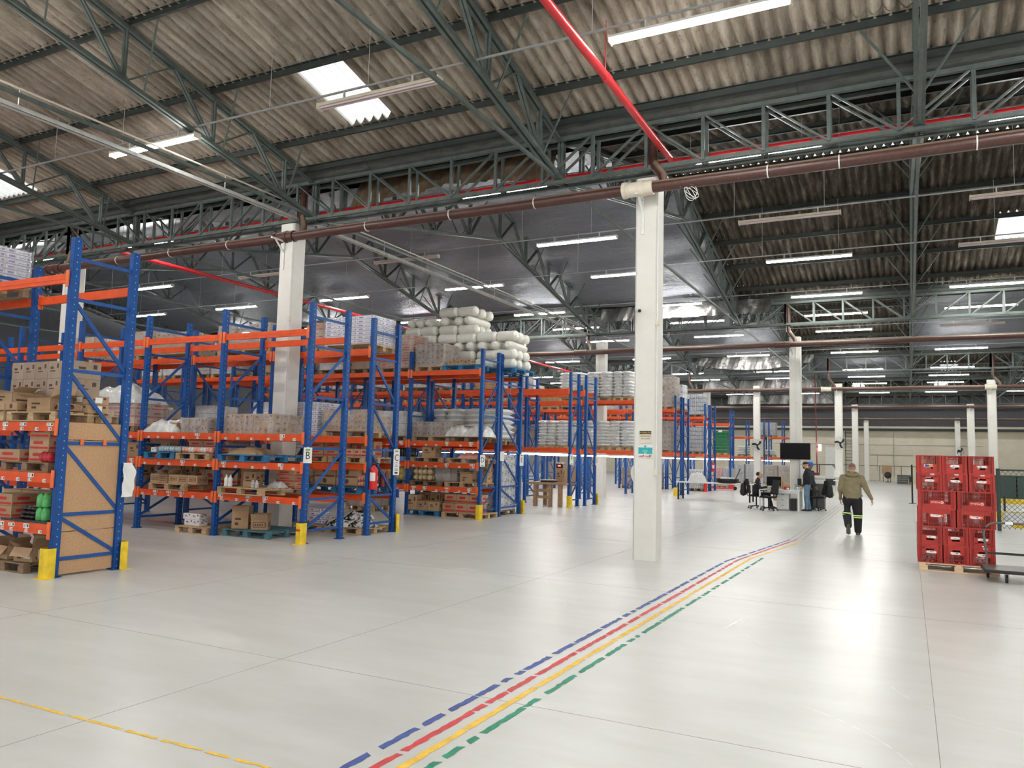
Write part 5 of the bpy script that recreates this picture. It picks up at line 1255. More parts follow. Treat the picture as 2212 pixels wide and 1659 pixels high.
STX, STY, STA = 0.70, 15.80, 0.004
def place(lx, ly, lz, rz=0):
    c, s = math.cos(STA), math.sin(STA)
    return (STX + lx * c - ly * s, STY + lx * s + ly * c, lz), STA + rz
loc, r_ = place(0.02, -0.02, 0); pallet(loc[0], loc[1], 0, 'new pale wooden pallet under the red crates', 'pale_new_wood', 1.18, 1.12, True, r_)
LAYN = ['bottom', 'second', 'third', 'fourth', 'fifth', 'top']; rn = random.Random(3)
def crate(lx, ly, k, turn, label, group=None, front=None):
    inv = k % 2 == 1; loc, r = place(lx + rn.uniform(-.006, .006), ly + rn.uniform(-.008, .008), 0.146 + CH * k + (CH if inv else 0), turn)
    t = thing('plastic_crate', label, 'crate', loc, r, group)
    if inv: t.rotation_euler = (PI, 0, r) if turn else (0, PI, r)
    put('shell', CSHELL, t)
    if front == 'short':
        o = put('torn_label', TORN[rn.randrange(5)], t, (rn.uniform(-.02, .02), -CD / 2 - 0.0025, 0.176)); 
        if rn.random() < 0.4: put('torn_label', TORN_S, t, (rn.uniform(-.05, .05), -CD / 2 - 0.005, 0.285))
    if front == 'long':
        g = MB(); g.b2((CW / 2 + 0.0005, -0.11, 0.155), (CW / 2 + 0.002, 0.11, 0.226)); g.build('logo_panel', 'crate_orange', t)
        b = MB(); n = 16; vs = [(CW / 2 + 0.003, -0.075 + rr * math.cos(2 * PI * q / n), 0.192 + rr * math.sin(2 * PI * q / n)) for rr in (0.022, 0.011) for q in range(n)]
        b.add(vs, [(q, (q + 1) % n, n + (q + 1) % n, n + q) for q in range(n)]); b.build('logo_ring', 'paper', t)
        text('Frubana', 0.042, 'logo_text', 'paper', t, (CW / 2 + 0.003, -0.045, 0.192), FACE_PX, 'LEFT')
    return t
for k in range(6):
    if k in (2, 3):
        for i in range(2):
            for j in range(3):
                fr = j == 0
                lab = '%s red crate of the two in the %s layer, long side with logo' % (('left', 'right')[i], LAYN[k]) if fr else 'red crate behind the %s front crate of the %s layer' % (('left', 'right')[i], LAYN[k])
                o = crate(-0.29 + 0.585 * i + (0.01 if k == 3 else 0), -0.36 + 0.37 * j, k, -PI / 2, lab, None if fr else 'rear crates, %s layer %d' % (LAYN[k], i), 'long' if fr else None)
                if k == 2 and fr: p = put('torn_label', TORN[i], o, (CW / 2 + 0.004, -0.01, 0.185)); p.rotation_euler = (0, 0, PI / 2)
    else:
        for i in range(3):
            for j in range(2):
                fr = j == 0
                lab = '%s red crate in the %s layer of the stack, short end with torn label' % (('left', 'middle', 'right')[i], LAYN[k]) if fr else 'red crate behind the %s front crate of the %s layer' % (('left', 'middle', 'right')[i], LAYN[k])
                o = crate((-0.385, 0.0, 0.385)[i] + (-0.015 if k in (0, 1) else 0.0), -0.275 + 0.56 * j, k, 0, lab, None, 'short' if fr else None)
                if k == 5 and i == 0 and fr:
                    b = MB(); b.b2((0.0, -CD / 2 - 0.006, 0.160), (0.06, -CD / 2 - 0.0045, 0.192)); b.build('blue_label', 'label_blue', o)
                    b = MB(); b.b2((-0.06, -CD / 2 - 0.006, 0.160), (0.0, -CD / 2 - 0.0045, 0.192)); b.build('orange_label', 'label_orange', o)

# ------------------------------------------------------------------ trolley, fence and yard things at the right
t = thing('platform_trolley', 'grey platform trolley with hoop handle at the right edge', 'trolley', (1.42, 14.35, 0))
b = MB(); R = 0.17; hw = 0.36; zt = 0.93
pts = [(-hw, 0, 0.2), (-hw, 0, 0.45), (-hw - 0.015, 0, 0.6), (-hw - 0.03, 0, zt - R)] + [(-hw + R - 0.03 - R * math.cos(a), 0, zt - R + R * math.sin(a)) for a in [PI / 2 * q / 5 for q in range(1, 6)]]
pts += [(-p[0], 0, p[2]) for p in reversed(pts)]
b.tube(pts, 0.018, 10); b.build('handle', 'trolley_grey', t)
b = MB(); b.bar((-hw, 0, 0.46), (hw, 0, 0.46), 0.02, 0.035); b.build('crossbar', 'black', t)
b = MB(); b.b2((-0.10, -0.022, zt - 0.02), (0.0, 0.022, zt + 0.023)); b.build('grip_tape', 'paper', t)
b = MB(); b.b2((-0.38, 0.0, 0.19), (0.38, 0.75, 0.205)); b.build('deck', 'trolley_grey', t)
b = MB()
for p, q in (((-0.38, 0), (0.38, 0)), ((0.38, 0), (0.38, 0.75)), ((0.38, 0.75), (-0.38, 0.75)), ((-0.38, 0.75), (-0.38, 0)), ((-0.38, 0.2), (0.38, 0.2))): b.bar((*p, 0.175), (*q, 0.175), 0.03, 0.045)
b.build('frame', 'black', t)
for x, y in ((-0.09, 0.12), (0.3, 0.12), (-0.3, 0.66), (0.3, 0.66)):
    b = MB(); b.bar((x, y, 0.155), (x, y, 0.065), 0.055, 0.02, (0, 1, 0)); c = b.build('caster_fork', 'grey_metal', t)
    b = MB(); b.tube([(x - 0.016, y, 0.066), (x + 0.016, y, 0.066)], 0.066, 16); b.build('wheel', 'black_rubber', c)
t = thing('chain_link_fence', 'dark green chain-link fence standing behind the red crates', 'fence', (0, 25.6, 0))
mat('fence_green', (0.025, 0.05, 0.042), 0.5)
for x in (2.22, 4.7, 7.2):
    b = MB(); b.tube([(x, 0, 0), (x, 0, 1.72)], 0.05, 8); b.build('post', 'fence_green', t)
b = MB(); b.tube([(2.22, 0, 1.68), (7.2, 0, 1.68)], 0.022, 8); b.build('rail', 'fence_green', t)
b = MB(); p_ = 0.13; y0, y1, z0, z1 = 2.22, 7.2, 0.06, 1.66
k = y0 - (z1 - z0)
while k < y1:
    for s_ in (1, -1):
        a = max(y0, k); c = min(y1, k + (z1 - z0)); za, zc = z0 + (a - k), z0 + (c - k)
        if s_ < 0: za, zc = z0 + z1 - za, z0 + z1 - zc
        if c - a > 0.02: b.bar((a, 0, za), (c, 0, zc), 0.009, 0.009, (0, 1, 0))
    k += p_
b.build('wire_mesh', 'fence_green', t)
t = thing('steel_post', 'black steel post standing behind the trolley at the right edge', 'post', (1.76, 15.35, 0))
b = MB(); b.tube([(0, 0, 0), (0, 0, 1.76)], 0.03, 8); b.build('pole', 'fence_green', t); b = MB(); b.b2((-0.08, -0.08, 0), (0.08, 0.08, 0.012)); b.build('foot_plate', 'fence_green', t)
t = thing('dock_leveller', 'yellow and grey low platform behind the chain-link fence', 'platform', (3.6, 28.3, 0))
b = MB(); b.b2((-0.9, -1.1, 0.0), (1.5, -1.0, 0.10)); b.b2((-0.9, 1.6, 0.0), (1.5, 1.7, 0.32)); b.build('kerb', 'guard_yellow', t)
b = MB(); b.add([(-0.9, -0.9, 0.06), (1.5, -0.9, 0.06), (1.5, 1.5, 0.30), (-0.9, 1.5, 0.30), (-0.9, -0.9, 0.0), (1.5, -0.9, 0.0), (1.5, 1.5, 0.0), (-0.9, 1.5, 0.0)], [(0, 1, 2, 3), (4, 7, 6, 5), (0, 4, 5, 1), (1, 5, 6, 2), (2, 6, 7, 3), (3, 7, 4, 0)]); b.build('ramp', 'grey_metal', t)
for y, x0, x1, n_ in ((31.5, 2.6, 7.0, 'nearer'), (43.5, 3.2, 9.0, 'farther')):
    t = thing('kerb_rail', 'yellow floor kerb rail beyond the fence, %s one' % n_, 'kerb rail', (0, y, 0)); b = MB(); b.b2((x0, -0.1, 0), (x1, 0.1, 0.22)); b.build('rail', 'guard_yellow', t)
    for x in (x0 + 0.3, (x0 + x1) / 2, x1 - 0.3):
        b = MB(); b.tube([(x, 0, 0.22), (x, 0, 0.75)], 0.035, 8); b.build('post', 'black', t)
t = thing('storage_bin', 'row of dark steel bins standing beyond the chain-link fence', 'bin', (5.4, 47.0, 0))
for k in range(3):
    b = MB(); b.b2((-1.8 + 1.25 * k, -0.5, 0.12), (-0.6 + 1.25 * k, 0.5, 1.25)); b.b2((-1.83 + 1.25 * k, -0.53, 1.22), (-0.57 + 1.25 * k, 0.53, 1.28)); b.build('bin_body', 'fence_green', t)
t = thing('stanchion_post', 'thin black post standing left of the red crates', 'post', (0.13, 39.2, 0))
b = MB(); b.tube([(0, 0, 0), (0, 0, 1.72)], 0.035, 8); b.build('pole', 'black', t); b = MB(); b.lathe([(0, 0), (0.16, 0), (0.15, 0.02), (0, 0.03)], 14); b.build('base', 'black', t)
b = MB(); b.b2((-0.12, -0.05, 0.95), (-0.03, 0.05, 1.2)); b.build('control_box', 'black', t)
t = thing('cable_coil', 'loose coil of white cable hanging under the brown pipe right of the column', 'cable', (-3.28, 13.1, 6.42))
b = MB()
for k, (rx, rz, ph) in enumerate(((0.10, 0.14, 0), (0.13, 0.10, 1), (0.08, 0.13, 2), (0.12, 0.12, 0.5))):
    b.tube([(rx * math.cos(a + ph), 0.02 * math.sin(3 * a + k), rz * math.sin(a)) for a in [2 * PI * q / 16 for q in range(17)]], 0.006, 5, False)
b.tube([(0, 0, 0.1), (0.02, 0, 0.22)], 0.006, 5); b.build('loop', 'paper', t)

# notices and camera on the signed column
NY = 13.443
t = thing('safety_notice', 'black and cream ATENÇÃO notice on the white column', 'sign', (-4.17, NY, 2.17)); b = MB(); b.b2((-0.105, -0.004, -0.11), (0.105, 0, 0.11)); b.build('plate', 'aged_cream_plastic', t)
b = MB(); b.b2((-0.105, -0.006, 0.05), (0.105, -0.004, 0.11)); b.build('header', 'black', t)
text('ATENÇÃO', 0.042, 'lettering', 'stripe_yellow', t, (0, -0.007, 0.08), FACE_MY); text('OBRIGATÓRIO', 0.028, 'lettering', 'ink', t, (0, -0.005, 0.015), FACE_MY); text("USO DE EPI'S", 0.028, 'lettering', 'ink', t, (0, -0.005, -0.03), FACE_MY)
mat('teal', (0.02, 0.42, 0.44), 0.5)
t = thing('information_sheet', 'white sheet with a teal band below the ATENÇÃO notice', 'sign', (-4.17, NY, 1.91)); b = MB(); b.b2((-0.13, -0.003, -0.11), (0.13, 0, 0.11)); b.build('sheet', 'paper', t)
b = MB(); b.b2((-0.128, -0.005, -0.04), (0.128, -0.003, 0.075)); b.add([(-0.03, -0.006, 0.108), (0.03, -0.006, 0.108), (0, -0.006, 0.07)], [(0, 2, 1)]); b.build('teal_band', 'teal', t)
b = MB(); b.b2((-0.05, -0.006, 0.008), (0.05, -0.005, 0.018)); b.b2((-0.02, -0.006, -0.03), (0.02, -0.005, -0.015)); b.build('print', 'paper', t)
b = MB(); rn = random.Random(4)
for k in range(9): b.b2((-0.12 + 0.027 * k, -0.005, -0.095 + rn.uniform(-.008, .008)), (-0.104 + 0.027 * k, -0.003, -0.062 + rn.uniform(-.01, .01)))
b.build('red_figures', 'print_red', t)
t = thing('security_camera', 'small white security camera on the signed column', 'camera', (-4.32, NY, 4.48)); b = MB(); b.lathe([(0.05, -0.02), (0.055, 0.02), (0.05, 0.05), (0, 0.06)], 12, (0, -0.03, 0)); b.build('mount', 'white_plastic', t)
b = MB(); b.tube([(0, -0.06, 0.0), (0.08, -0.2, -0.06)], 0.035, 10); o = b.build('housing', 'white_plastic', t); b = MB(); b.tube([(0.078, -0.197, -0.059), (0.086, -0.212, -0.064)], 0.03, 10); b.build('lens', 'black', t)
t = thing('hanging_sheet', 'white plastic sheet sticking out left of the signed column', 'sheet', (-4.393, 13.70, 1.5)); b = MB(); b.grid(lambda u, v: (-0.13 * math.sin(v * PI) ** 0.6 * u, 0.03 * math.sin(v * 6), -0.22 + 0.44 * v), 6, 10); b.build('sheet', 'paper', t)

# ------------------------------------------------------------------ wooden bench with scale by the F sign
t = thing('wooden_bench', 'rough wooden packing bench beside the F sign', 'bench', (-11.22, 25.28, 0))
mat('bench_wood', (0.36, 0.22, 0.12), 0.75, 0, 0.25, 5, stretch=(1, 6, 6))
b = MB(); b.b2((-0.72, -0.5, 0.76), (0.72, 0.5, 0.83)); b.build('top', 'bench_wood', t)
for x in (-0.45, 0.12, 0.5):
    for y in (-0.42, 0.42):
        b = MB(); b.b2((x - 0.06, y - 0.06, 0), (x + 0.06, y + 0.06, 0.76)); b.build('leg', 'bench_wood', t)
for z in (0.32, 0.55):
    b = MB(); b.b2((-0.45, -0.45, z - 0.05), (0.12, -0.39, z + 0.05)); b.build('stretcher', 'bench_wood', t)
t = thing('bench_scale', 'dark bench scale lying on the wooden packing bench', 'scale', (-11.3, 25.15, 0.83)); b = MB(); b.b2((-0.28, -0.2, 0.05), (0.28, 0.2, 0.09)); b.build('platter', 'grey_metal', t); b = MB(); b.b2((-0.24, -0.16, 0), (0.24, 0.16, 0.05)); b.build('base', 'black', t)
o = carton(-10.98, 25.45, 0.83, 0.25, 0.22, 0.5, 'tall brown carton standing on the wooden packing bench'); 
t = thing('red_counter', 'small black device with red digits on the bench carton', 'counter', (-11.0, 25.4, 1.335)); b = MB(); b.b2((-0.11, -0.05, 0), (0.11, 0.05, 0.14)); b.build('case', 'black', t); emit('red_led', (1, 0.02, 0.01), 2.5); b = MB(); b.b2((-0.05, -0.053, 0.05), (0.06, -0.05, 0.10)); b.build('display', 'red_led', t)

# ------------------------------------------------------------------ office corner
mat('desk_white', (0.78, 0.78, 0.76), 0.4, 0, 0.04); mat('chair_black', (0.012, 0.012, 0.014), 0.7, 0, 0.2, 20); mat('screen_black', (0.003, 0.003, 0.0035), 0.45); MATS['screen_black'].node_tree.nodes['Principled BSDF'].inputs['Specular IOR Level'].default_value = 0.15
t = thing('office_desk', 'white office desk under the big black screen', 'desk', (-4.17, 29.85, 0))
b = MB(); b.b2((-0.68, -0.42, 0.70), (0.68, 0.42, 0.73)); b.build('desktop', 'desk_white', t)
b = MB(); b.b2((-0.66, -0.36, 0.62), (0.66, -0.34, 0.70)); b.build('apron', 'desk_white', t)
for x in (-0.66, 0.66):
    for y in (-0.38, 0.38):
        b = MB(); b.b2((x - 0.03, y - 0.03, 0), (x + 0.03, y + 0.03, 0.70)); b.build('leg', 'desk_white', t)
b = MB(); b.b2((-0.12, -0.1, 0.02), (0.30, 0.38, 0.60)); o = b.build('drawer_unit', 'desk_white', t)
for z in (0.05, 0.24, 0.43):
    b = MB(); b.b2((-0.11, -0.115, z), (0.29, -0.1, z + 0.165)); d = b.build('drawer', 'desk_white', o); b = MB(); b.b2((0.04, -0.128, z + 0.12), (0.14, -0.115, z + 0.135)); b.build('handle', 'black', d)
t = thing('computer_tower', 'black computer tower under the right end of the desk', 'computer', (-3.72, 29.95, 0)); b = MB(); b.b2((-0.1, -0.22, 0), (0.1, 0.22, 0.42)); b.build('case', 'black', t)
t = thing('monitor', 'dark desk monitor facing the seated person', 'monitor', (-4.42, 30.0, 0.73), 0.6)
b = MB(); b.b2((-0.27, -0.02, 0.12), (0.27, 0.02, 0.46)); b.build('screen', 'screen_black', t); b = MB(); b.b2((-0.03, 0.0, 0.0), (0.03, 0.03, 0.2)); b.b2((-0.12, -0.08, 0), (0.12, 0.1, 0.012)); b.build('stand', 'black', t)
t = thing('keyboard', 'black keyboard on the desk before the monitor', 'keyboard', (-4.45, 29.66, 0.73), 0.3); b = MB(); b.b2((-0.2, -0.07, 0), (0.2, 0.07, 0.02)); b.build('case', 'black', t)
carton(-3.98, 30.0, 0.73, 0.22, 0.16, 0.11, 'small dark red box on the desk', None, 'pack_red', 0, 0.2, 'desk_box', 'box')
bottle(-3.68, 30.1, 0.73, 0.25, 0.04, 'pack_foil', 'pale blue drinking bottle at the right end of the desk', 'white_plastic')
t = thing('cup', 'white cup with black lid at the right end of the desk', 'cup', (-3.58, 29.92, 0.73)); b = MB(); b.lathe([(0, 0), (0.035, 0), (0.045, 0.12), (0, 0.12)], 12); b.build('body', 'white_plastic', t); b = MB(); b.lathe([(0, 0.12), (0.048, 0.12), (0.045, 0.14), (0, 0.14)], 12); b.build('lid', 'black', t)
t = thing('cup', 'short white mug in the middle of the desk', 'cup', (-3.9, 29.7, 0.73)); b = MB(); b.lathe([(0, 0), (0.04, 0), (0.042, 0.08), (0, 0.08)], 12); b.build('body', 'white_plastic', t); b = MB(); b.tube([(0.04, 0, 0.065), (0.065, 0, 0.05), (0.04, 0, 0.02)], 0.006, 6); b.build('handle', 'white_plastic', t)
t = thing('paper_sheet', 'white paper sheet lying on the desk front', 'paper', (-4.2, 29.62, 0.731), 0.3); b = MB(); b.b2((-0.15, -0.1, 0), (0.15, 0.1, 0.002)); b.build('sheet', 'paper', t)
def office_chair(x, y, rz, label, arms=True):
    """faces local +x"""
    t = thing('office_chair', label, 'chair', (x, y, 0), rz)
    b = MB(); b.grid(lambda u, v: (-0.23 + 0.48 * u, -0.25 + 0.5 * v, 0.50 + 0.015 * math.sin(u * PI) - 0.05 * max(0, 2 * u - 1) ** 3), 8, 8); b.grid(lambda u, v: (-0.23 + 0.48 * u, -0.25 + 0.5 * v, 0.43 + 0.07 * (1 - ((1 - (2 * u - 1) ** 4) * (1 - (2 * v - 1) ** 4)) ** 0.5)), 8, 8); b.build('seat', 'chair_black', t)
    b = MB()
    for s_ in (0, 1): b.grid(lambda u, v: (-0.26 - 0.10 * v + 0.06 * (2 * u - 1) ** 2 - 0.05 * s_ * (1 - (2 * u - 1) ** 6), (-0.23 + 0.46 * u) * (1 - 0.18 * v), 0.56 + 0.52 * v), 8, 8)
    b.build('backrest', 'chair_black', t)
    b = MB(); b.bar((-0.12, 0, 0.44), (-0.30, 0, 0.46), 0.06, 0.02); b.bar((-0.30, 0, 0.45), (-0.34, 0, 0.7), 0.06, 0.02, (1, 0, 0)); b.build('back_support', 'black', t)
    if arms:
        for s_ in (-1, 1):
            b = MB(); b.tube([(0.0, s_ * 0.24, 0.46), (0.0, s_ * 0.31, 0.48), (0.0, s_ * 0.31, 0.68)], 0.018, 6); b.b2((-0.13, s_ * 0.31 - 0.035, 0.67), (0.13, s_ * 0.31 + 0.035, 0.70)); b.build('armrest', 'chair_black', t)
    b = MB(); b.tube([(0, 0, 0.08), (0, 0, 0.44)], 0.028, 10); b.build('gas_lift', 'black', t)
    for k in range(5):
        a = 2 * PI * k / 5 + 0.3; c, s = math.cos(a), math.sin(a)
        b = MB(); b.bar((0, 0, 0.12), (0.30 * c, 0.30 * s, 0.075), 0.04, 0.03); l = b.build('leg', 'black', t)
        b = MB(); b.tube([(0.30 * c - 0.02 * s, 0.30 * s + 0.02 * c, 0.028), (0.30 * c + 0.02 * s, 0.30 * s - 0.02 * c, 0.028)], 0.028, 10); b.build('caster', 'black_rubber', l)
    return t
office_chair(-5.02, 29.85, 0.1, 'black office chair with a backpack on it, under the seated person')
office_chair(-4.47, 29.12, -2.4, 'empty black office chair in front of the white desk')
office_chair(-3.0, 30.55, PI + 0.3, 'black office chair right of the standing person with a backpack')
def backpack(x, y, z, rz, label, patch=False):
    t = thing('backpack', label, 'backpack', (x, y, z), rz); b = MB()
    b.grid(lambda u, v: ((0.11 * math.cos(2 * PI * u)) * (1 - (2 * v - 1) ** 4) ** 0.4 * (1.1 - 0.35 * v), 0.16 * math.sin(2 * PI * u) * (1 - (2 * v - 1) ** 6) ** 0.4 * (1 - 0.15 * v), -0.28 + 0.50 * v), 16, 12); b.build('body', 'chair_black', t)
    b = MB(); b.grid(lambda u, v: (0.07 + 0.06 * math.sin(PI * u) * math.sin(PI * v), -0.11 + 0.22 * u, -0.25 + 0.25 * v), 6, 6); b.build('pocket', 'chair_black', t)
    for s_ in (-1, 1):
        b = MB(); b.tube([(-0.08, s_ * 0.07, 0.2), (-0.15, s_ * 0.08, 0.05), (-0.13, s_ * 0.09, -0.12), (-0.08, s_ * 0.1, -0.24)], 0.016, 6); b.build('strap', 'chair_black', t)
    b = MB(); b.tube([(-0.03, -0.04, 0.2), (-0.03, -0.03, 0.29), (-0.03, 0.03, 0.29), (-0.03, 0.04, 0.2)], 0.012, 6); b.build('handle', 'chair_black', t)
    if patch: b = MB(); b.b2((0.12, -0.04, -0.20), (0.135, 0.05, -0.13)); b.build('patch', 'cardboard', t)
backpack(-5.48, 29.8, 0.72, PI, 'black backpack hung on the chair back left of the seated person'); backpack(-2.55, 30.43, 0.75, -0.3, 'black backpack with tan patch on the chair right of the standing person', True)
t = thing('television', 'large black television screen mounted on the white column', 'television', (-3.86, 31.55, 2.15)); b = MB(); b.b2((-0.55, -0.03, -0.315), (0.55, 0.02, 0.315)); b.build('bezel', 'black', t); b = MB(); b.b2((-0.535, -0.033, -0.30), (0.535, -0.03, 0.30)); b.build('screen', 'screen_black', t); b = MB(); b.b2((-0.06, 0.02, -0.1), (0.06, 0.14, 0.1)); b.build('wall_bracket', 'black', t)
t = thing('switch_box', 'black switch box on the column below the television', 'box', (-3.72, 31.64, 0.98)); b = MB(); b.b2((-0.07, -0.05, -0.13), (0.07, 0.05, 0.13)); b.build('case', 'black', t); b = MB(); b.tube([(0, 0, 0.13), (0, 0.01, 0.9)], 0.015, 6); b.build('conduit', 'grey_metal', t)
t = thing('wall_paper', 'white notice sheet on the screen column beside the bearded person', 'sign', (-3.66, 31.683, 1.35)); b = MB(); b.b2((-0.02, -0.004, -0.16), (0.17, 0, 0.16)); b.build('sheet', 'paper', t)
t = thing('printer', 'large white and grey printer behind the standing people', 'printer', (-3.1, 31.6, 0)); b = MB(); b.b2((-0.25, -0.28, 0.95), (0.28, 0.28, 1.12)); b.b2((-0.25, -0.28, 1.14), (0.28, 0.28, 1.24)); b.build('scanner_top', 'white_plastic', t); mat('printer_grey', (0.09, 0.09, 0.1), 0.5); b = MB(); b.b2((-0.25, -0.26, 0.05), (0.28, 0.28, 0.95)); b.build('cabinet', 'printer_grey', t)
for z in (0.2, 0.45, 0.7):
    b = MB(); b.b2((-0.23, -0.275, z), (0.26, -0.26, z + 0.2)); b.build('paper_tray', 'printer_grey', t)
# packing table behind the desk with a coiled black ring of cable on it
t = thing('packing_table', 'long pale packing table behind the seated person', 'table', (-7.4, 33.9, 0)); b = MB(); b.b2((-1.6, -0.45, 0.72), (1.6, 0.45, 0.76)); b.build('top', 'desk_white', t)
for x in (-1.5, 1.5):
    for y in (-0.4, 0.4): b = MB(); b.b2((x - 0.03, y - 0.03, 0), (x + 0.03, y + 0.03, 0.72)); b.build('leg', 'black', t)
t = thing('black_basket', 'low round black basket of white goods on the packing table', 'basket', (-6.85, 33.7, 0.76)); b = MB(); b.lathe([(0.34, 0.0), (0.42, 0.04), (0.44, 0.14), (0.42, 0.2), (0.38, 0.2), (0.38, 0.04), (0, 0.03)], 24)
for k in range(24): a = 2 * PI * k / 24; b.bar((0.445 * math.cos(a), 0.445 * math.sin(a), 0.02), (0.455 * math.cos(a), 0.455 * math.sin(a), 0.2), 0.03, 0.012)
b.build('rim', 'black', t); b = MB()
for k in range(9): a = 2 * PI * k / 9; b.ball((0.22 * math.cos(a), 0.22 * math.sin(a), 0.16), 0.09, 8, 6)
b.build('contents', 'paper', t)
heap(-8.15, 33.8, 0.76, 0.7, 0.6, 0.38, 'sack_white', 'white bag pile at the left of the packing table', 71)
for k in range(2): carton(-5.2 + 0.42 * k, 36.6, 0, 0.40, 0.4, 0.95 - 0.2 * k, 'orange brown carton standing behind the desk monitor, %s one' % ('taller', 'shorter')[k], None, 'cardboard')
# red pallet jack near the bottle packs
t = thing('pallet_jack', 'red hand pallet jack parked before the pinkish floor load', 'pallet jack', (-9.35, 45.6, 0), 0.1)
for y in (-0.25, 0.25): b = MB(); b.b2((-0.9, y - 0.08, 0.06), (0.25, y + 0.08, 0.12)); b.build('fork', 'red_paint', t)
b = MB(); b.b2((0.2, -0.3, 0.06), (0.45, 0.3, 0.4)); b.build('body', 'red_paint', t); b = MB(); b.tube([(0.4, 0, 0.35), (0.75, 0, 1.1)], 0.025, 8); b.tube([(0.72, -0.16, 1.08), (0.77, -0.12, 1.2), (0.77, 0.12, 1.2), (0.72, 0.16, 1.08)], 0.02, 8); b.build('handle', 'black', t)
for y in (-0.12, 0.12): b = MB(); b.tube([(0.5, y - 0.03, 0.1), (0.5, y + 0.03, 0.1)], 0.1, 12); b.build('wheel', 'black_rubber', t)

# wall fans, dispenser, far wall things
def fan(x, y, z, rz, label):
    t = thing('wall_fan', label, 'fan', (x, y, z), rz)
    b = MB()
    for r in (0.36, 0.27, 0.18, 0.09):
        b.tube([(r * math.cos(2 * PI * k / 24), -0.05 - 0.05 * (1 - r / 0.36), r * math.sin(2 * PI * k / 24)) for k in range(25)], 0.004, 4, False)
    for k in range(16): a = 2 * PI * k / 16; b.tube([(0.05 * math.cos(a), -0.1, 0.05 * math.sin(a)), (0.36 * math.cos(a), -0.05, 0.36 * math.sin(a)), (0.3 * math.cos(a), 0.06, 0.3 * math.sin(a))], 0.003, 4, False)
    b.build('guard', 'black', t)
    for k in range(3):
        a0 = 2 * PI * k / 3 + 0.4; b = MB()
        b.grid(lambda u, v: ((0.05 + 0.26 * u) * math.cos(a0 + 0.5 * u + (v - 0.5) * (0.9 - 0.5 * u)), -0.03 + 0.05 * (v - 0.5), (0.05 + 0.26 * u) * math.sin(a0 + 0.5 * u + (v - 0.5) * (0.9 - 0.5 * u))), 6, 4); b.build('blade', 'black', t)
    b = MB(); b.tube([(0, -0.08, 0), (0, 0.16, 0)], 0.06, 12); b.tube([(0, 0.14, 0), (0, 0.22, -0.16)], 0.025, 6); b.build('motor', 'black', t)
fan(-3.52, 49.12, 2.85, 0.15, 'black wall fan on the column left of the walking person'); fan(-8.2, 49.15, 2.65, 0.2, 'black wall fan on the column behind the seated person'); fan(3.3, 64.2, 2.68, 0.9, 'black wall fan peeking above the red crates')
t = thing('towel_dispenser', 'white paper towel dispenser on the fan column', 'dispenser', (-3.72, 49.37, 1.05)); b = MB(); b.b2((-0.17, -0.22, -0.2), (0.17, 0, 0.2)); b.build('case', 'white_plastic', t); b = MB(); b.b2((-0.2, -0.3, -0.42), (0.2, 0, -0.36)); b.lathe([(0.05, -0.7), (0.08, -0.45), (0.2, -0.38), (0, -0.38)], 12, (0, -0.18, 0)); b.build('basin', 'white_plastic', t)
t = thing('caged_ladder', 'dark steel ladder with side rails fixed to the far wall', 'ladder', (-5.05, 81.3, 0)); 
for x in (-0.3, 0.3): b = MB(); b.b2((x - 0.03, -0.03, 0.3), (x + 0.03, 0.03, 4.7)); b.build('rail', 'black', t)
for k in range(13): b = MB(); b.bar((-0.3, 0, 0.5 + 0.33 * k), (0.3, 0, 0.5 + 0.33 * k), 0.03, 0.03); b.build('rung', 'black', t)
b = MB()
for z in (1.9, 2.8, 3.7, 4.5): b.tube([(-0.3, 0, z), (-0.36, -0.4, z), (0, -0.7, z), (0.36, -0.4, z), (0.3, 0, z)], 0.02, 5)
b.build('cage_hoop', 'black', t)
t = thing('guard_railing', 'thin dark railing along the foot of the far wall', 'railing', (0, 80.6, 0)); b = MB(); b.tube([(-10, 0, 1.42), (3.6, 0, 1.42)], 0.025, 6); b.build('top_rail', 'black', t)
for k in range(8): b = MB(); b.tube([(-9.6 + 1.8 * k, 0, 0), (-9.6 + 1.8 * k, 0, 1.42)], 0.03, 6); b.build('post', 'black', t)
t = thing('notice_board', 'brown notice board standing against the far wall', 'board', (-1.76, 78.4, 0)); b = MB(); b.b2((-0.42, -0.03, 0.72), (0.42, 0.03, 1.5)); b.build('panel', 'cardboard', t)
for x in (-0.3, 0.3): b = MB(); b.b2((x - 0.025, 0.0, 0), (x + 0.025, 0.04, 0.75)); b.build('leg', 'black', t)
t = thing('pedestal_fan', 'dark pedestal fan standing before the brown notice board', 'fan', (-1.66, 77.6, 0)); b = MB(); b.tube([(0, 0, 0), (0, 0, 0.5)], 0.03, 8); b.lathe([(0, 0), (0.25, 0), (0.2, 0.04), (0, 0.05)], 14); b.build('stand', 'black', t); b = MB(); b.ball((0, 0, 0.62), 0.3, 14, 8, (1, 0.45, 1)); b.build('cage', 'black', t)
t = thing('pallet_box', 'grey slatted pallet box on the far floor left of the crates', 'box', (-0.35, 72.0, 0))
mat('grey_wood', (0.11, 0.115, 0.12), 0.8)
for k in range(4): b = MB(); b.b2((-0.5, -0.4, 0.04 + 0.19 * k), (0.5, 0.4, 0.2 + 0.19 * k)); b.build('slat', 'grey_wood', t)
t = thing('yellow_chair', 'small pale yellow chair beside the grey pallet box', 'chair', (0.18, 71.3, 0)); mat('chair_yellow', (0.8, 0.62, 0.2), 0.5); b = MB(); b.b2((-0.2, -0.2, 0.40), (0.2, 0.2, 0.44)); b.build('seat', 'chair_yellow', t); b = MB(); b.b2((0.17, -0.2, 0.44), (0.2, 0.2, 0.85)); b.build('backrest', 'chair_yellow', t)
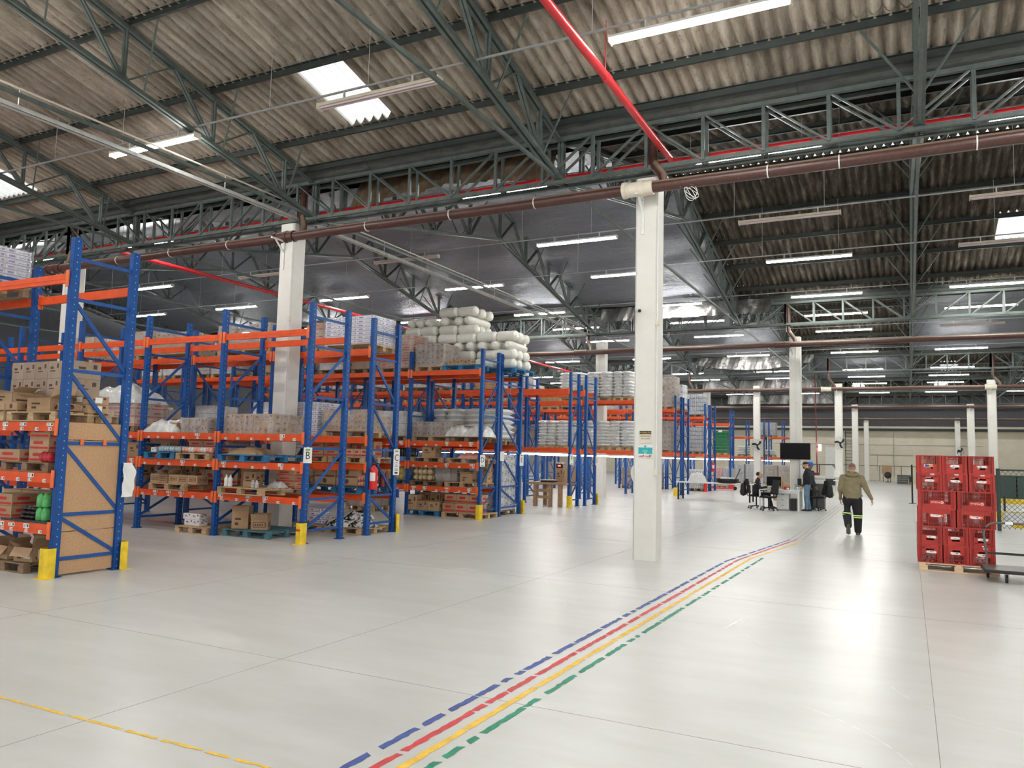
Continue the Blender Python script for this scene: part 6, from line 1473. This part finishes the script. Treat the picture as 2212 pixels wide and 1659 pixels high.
for x in (-0.18, 0.18):
    for y in (-0.18, 0.18): b = MB(); b.b2((x - 0.02, y - 0.02, 0), (x + 0.02, y + 0.02, 0.4)); b.build('leg', 'chair_yellow', t)
t = thing('wall_conduit', 'thin grey conduit line with a vertical drop on the far wall', 'conduit', (0, 81.55, 0)); b = MB(); b.tube([(-3.2, 0, 2.45), (0.4, 0, 2.45)], 0.03, 6); b.tube([(-1.2, 0, 0.4), (-1.2, 0, 4.7)], 0.03, 6); b.tube([(-2.6, 0, 0.9), (-2.6, 0, 2.45)], 0.025, 6); b.tube([(-12, 0, 3.4), (6, 0, 3.4)], 0.02, 6); b.build('tube', 'grey_metal', t)
mat('red_dark', (0.16, 0.015, 0.015), 0.5); t = thing('standpipe', 'dark red vertical pipe dropping to the floor behind the screen', 'pipe', (-4.95, 52.0, 0)); b = MB(); b.tube([(-0.2, 0, 7.2), (-0.12, 0, 0.5)], 0.035, 8); b.build('pipe', 'red_dark', t); b = MB(); b.b2((-0.28, -0.12, 0), (-0.0, 0.12, 1.05)); b.build('hydrant_box', 'red_dark', t)
emit('lamp_white', (1.0, 0.97, 0.88), 22)
t = thing('flood_lamp', 'bright small flood lamp fixed on the red standpipe', 'lamp', (-4.95, 51.8, 2.65)); b = MB(); b.b2((-0.02, -0.06, -0.25), (0.14, 0.0, 0.15)); b.build('lamp_head', 'lamp_white', t); b = MB(); b.b2((-0.1, -0.02, -0.05), (0.0, 0.2, 0.05)); b.build('bracket', 'black', t)
t = thing('step_platform', 'dark low step platform with sloping handrails before the far wall', 'platform', (-5.6, 62.5, 0)); b = MB(); b.b2((-1.6, -0.6, 0), (1.2, 0.6, 0.45)); b.build('deck', 'black', t)
for y in (-0.55, 0.55):
    b = MB(); b.tube([(-1.6, y, 0.45), (-1.6, y, 1.5), (0.6, y, 1.5), (1.4, y, 0.6)], 0.03, 6); b.tube([(-0.4, y, 0.45), (-0.4, y, 1.5)], 0.03, 6); b.build('handrail', 'black', t)
tag(MB().b2((-7.2, 81.55, 0), (-5.9, 81.6, 3.1)).build('door_1', 'white_plastic'), None, None, None, 'structure')
# ------------------------------------------------------------------ people
mat('skin_light', (0.52, 0.29, 0.20), 0.5, 0, 0.08, 12); mat('skin_brown', (0.30, 0.145, 0.075), 0.5, 0, 0.08, 12)
mat('hoodie_olive', (0.235, 0.20, 0.115), 0.85, 0, 0.14, 14, 0.3); mat('cloth_black', (0.012, 0.012, 0.014), 0.85, 0, 0.2, 14); mat('denim', (0.13, 0.22, 0.32), 0.8, 0, 0.25, 10, 0.2); mat('hair_dark', (0.016, 0.012, 0.010), 0.7); mat('hair_stubble', (0.20, 0.115, 0.085), 0.7)
mat('shoe_grey', (0.10, 0.085, 0.07), 0.8); mat('band_lime', (0.62, 0.85, 0.30), 0.5); mat('helmet_blue', (0.01, 0.13, 0.55), 0.3); mat('shirt_dark', (0.03, 0.035, 0.05), 0.8); mat('cloth_white', (0.75, 0.75, 0.75), 0.7); mat('cloth_orange', (0.8, 0.16, 0.05), 0.7)
def person(name, label, loc, rz, J, mats, kids, scale=1.0, hand=None, voxel=0.0095):
    """one continuous body: lofted limbs and torso fused into a single skin; local +y is forward. J holds joint positions."""
    t = thing('person', label, 'person', loc, rz)
    b = MB(); segs = []
    V = lambda p: Vector(p)
    def limb(pts, radii, tag_, n=14):
        b.tube([V(p) for p in pts], 0.05, n, True, radii)
        for (p, q, ra, rb) in zip(pts, pts[1:], radii, radii[1:]): segs.append((V(p), V(q), ra, rb, tag_))
        for p, r in zip(pts, radii): b.ball(V(p), r, 14, 8)
    def torso(rings, tag_):
        n = 20; vs = []; fs = []
        for (c, rx, ry) in rings:
            for k in range(n):
                a = 2 * PI * k / n; cs, sn = math.cos(a), math.sin(a)
                vs.append(V(c) + Vector((rx * abs(cs) ** 0.85 * (1 if cs > 0 else -1), ry * abs(sn) ** 0.85 * (1 if sn > 0 else -1), 0)))
        for i in range(len(rings) - 1):
            for k in range(n): fs.append((i * n + k, i * n + (k + 1) % n, (i + 1) * n + (k + 1) % n, (i + 1) * n + k))
        b.add(vs, fs, True); b.add(vs[:n], [tuple(range(n))[::-1]]); b.add(vs[-n:], [tuple(range(n))])
        for (c, rx, ry), (c2, rx2, ry2), tg in zip(rings, rings[1:], tag_): segs.append((V(c), V(c2), (rx + ry) / 2, (rx2 + ry2) / 2, tg))
    torso(J['torso'], J['torso_tags'])
    hc = V(J['head']); hd = V(J['face']).normalized(); sd = hd.cross(Vector((0, 0, 1))).normalized(); uph = sd.cross(hd)
    limb([J['neck'], hc - uph * 0.06 - hd * 0.01], [0.062, 0.056], 'skin')
    # head: skull, jaw, nose, ears
    def at(f, s, u): return hc + hd * f + sd * s + uph * u
    def egg(c, rf, rs, ru):
        def fn(u, v):
            a = u * 2 * PI; e = (v - 0.5) * PI
            return c + hd * (rf * math.cos(a) * math.cos(e)) + sd * (rs * math.sin(a) * math.cos(e)) + uph * (ru * math.sin(e))
        b.grid(fn, 18, 12)
    egg(at(-0.012, 0, 0.035), 0.098, 0.077, 0.083); egg(at(0.022, 0, -0.03), 0.072, 0.064, 0.088); egg(at(0.052, 0, -0.092), 0.036, 0.042, 0.03)
    b.tube([at(0.09, 0, 0.02), at(0.112, 0, -0.022), at(0.092, 0, -0.034)], 0.012, 8, True, [0.008, 0.016, 0.012]); egg(at(0.084, 0, -0.062), 0.014, 0.026, 0.009); egg(at(0.084, 0, -0.075), 0.013, 0.023, 0.008)
    for s_ in (-1, 1): egg(at(-0.008, s_ * 0.078, -0.008), 0.02, 0.010, 0.032); egg(at(0.082, s_ * 0.033, 0.026), 0.014, 0.022, 0.006)
    segs.append((at(0, 0, -0.06), at(0, 0, 0.05), 0.08, 0.09, 'skin'))
    for s_ in ('L', 'R'):
        A = J['arm' + s_]; limb(A, [J.get('sh_r', 0.072), J.get('el_r', 0.056), 0.040], 'top')
        wr, dirv, pn = V(A[2]), V(J['hand' + s_]).normalized(), V(J['palm' + s_]).normalized()
        side = dirv.cross(pn).normalized() * (1 if s_ == 'L' else -1)
        limb([wr, wr + dirv * 0.03], [0.034, 0.028], 'skin', 10)
        pc = wr + dirv * 0.065
        def fnp(u, v):
            a = u * 2 * PI; e = (v - 0.5) * PI
            return pc + dirv * (0.052 * math.sin(e)) + side * (0.040 * math.cos(a) * math.cos(e) ** 0.6) + pn * (0.017 * math.sin(a) * math.cos(e) ** 0.6)
        b.grid(fnp, 14, 8); segs.append((wr + dirv * 0.02, wr + dirv * 0.1, 0.03, 0.03, 'skin'))
        for k, (o, L) in enumerate(((0.028, 0.070), (0.010, 0.078), (-0.009, 0.072), (-0.027, 0.055))):
            p0 = pc + dirv * 0.040 + side * o; cu = J.get('curl', 0.5)
            p1 = p0 + (dirv * math.cos(cu * 0.6) + pn * math.sin(cu * 0.6)) * L * 0.5; p2 = p1 + (dirv * math.cos(cu * 1.5) + pn * math.sin(cu * 1.5)) * L * 0.5
            limb([p0, p1, p2], [0.0105, 0.0095, 0.008], 'skin', 8)
        q0 = pc - dirv * 0.02 + side * 0.034; q1 = q0 + (side * 0.6 + dirv * 0.7 + pn * 0.3).normalized() * 0.034; q2 = q1 + (dirv * 0.9 + pn * 0.35).normalized() * 0.03
        limb([q0, q1, q2], [0.014, 0.0115, 0.009], 'skin', 8)
        lg = J['leg' + s_]; limb(lg, J.get('leg_r', [0.098, 0.072, 0.058]), 'leg')
    src = bpy.data.objects.new('tmp', b.mesh('tmp', 'black')); COL.objects.link(src)
    md = src.modifiers.new('r', 'REMESH'); md.mode = 'VOXEL'; md.voxel_size = voxel; md.use_smooth_shade = True
    sm = src.modifiers.new('s', 'SMOOTH'); sm.factor = 0.5; sm.iterations = 3
    dg = bpy.context.evaluated_depsgraph_get(); dg.update(); me = bpy.data.meshes.new_from_object(src.evaluated_get(dg)); me.name = 'body'
    bpy.data.objects.remove(src)
    me.materials.clear(); keys = ['skin', 'top', 'leg']
    for k in keys: me.materials.append(MATS[mats[k]])
    idx = []
    for p in me.polygons:
        c = p.center; best = (9, 'skin')
        for (a, q, ra, rb, tg) in segs:
            d = q - a; L2 = d.length_squared; tt = max(0, min(1, (c - a).dot(d) / L2)) if L2 else 0
            dist = (c - (a + d * tt)).length - (ra + (rb - ra) * tt)
            if dist < best[0]: best = (dist, tg)
        idx.append(keys.index(best[1]))
    me.polygons.foreach_set('material_index', idx); me.polygons.foreach_set('use_smooth', [True] * len(me.polygons)); me.update()
    put('body', me, t)
    # eyes
    for s_ in (-1, 1):
        e = MB(); c = at(0.086, s_ * 0.033, 0.008); e.ball(c, 0.011, 8, 6); e.build('eye', 'hair_dark', t)
    kids(t, at, hd, sd, uph, hc)
    t.scale = (scale,) * 3
    return t
def shoe(t, ank, fwd, mt, up_=(0, 0, 1), L=0.27):
    a, f, u = Vector(ank), Vector(fwd).normalized(), Vector(up_).normalized(); s = f.cross(u).normalized(); b = MB()
    def fn(uu, v):
        x = -0.09 + L * v; w_ = 0.048 * (1 - abs(2 * v - 1) ** 4) ** 0.4 * (0.85 + 0.3 * v); hgt = 0.105 - 0.055 * min(1, max(0, (v - 0.35) * 2.2))
        an = 2 * PI * uu; zz = -0.085 + (hgt * max(0, math.sin(an)) * (1 - abs(2 * v - 1) ** 6) ** 0.4)
        return a + f * x + s * (w_ * math.cos(an)) + u * zz
    b.grid(fn, 14, 12); b.build('shoe', mt, t)
def cap_mesh(at, hd, sd, uph, hc, rf, rs, ru, lo, cx=-0.012, cu=0.035):
    b = MB(); c = at(cx, 0, cu)
    b.grid(lambda u, v: c + hd * (rf * math.cos(u * 2 * PI) * math.cos(lo + (PI / 2 - lo) * v)) + sd * (rs * math.sin(u * 2 * PI) * math.cos(lo + (PI / 2 - lo) * v)) + uph * (ru * math.sin(lo + (PI / 2 - lo) * v)), 20, 8)
    return b
def ring(c, axis, r, h, mt, name, t, squash=1.0):
    b = MB(); ax = Vector(axis).normalized(); u = Vector((1, 0, 0)) - ax * ax.x; u.normalize(); v = ax.cross(u); n = 20
    vs = [Vector(c) + ax * z + (u * math.cos(2 * PI * k / n) + v * squash * math.sin(2 * PI * k / n)) * r for z in (-h / 2, h / 2) for k in range(n)]
    b.add(vs, [(k, (k + 1) % n, n + (k + 1) % n, n + k) for k in range(n)], True); b.build(name, mt, t)

# --- walking away, arms swinging out
def kids_walk(t, at, hd, sd, uph, hc):
    cap_mesh(at, hd, sd, uph, hc, 0.099, 0.078, 0.084, -0.25).build('cropped_hair', 'hair_stubble', t)
    b = MB(); b.tube([(0.12 * math.cos(a), -0.02 + 0.105 * math.sin(a), 1.475 + 0.03 * math.sin(a)) for a in [2 * PI * k / 18 for k in range(19)]], 0.04, 10, False); b.build('hood', 'hoodie_olive', t)
    ring((-0.12, 0.02, 0.53), (0.06, -0.02, 1), 0.113, 0.028, 'band_lime', 'reflective_band', t); ring((-0.12, 0.02, 0.485), (0.06, -0.02, 1), 0.110, 0.022, 'band_lime', 'reflective_band', t)
    ring((0.125, 0.03, 0.465), (0, 0.05, 1), 0.108, 0.026, 'band_lime', 'reflective_band', t); ring((0.125, 0.03, 0.42), (0, 0.05, 1), 0.105, 0.022, 'band_lime', 'reflective_band', t)
    shoe(t, (0.125, 0.10, 0.09), (0.08, 1, 0), 'shoe_grey'); shoe(t, (-0.105, -0.22, 0.22), (0.0, 0.35, -1), 'shoe_grey', (0, 1, 0.35))
    ring((0.02, 0, 0.955), (0, 0, 1), 0.215, 0.05, 'hoodie_olive', 'hem', t, 0.66)
Jw = dict(torso=[((0.0, 0.0, 0.78), 0.10, 0.09), ((0.0, 0, 0.84), 0.195, 0.135), ((0.0, 0, 0.93), 0.21, 0.145), ((0.0, 0.0, 1.03), 0.215, 0.15), ((0.0, 0.01, 1.15), 0.21, 0.145), ((0.0, 0.01, 1.27), 0.215, 0.135), ((0, 0.0, 1.37), 0.205, 0.115), ((0, -0.005, 1.43), 0.15, 0.09), ((0, 0.0, 1.48), 0.075, 0.07)],
          torso_tags=['leg', 'leg', 'top', 'top', 'top', 'top', 'top', 'top'], neck=(0, 0.0, 1.47), head=(0.01, 0.045, 1.625), face=(0.05, 1, -0.05),
          armL=[(-0.205, 0, 1.385), (-0.275, 0.0, 1.10), (-0.265, 0.10, 0.865)], armR=[(0.205, 0, 1.385), (0.315, -0.06, 1.12), (0.43, -0.05, 0.89)],
          handL=(0.0, 0.25, -1), palmL=(1, 0.2, 0), handR=(0.25, 0.05, -1), palmR=(-1, 0.3, 0),
          legL=[(-0.10, 0, 0.83), (-0.125, 0.03, 0.49), (-0.105, -0.20, 0.24)], legR=[(0.10, 0, 0.83), (0.125, 0.05, 0.47), (0.125, 0.09, 0.10)], leg_r=[0.132, 0.104, 0.084], sh_r=0.082, el_r=0.066, curl=0.7)
person('person', 'bald person in an olive hoodie and black trousers walking away', (-1.27, 21.35, 0), 0.10, Jw, dict(skin='skin_light', top='hoodie_olive', leg='cloth_black'), kids_walk, 1.02)
# --- standing, facing left along -x: dark cap, beard, black jacket, jeans
def kids_stand(t, at, hd, sd, uph, hc):
    cap_mesh(at, hd, sd, uph, hc, 0.108, 0.088, 0.092, 0.02).build('cap', 'cloth_black', t)
    b = MB(); b.add([at(0.085, -0.06, 0.05), at(0.085, 0.06, 0.05), at(0.155, 0.045, 0.042), at(0.155, -0.045, 0.042), at(0.085, -0.06, 0.04), at(0.085, 0.06, 0.04), at(0.155, 0.045, 0.034), at(0.155, -0.045, 0.034)], [(0, 1, 2, 3), (7, 6, 5, 4), (2, 6, 7, 3), (0, 3, 7, 4), (1, 5, 6, 2)]); b.build('cap_brim', 'cloth_black', t)
    b = MB(); c = at(0.045, 0, -0.085)
    b.grid(lambda u, v: c + hd * (0.055 * math.sin(PI * v) * math.cos((u - 0.5) * PI)) + sd * (0.07 * math.sin((u - 0.5) * PI) * (1 - 0.3 * v)) + uph * (0.05 - 0.10 * v), 12, 8); b.build('beard', 'hair_dark', t)
    shoe(t, (-0.09, 0.02, 0.09), (-0.1, 1, 0), 'black'); shoe(t, (0.10, -0.06, 0.09), (0.1, 1, 0), 'black')
def stand_j(sh=0.205): return dict(torso=[((0.0, 0.0, 0.80), 0.09, 0.085), ((0.0, 0, 0.86), 0.165, 0.12), ((0.0, 0, 0.95), 0.175, 0.12), ((0.0, 0.0, 1.05), 0.172, 0.13), ((0.0, 0.01, 1.17), 0.18, 0.135), ((0.0, 0.01, 1.29), 0.19, 0.132), ((0, 0.0, 1.38), 0.18, 0.10), ((0, -0.005, 1.44), 0.13, 0.08), ((0, 0.0, 1.49), 0.068, 0.062)],
          torso_tags=['leg', 'leg', 'top', 'top', 'top', 'top', 'top', 'top'], neck=(0, 0.0, 1.48), head=(0.0, 0.05, 1.635), face=(0.0, 1, -0.12),
          armL=[(-sh, 0, 1.39), (-0.235, 0.0, 1.11), (-0.20, 0.14, 0.90)], armR=[(sh, 0, 1.39), (0.24, -0.02, 1.11), (0.20, 0.12, 0.90)], handL=(0.1, 0.45, -0.8), palmL=(1, 0, 0), handR=(-0.1, 0.45, -0.8), palmR=(-1, 0, 0),
          legL=[(-0.09, 0, 0.86), (-0.095, 0.03, 0.48), (-0.09, 0.01, 0.10)], legR=[(0.09, 0, 0.86), (0.10, 0.0, 0.48), (0.10, -0.07, 0.10)], leg_r=[0.10, 0.075, 0.062], sh_r=0.075, el_r=0.058)
person('person', 'bearded person in dark cap, black jacket and jeans standing by the desk', (-3.27, 29.95, 0), PI / 2 + 0.05, stand_j(), dict(skin='skin_light', top='cloth_black', leg='denim'), kids_stand, 1.0)
# --- behind, with the blue hard hat
def kids_hat(t, at, hd, sd, uph, hc):
    cap_mesh(at, hd, sd, uph, hc, 0.135, 0.115, 0.125, 0.0, -0.012, 0.045).build('hard_hat', 'helmet_blue', t)
    ring(at(0.01, 0, 0.047), uph, 0.145, 0.012, 'helmet_blue', 'hat_brim', t)
    shoe(t, (-0.09, 0.02, 0.09), (-0.1, 1, 0), 'black'); shoe(t, (0.10, -0.06, 0.09), (0.1, 1, 0), 'black')
person('person', 'person in a blue hard hat half hidden behind the bearded one', (-3.30, 30.95, 0), -PI / 2 - 0.5, stand_j(), dict(skin='skin_brown', top='shirt_dark', leg='cloth_black'), kids_hat, 0.985)
# --- seated at the desk, facing +x (rz turns +y forward to +x)
def kids_sit(t, at, hd, sd, uph, hc):
    cap_mesh(at, hd, sd, uph, hc, 0.094, 0.083, 0.088, -0.55, -0.036).build('hair', 'hair_dark', t)
    ring((0, 0.04, 1.03), (0, 0.2, 1), 0.085, 0.05, 'cloth_orange', 'collar', t)
    for z, r in ((0.96, 0.205), (0.88, 0.197)): ring((0, 0.015, z), (0, 0.15, 1), r, 0.022, 'cloth_white', 'jacket_stripe', t, 0.7)
    shoe(t, (-0.12, 0.52, 0.09), (0, 1, 0), 'black'); shoe(t, (0.12, 0.47, 0.09), (0, 1, 0), 'black')
Js = dict(torso=[((0, -0.02, 0.45), 0.15, 0.12), ((0, -0.02, 0.52), 0.18, 0.13), ((0, -0.01, 0.62), 0.175, 0.125), ((0, 0.0, 0.74), 0.175, 0.12), ((0, 0.02, 0.86), 0.185, 0.12), ((0, 0.03, 0.95), 0.185, 0.105), ((0, 0.035, 1.01), 0.13, 0.085), ((0, 0.045, 1.06), 0.07, 0.065)], torso_tags=['leg', 'top', 'top', 'top', 'top', 'top', 'top'],
          neck=(0, 0.045, 1.05), head=(0, 0.10, 1.20), face=(0.0, 1, 0.08), armL=[(-0.195, 0.03, 0.96), (-0.235, 0.10, 0.72), (-0.14, 0.34, 0.775)], armR=[(0.195, 0.03, 0.96), (0.235, 0.10, 0.72), (0.14, 0.34, 0.775)], handL=(0.3, 1, 0.0), palmL=(0, 0, -1), handR=(-0.3, 1, 0), palmR=(0, 0, -1),
          legL=[(-0.10, 0.0, 0.53), (-0.13, 0.42, 0.53), (-0.12, 0.50, 0.11)], legR=[(0.10, 0.0, 0.53), (0.13, 0.42, 0.53), (0.12, 0.45, 0.11)], leg_r=[0.10, 0.078, 0.062], sh_r=0.075, el_r=0.06, curl=0.4)
person('person', 'dark haired person in a black and white jacket seated at the desk', (-5.0, 29.85, 0.03), -PI / 2 + 0.1, Js, dict(skin='skin_light', top='cloth_black', leg='cloth_black'), kids_sit, 1.0)
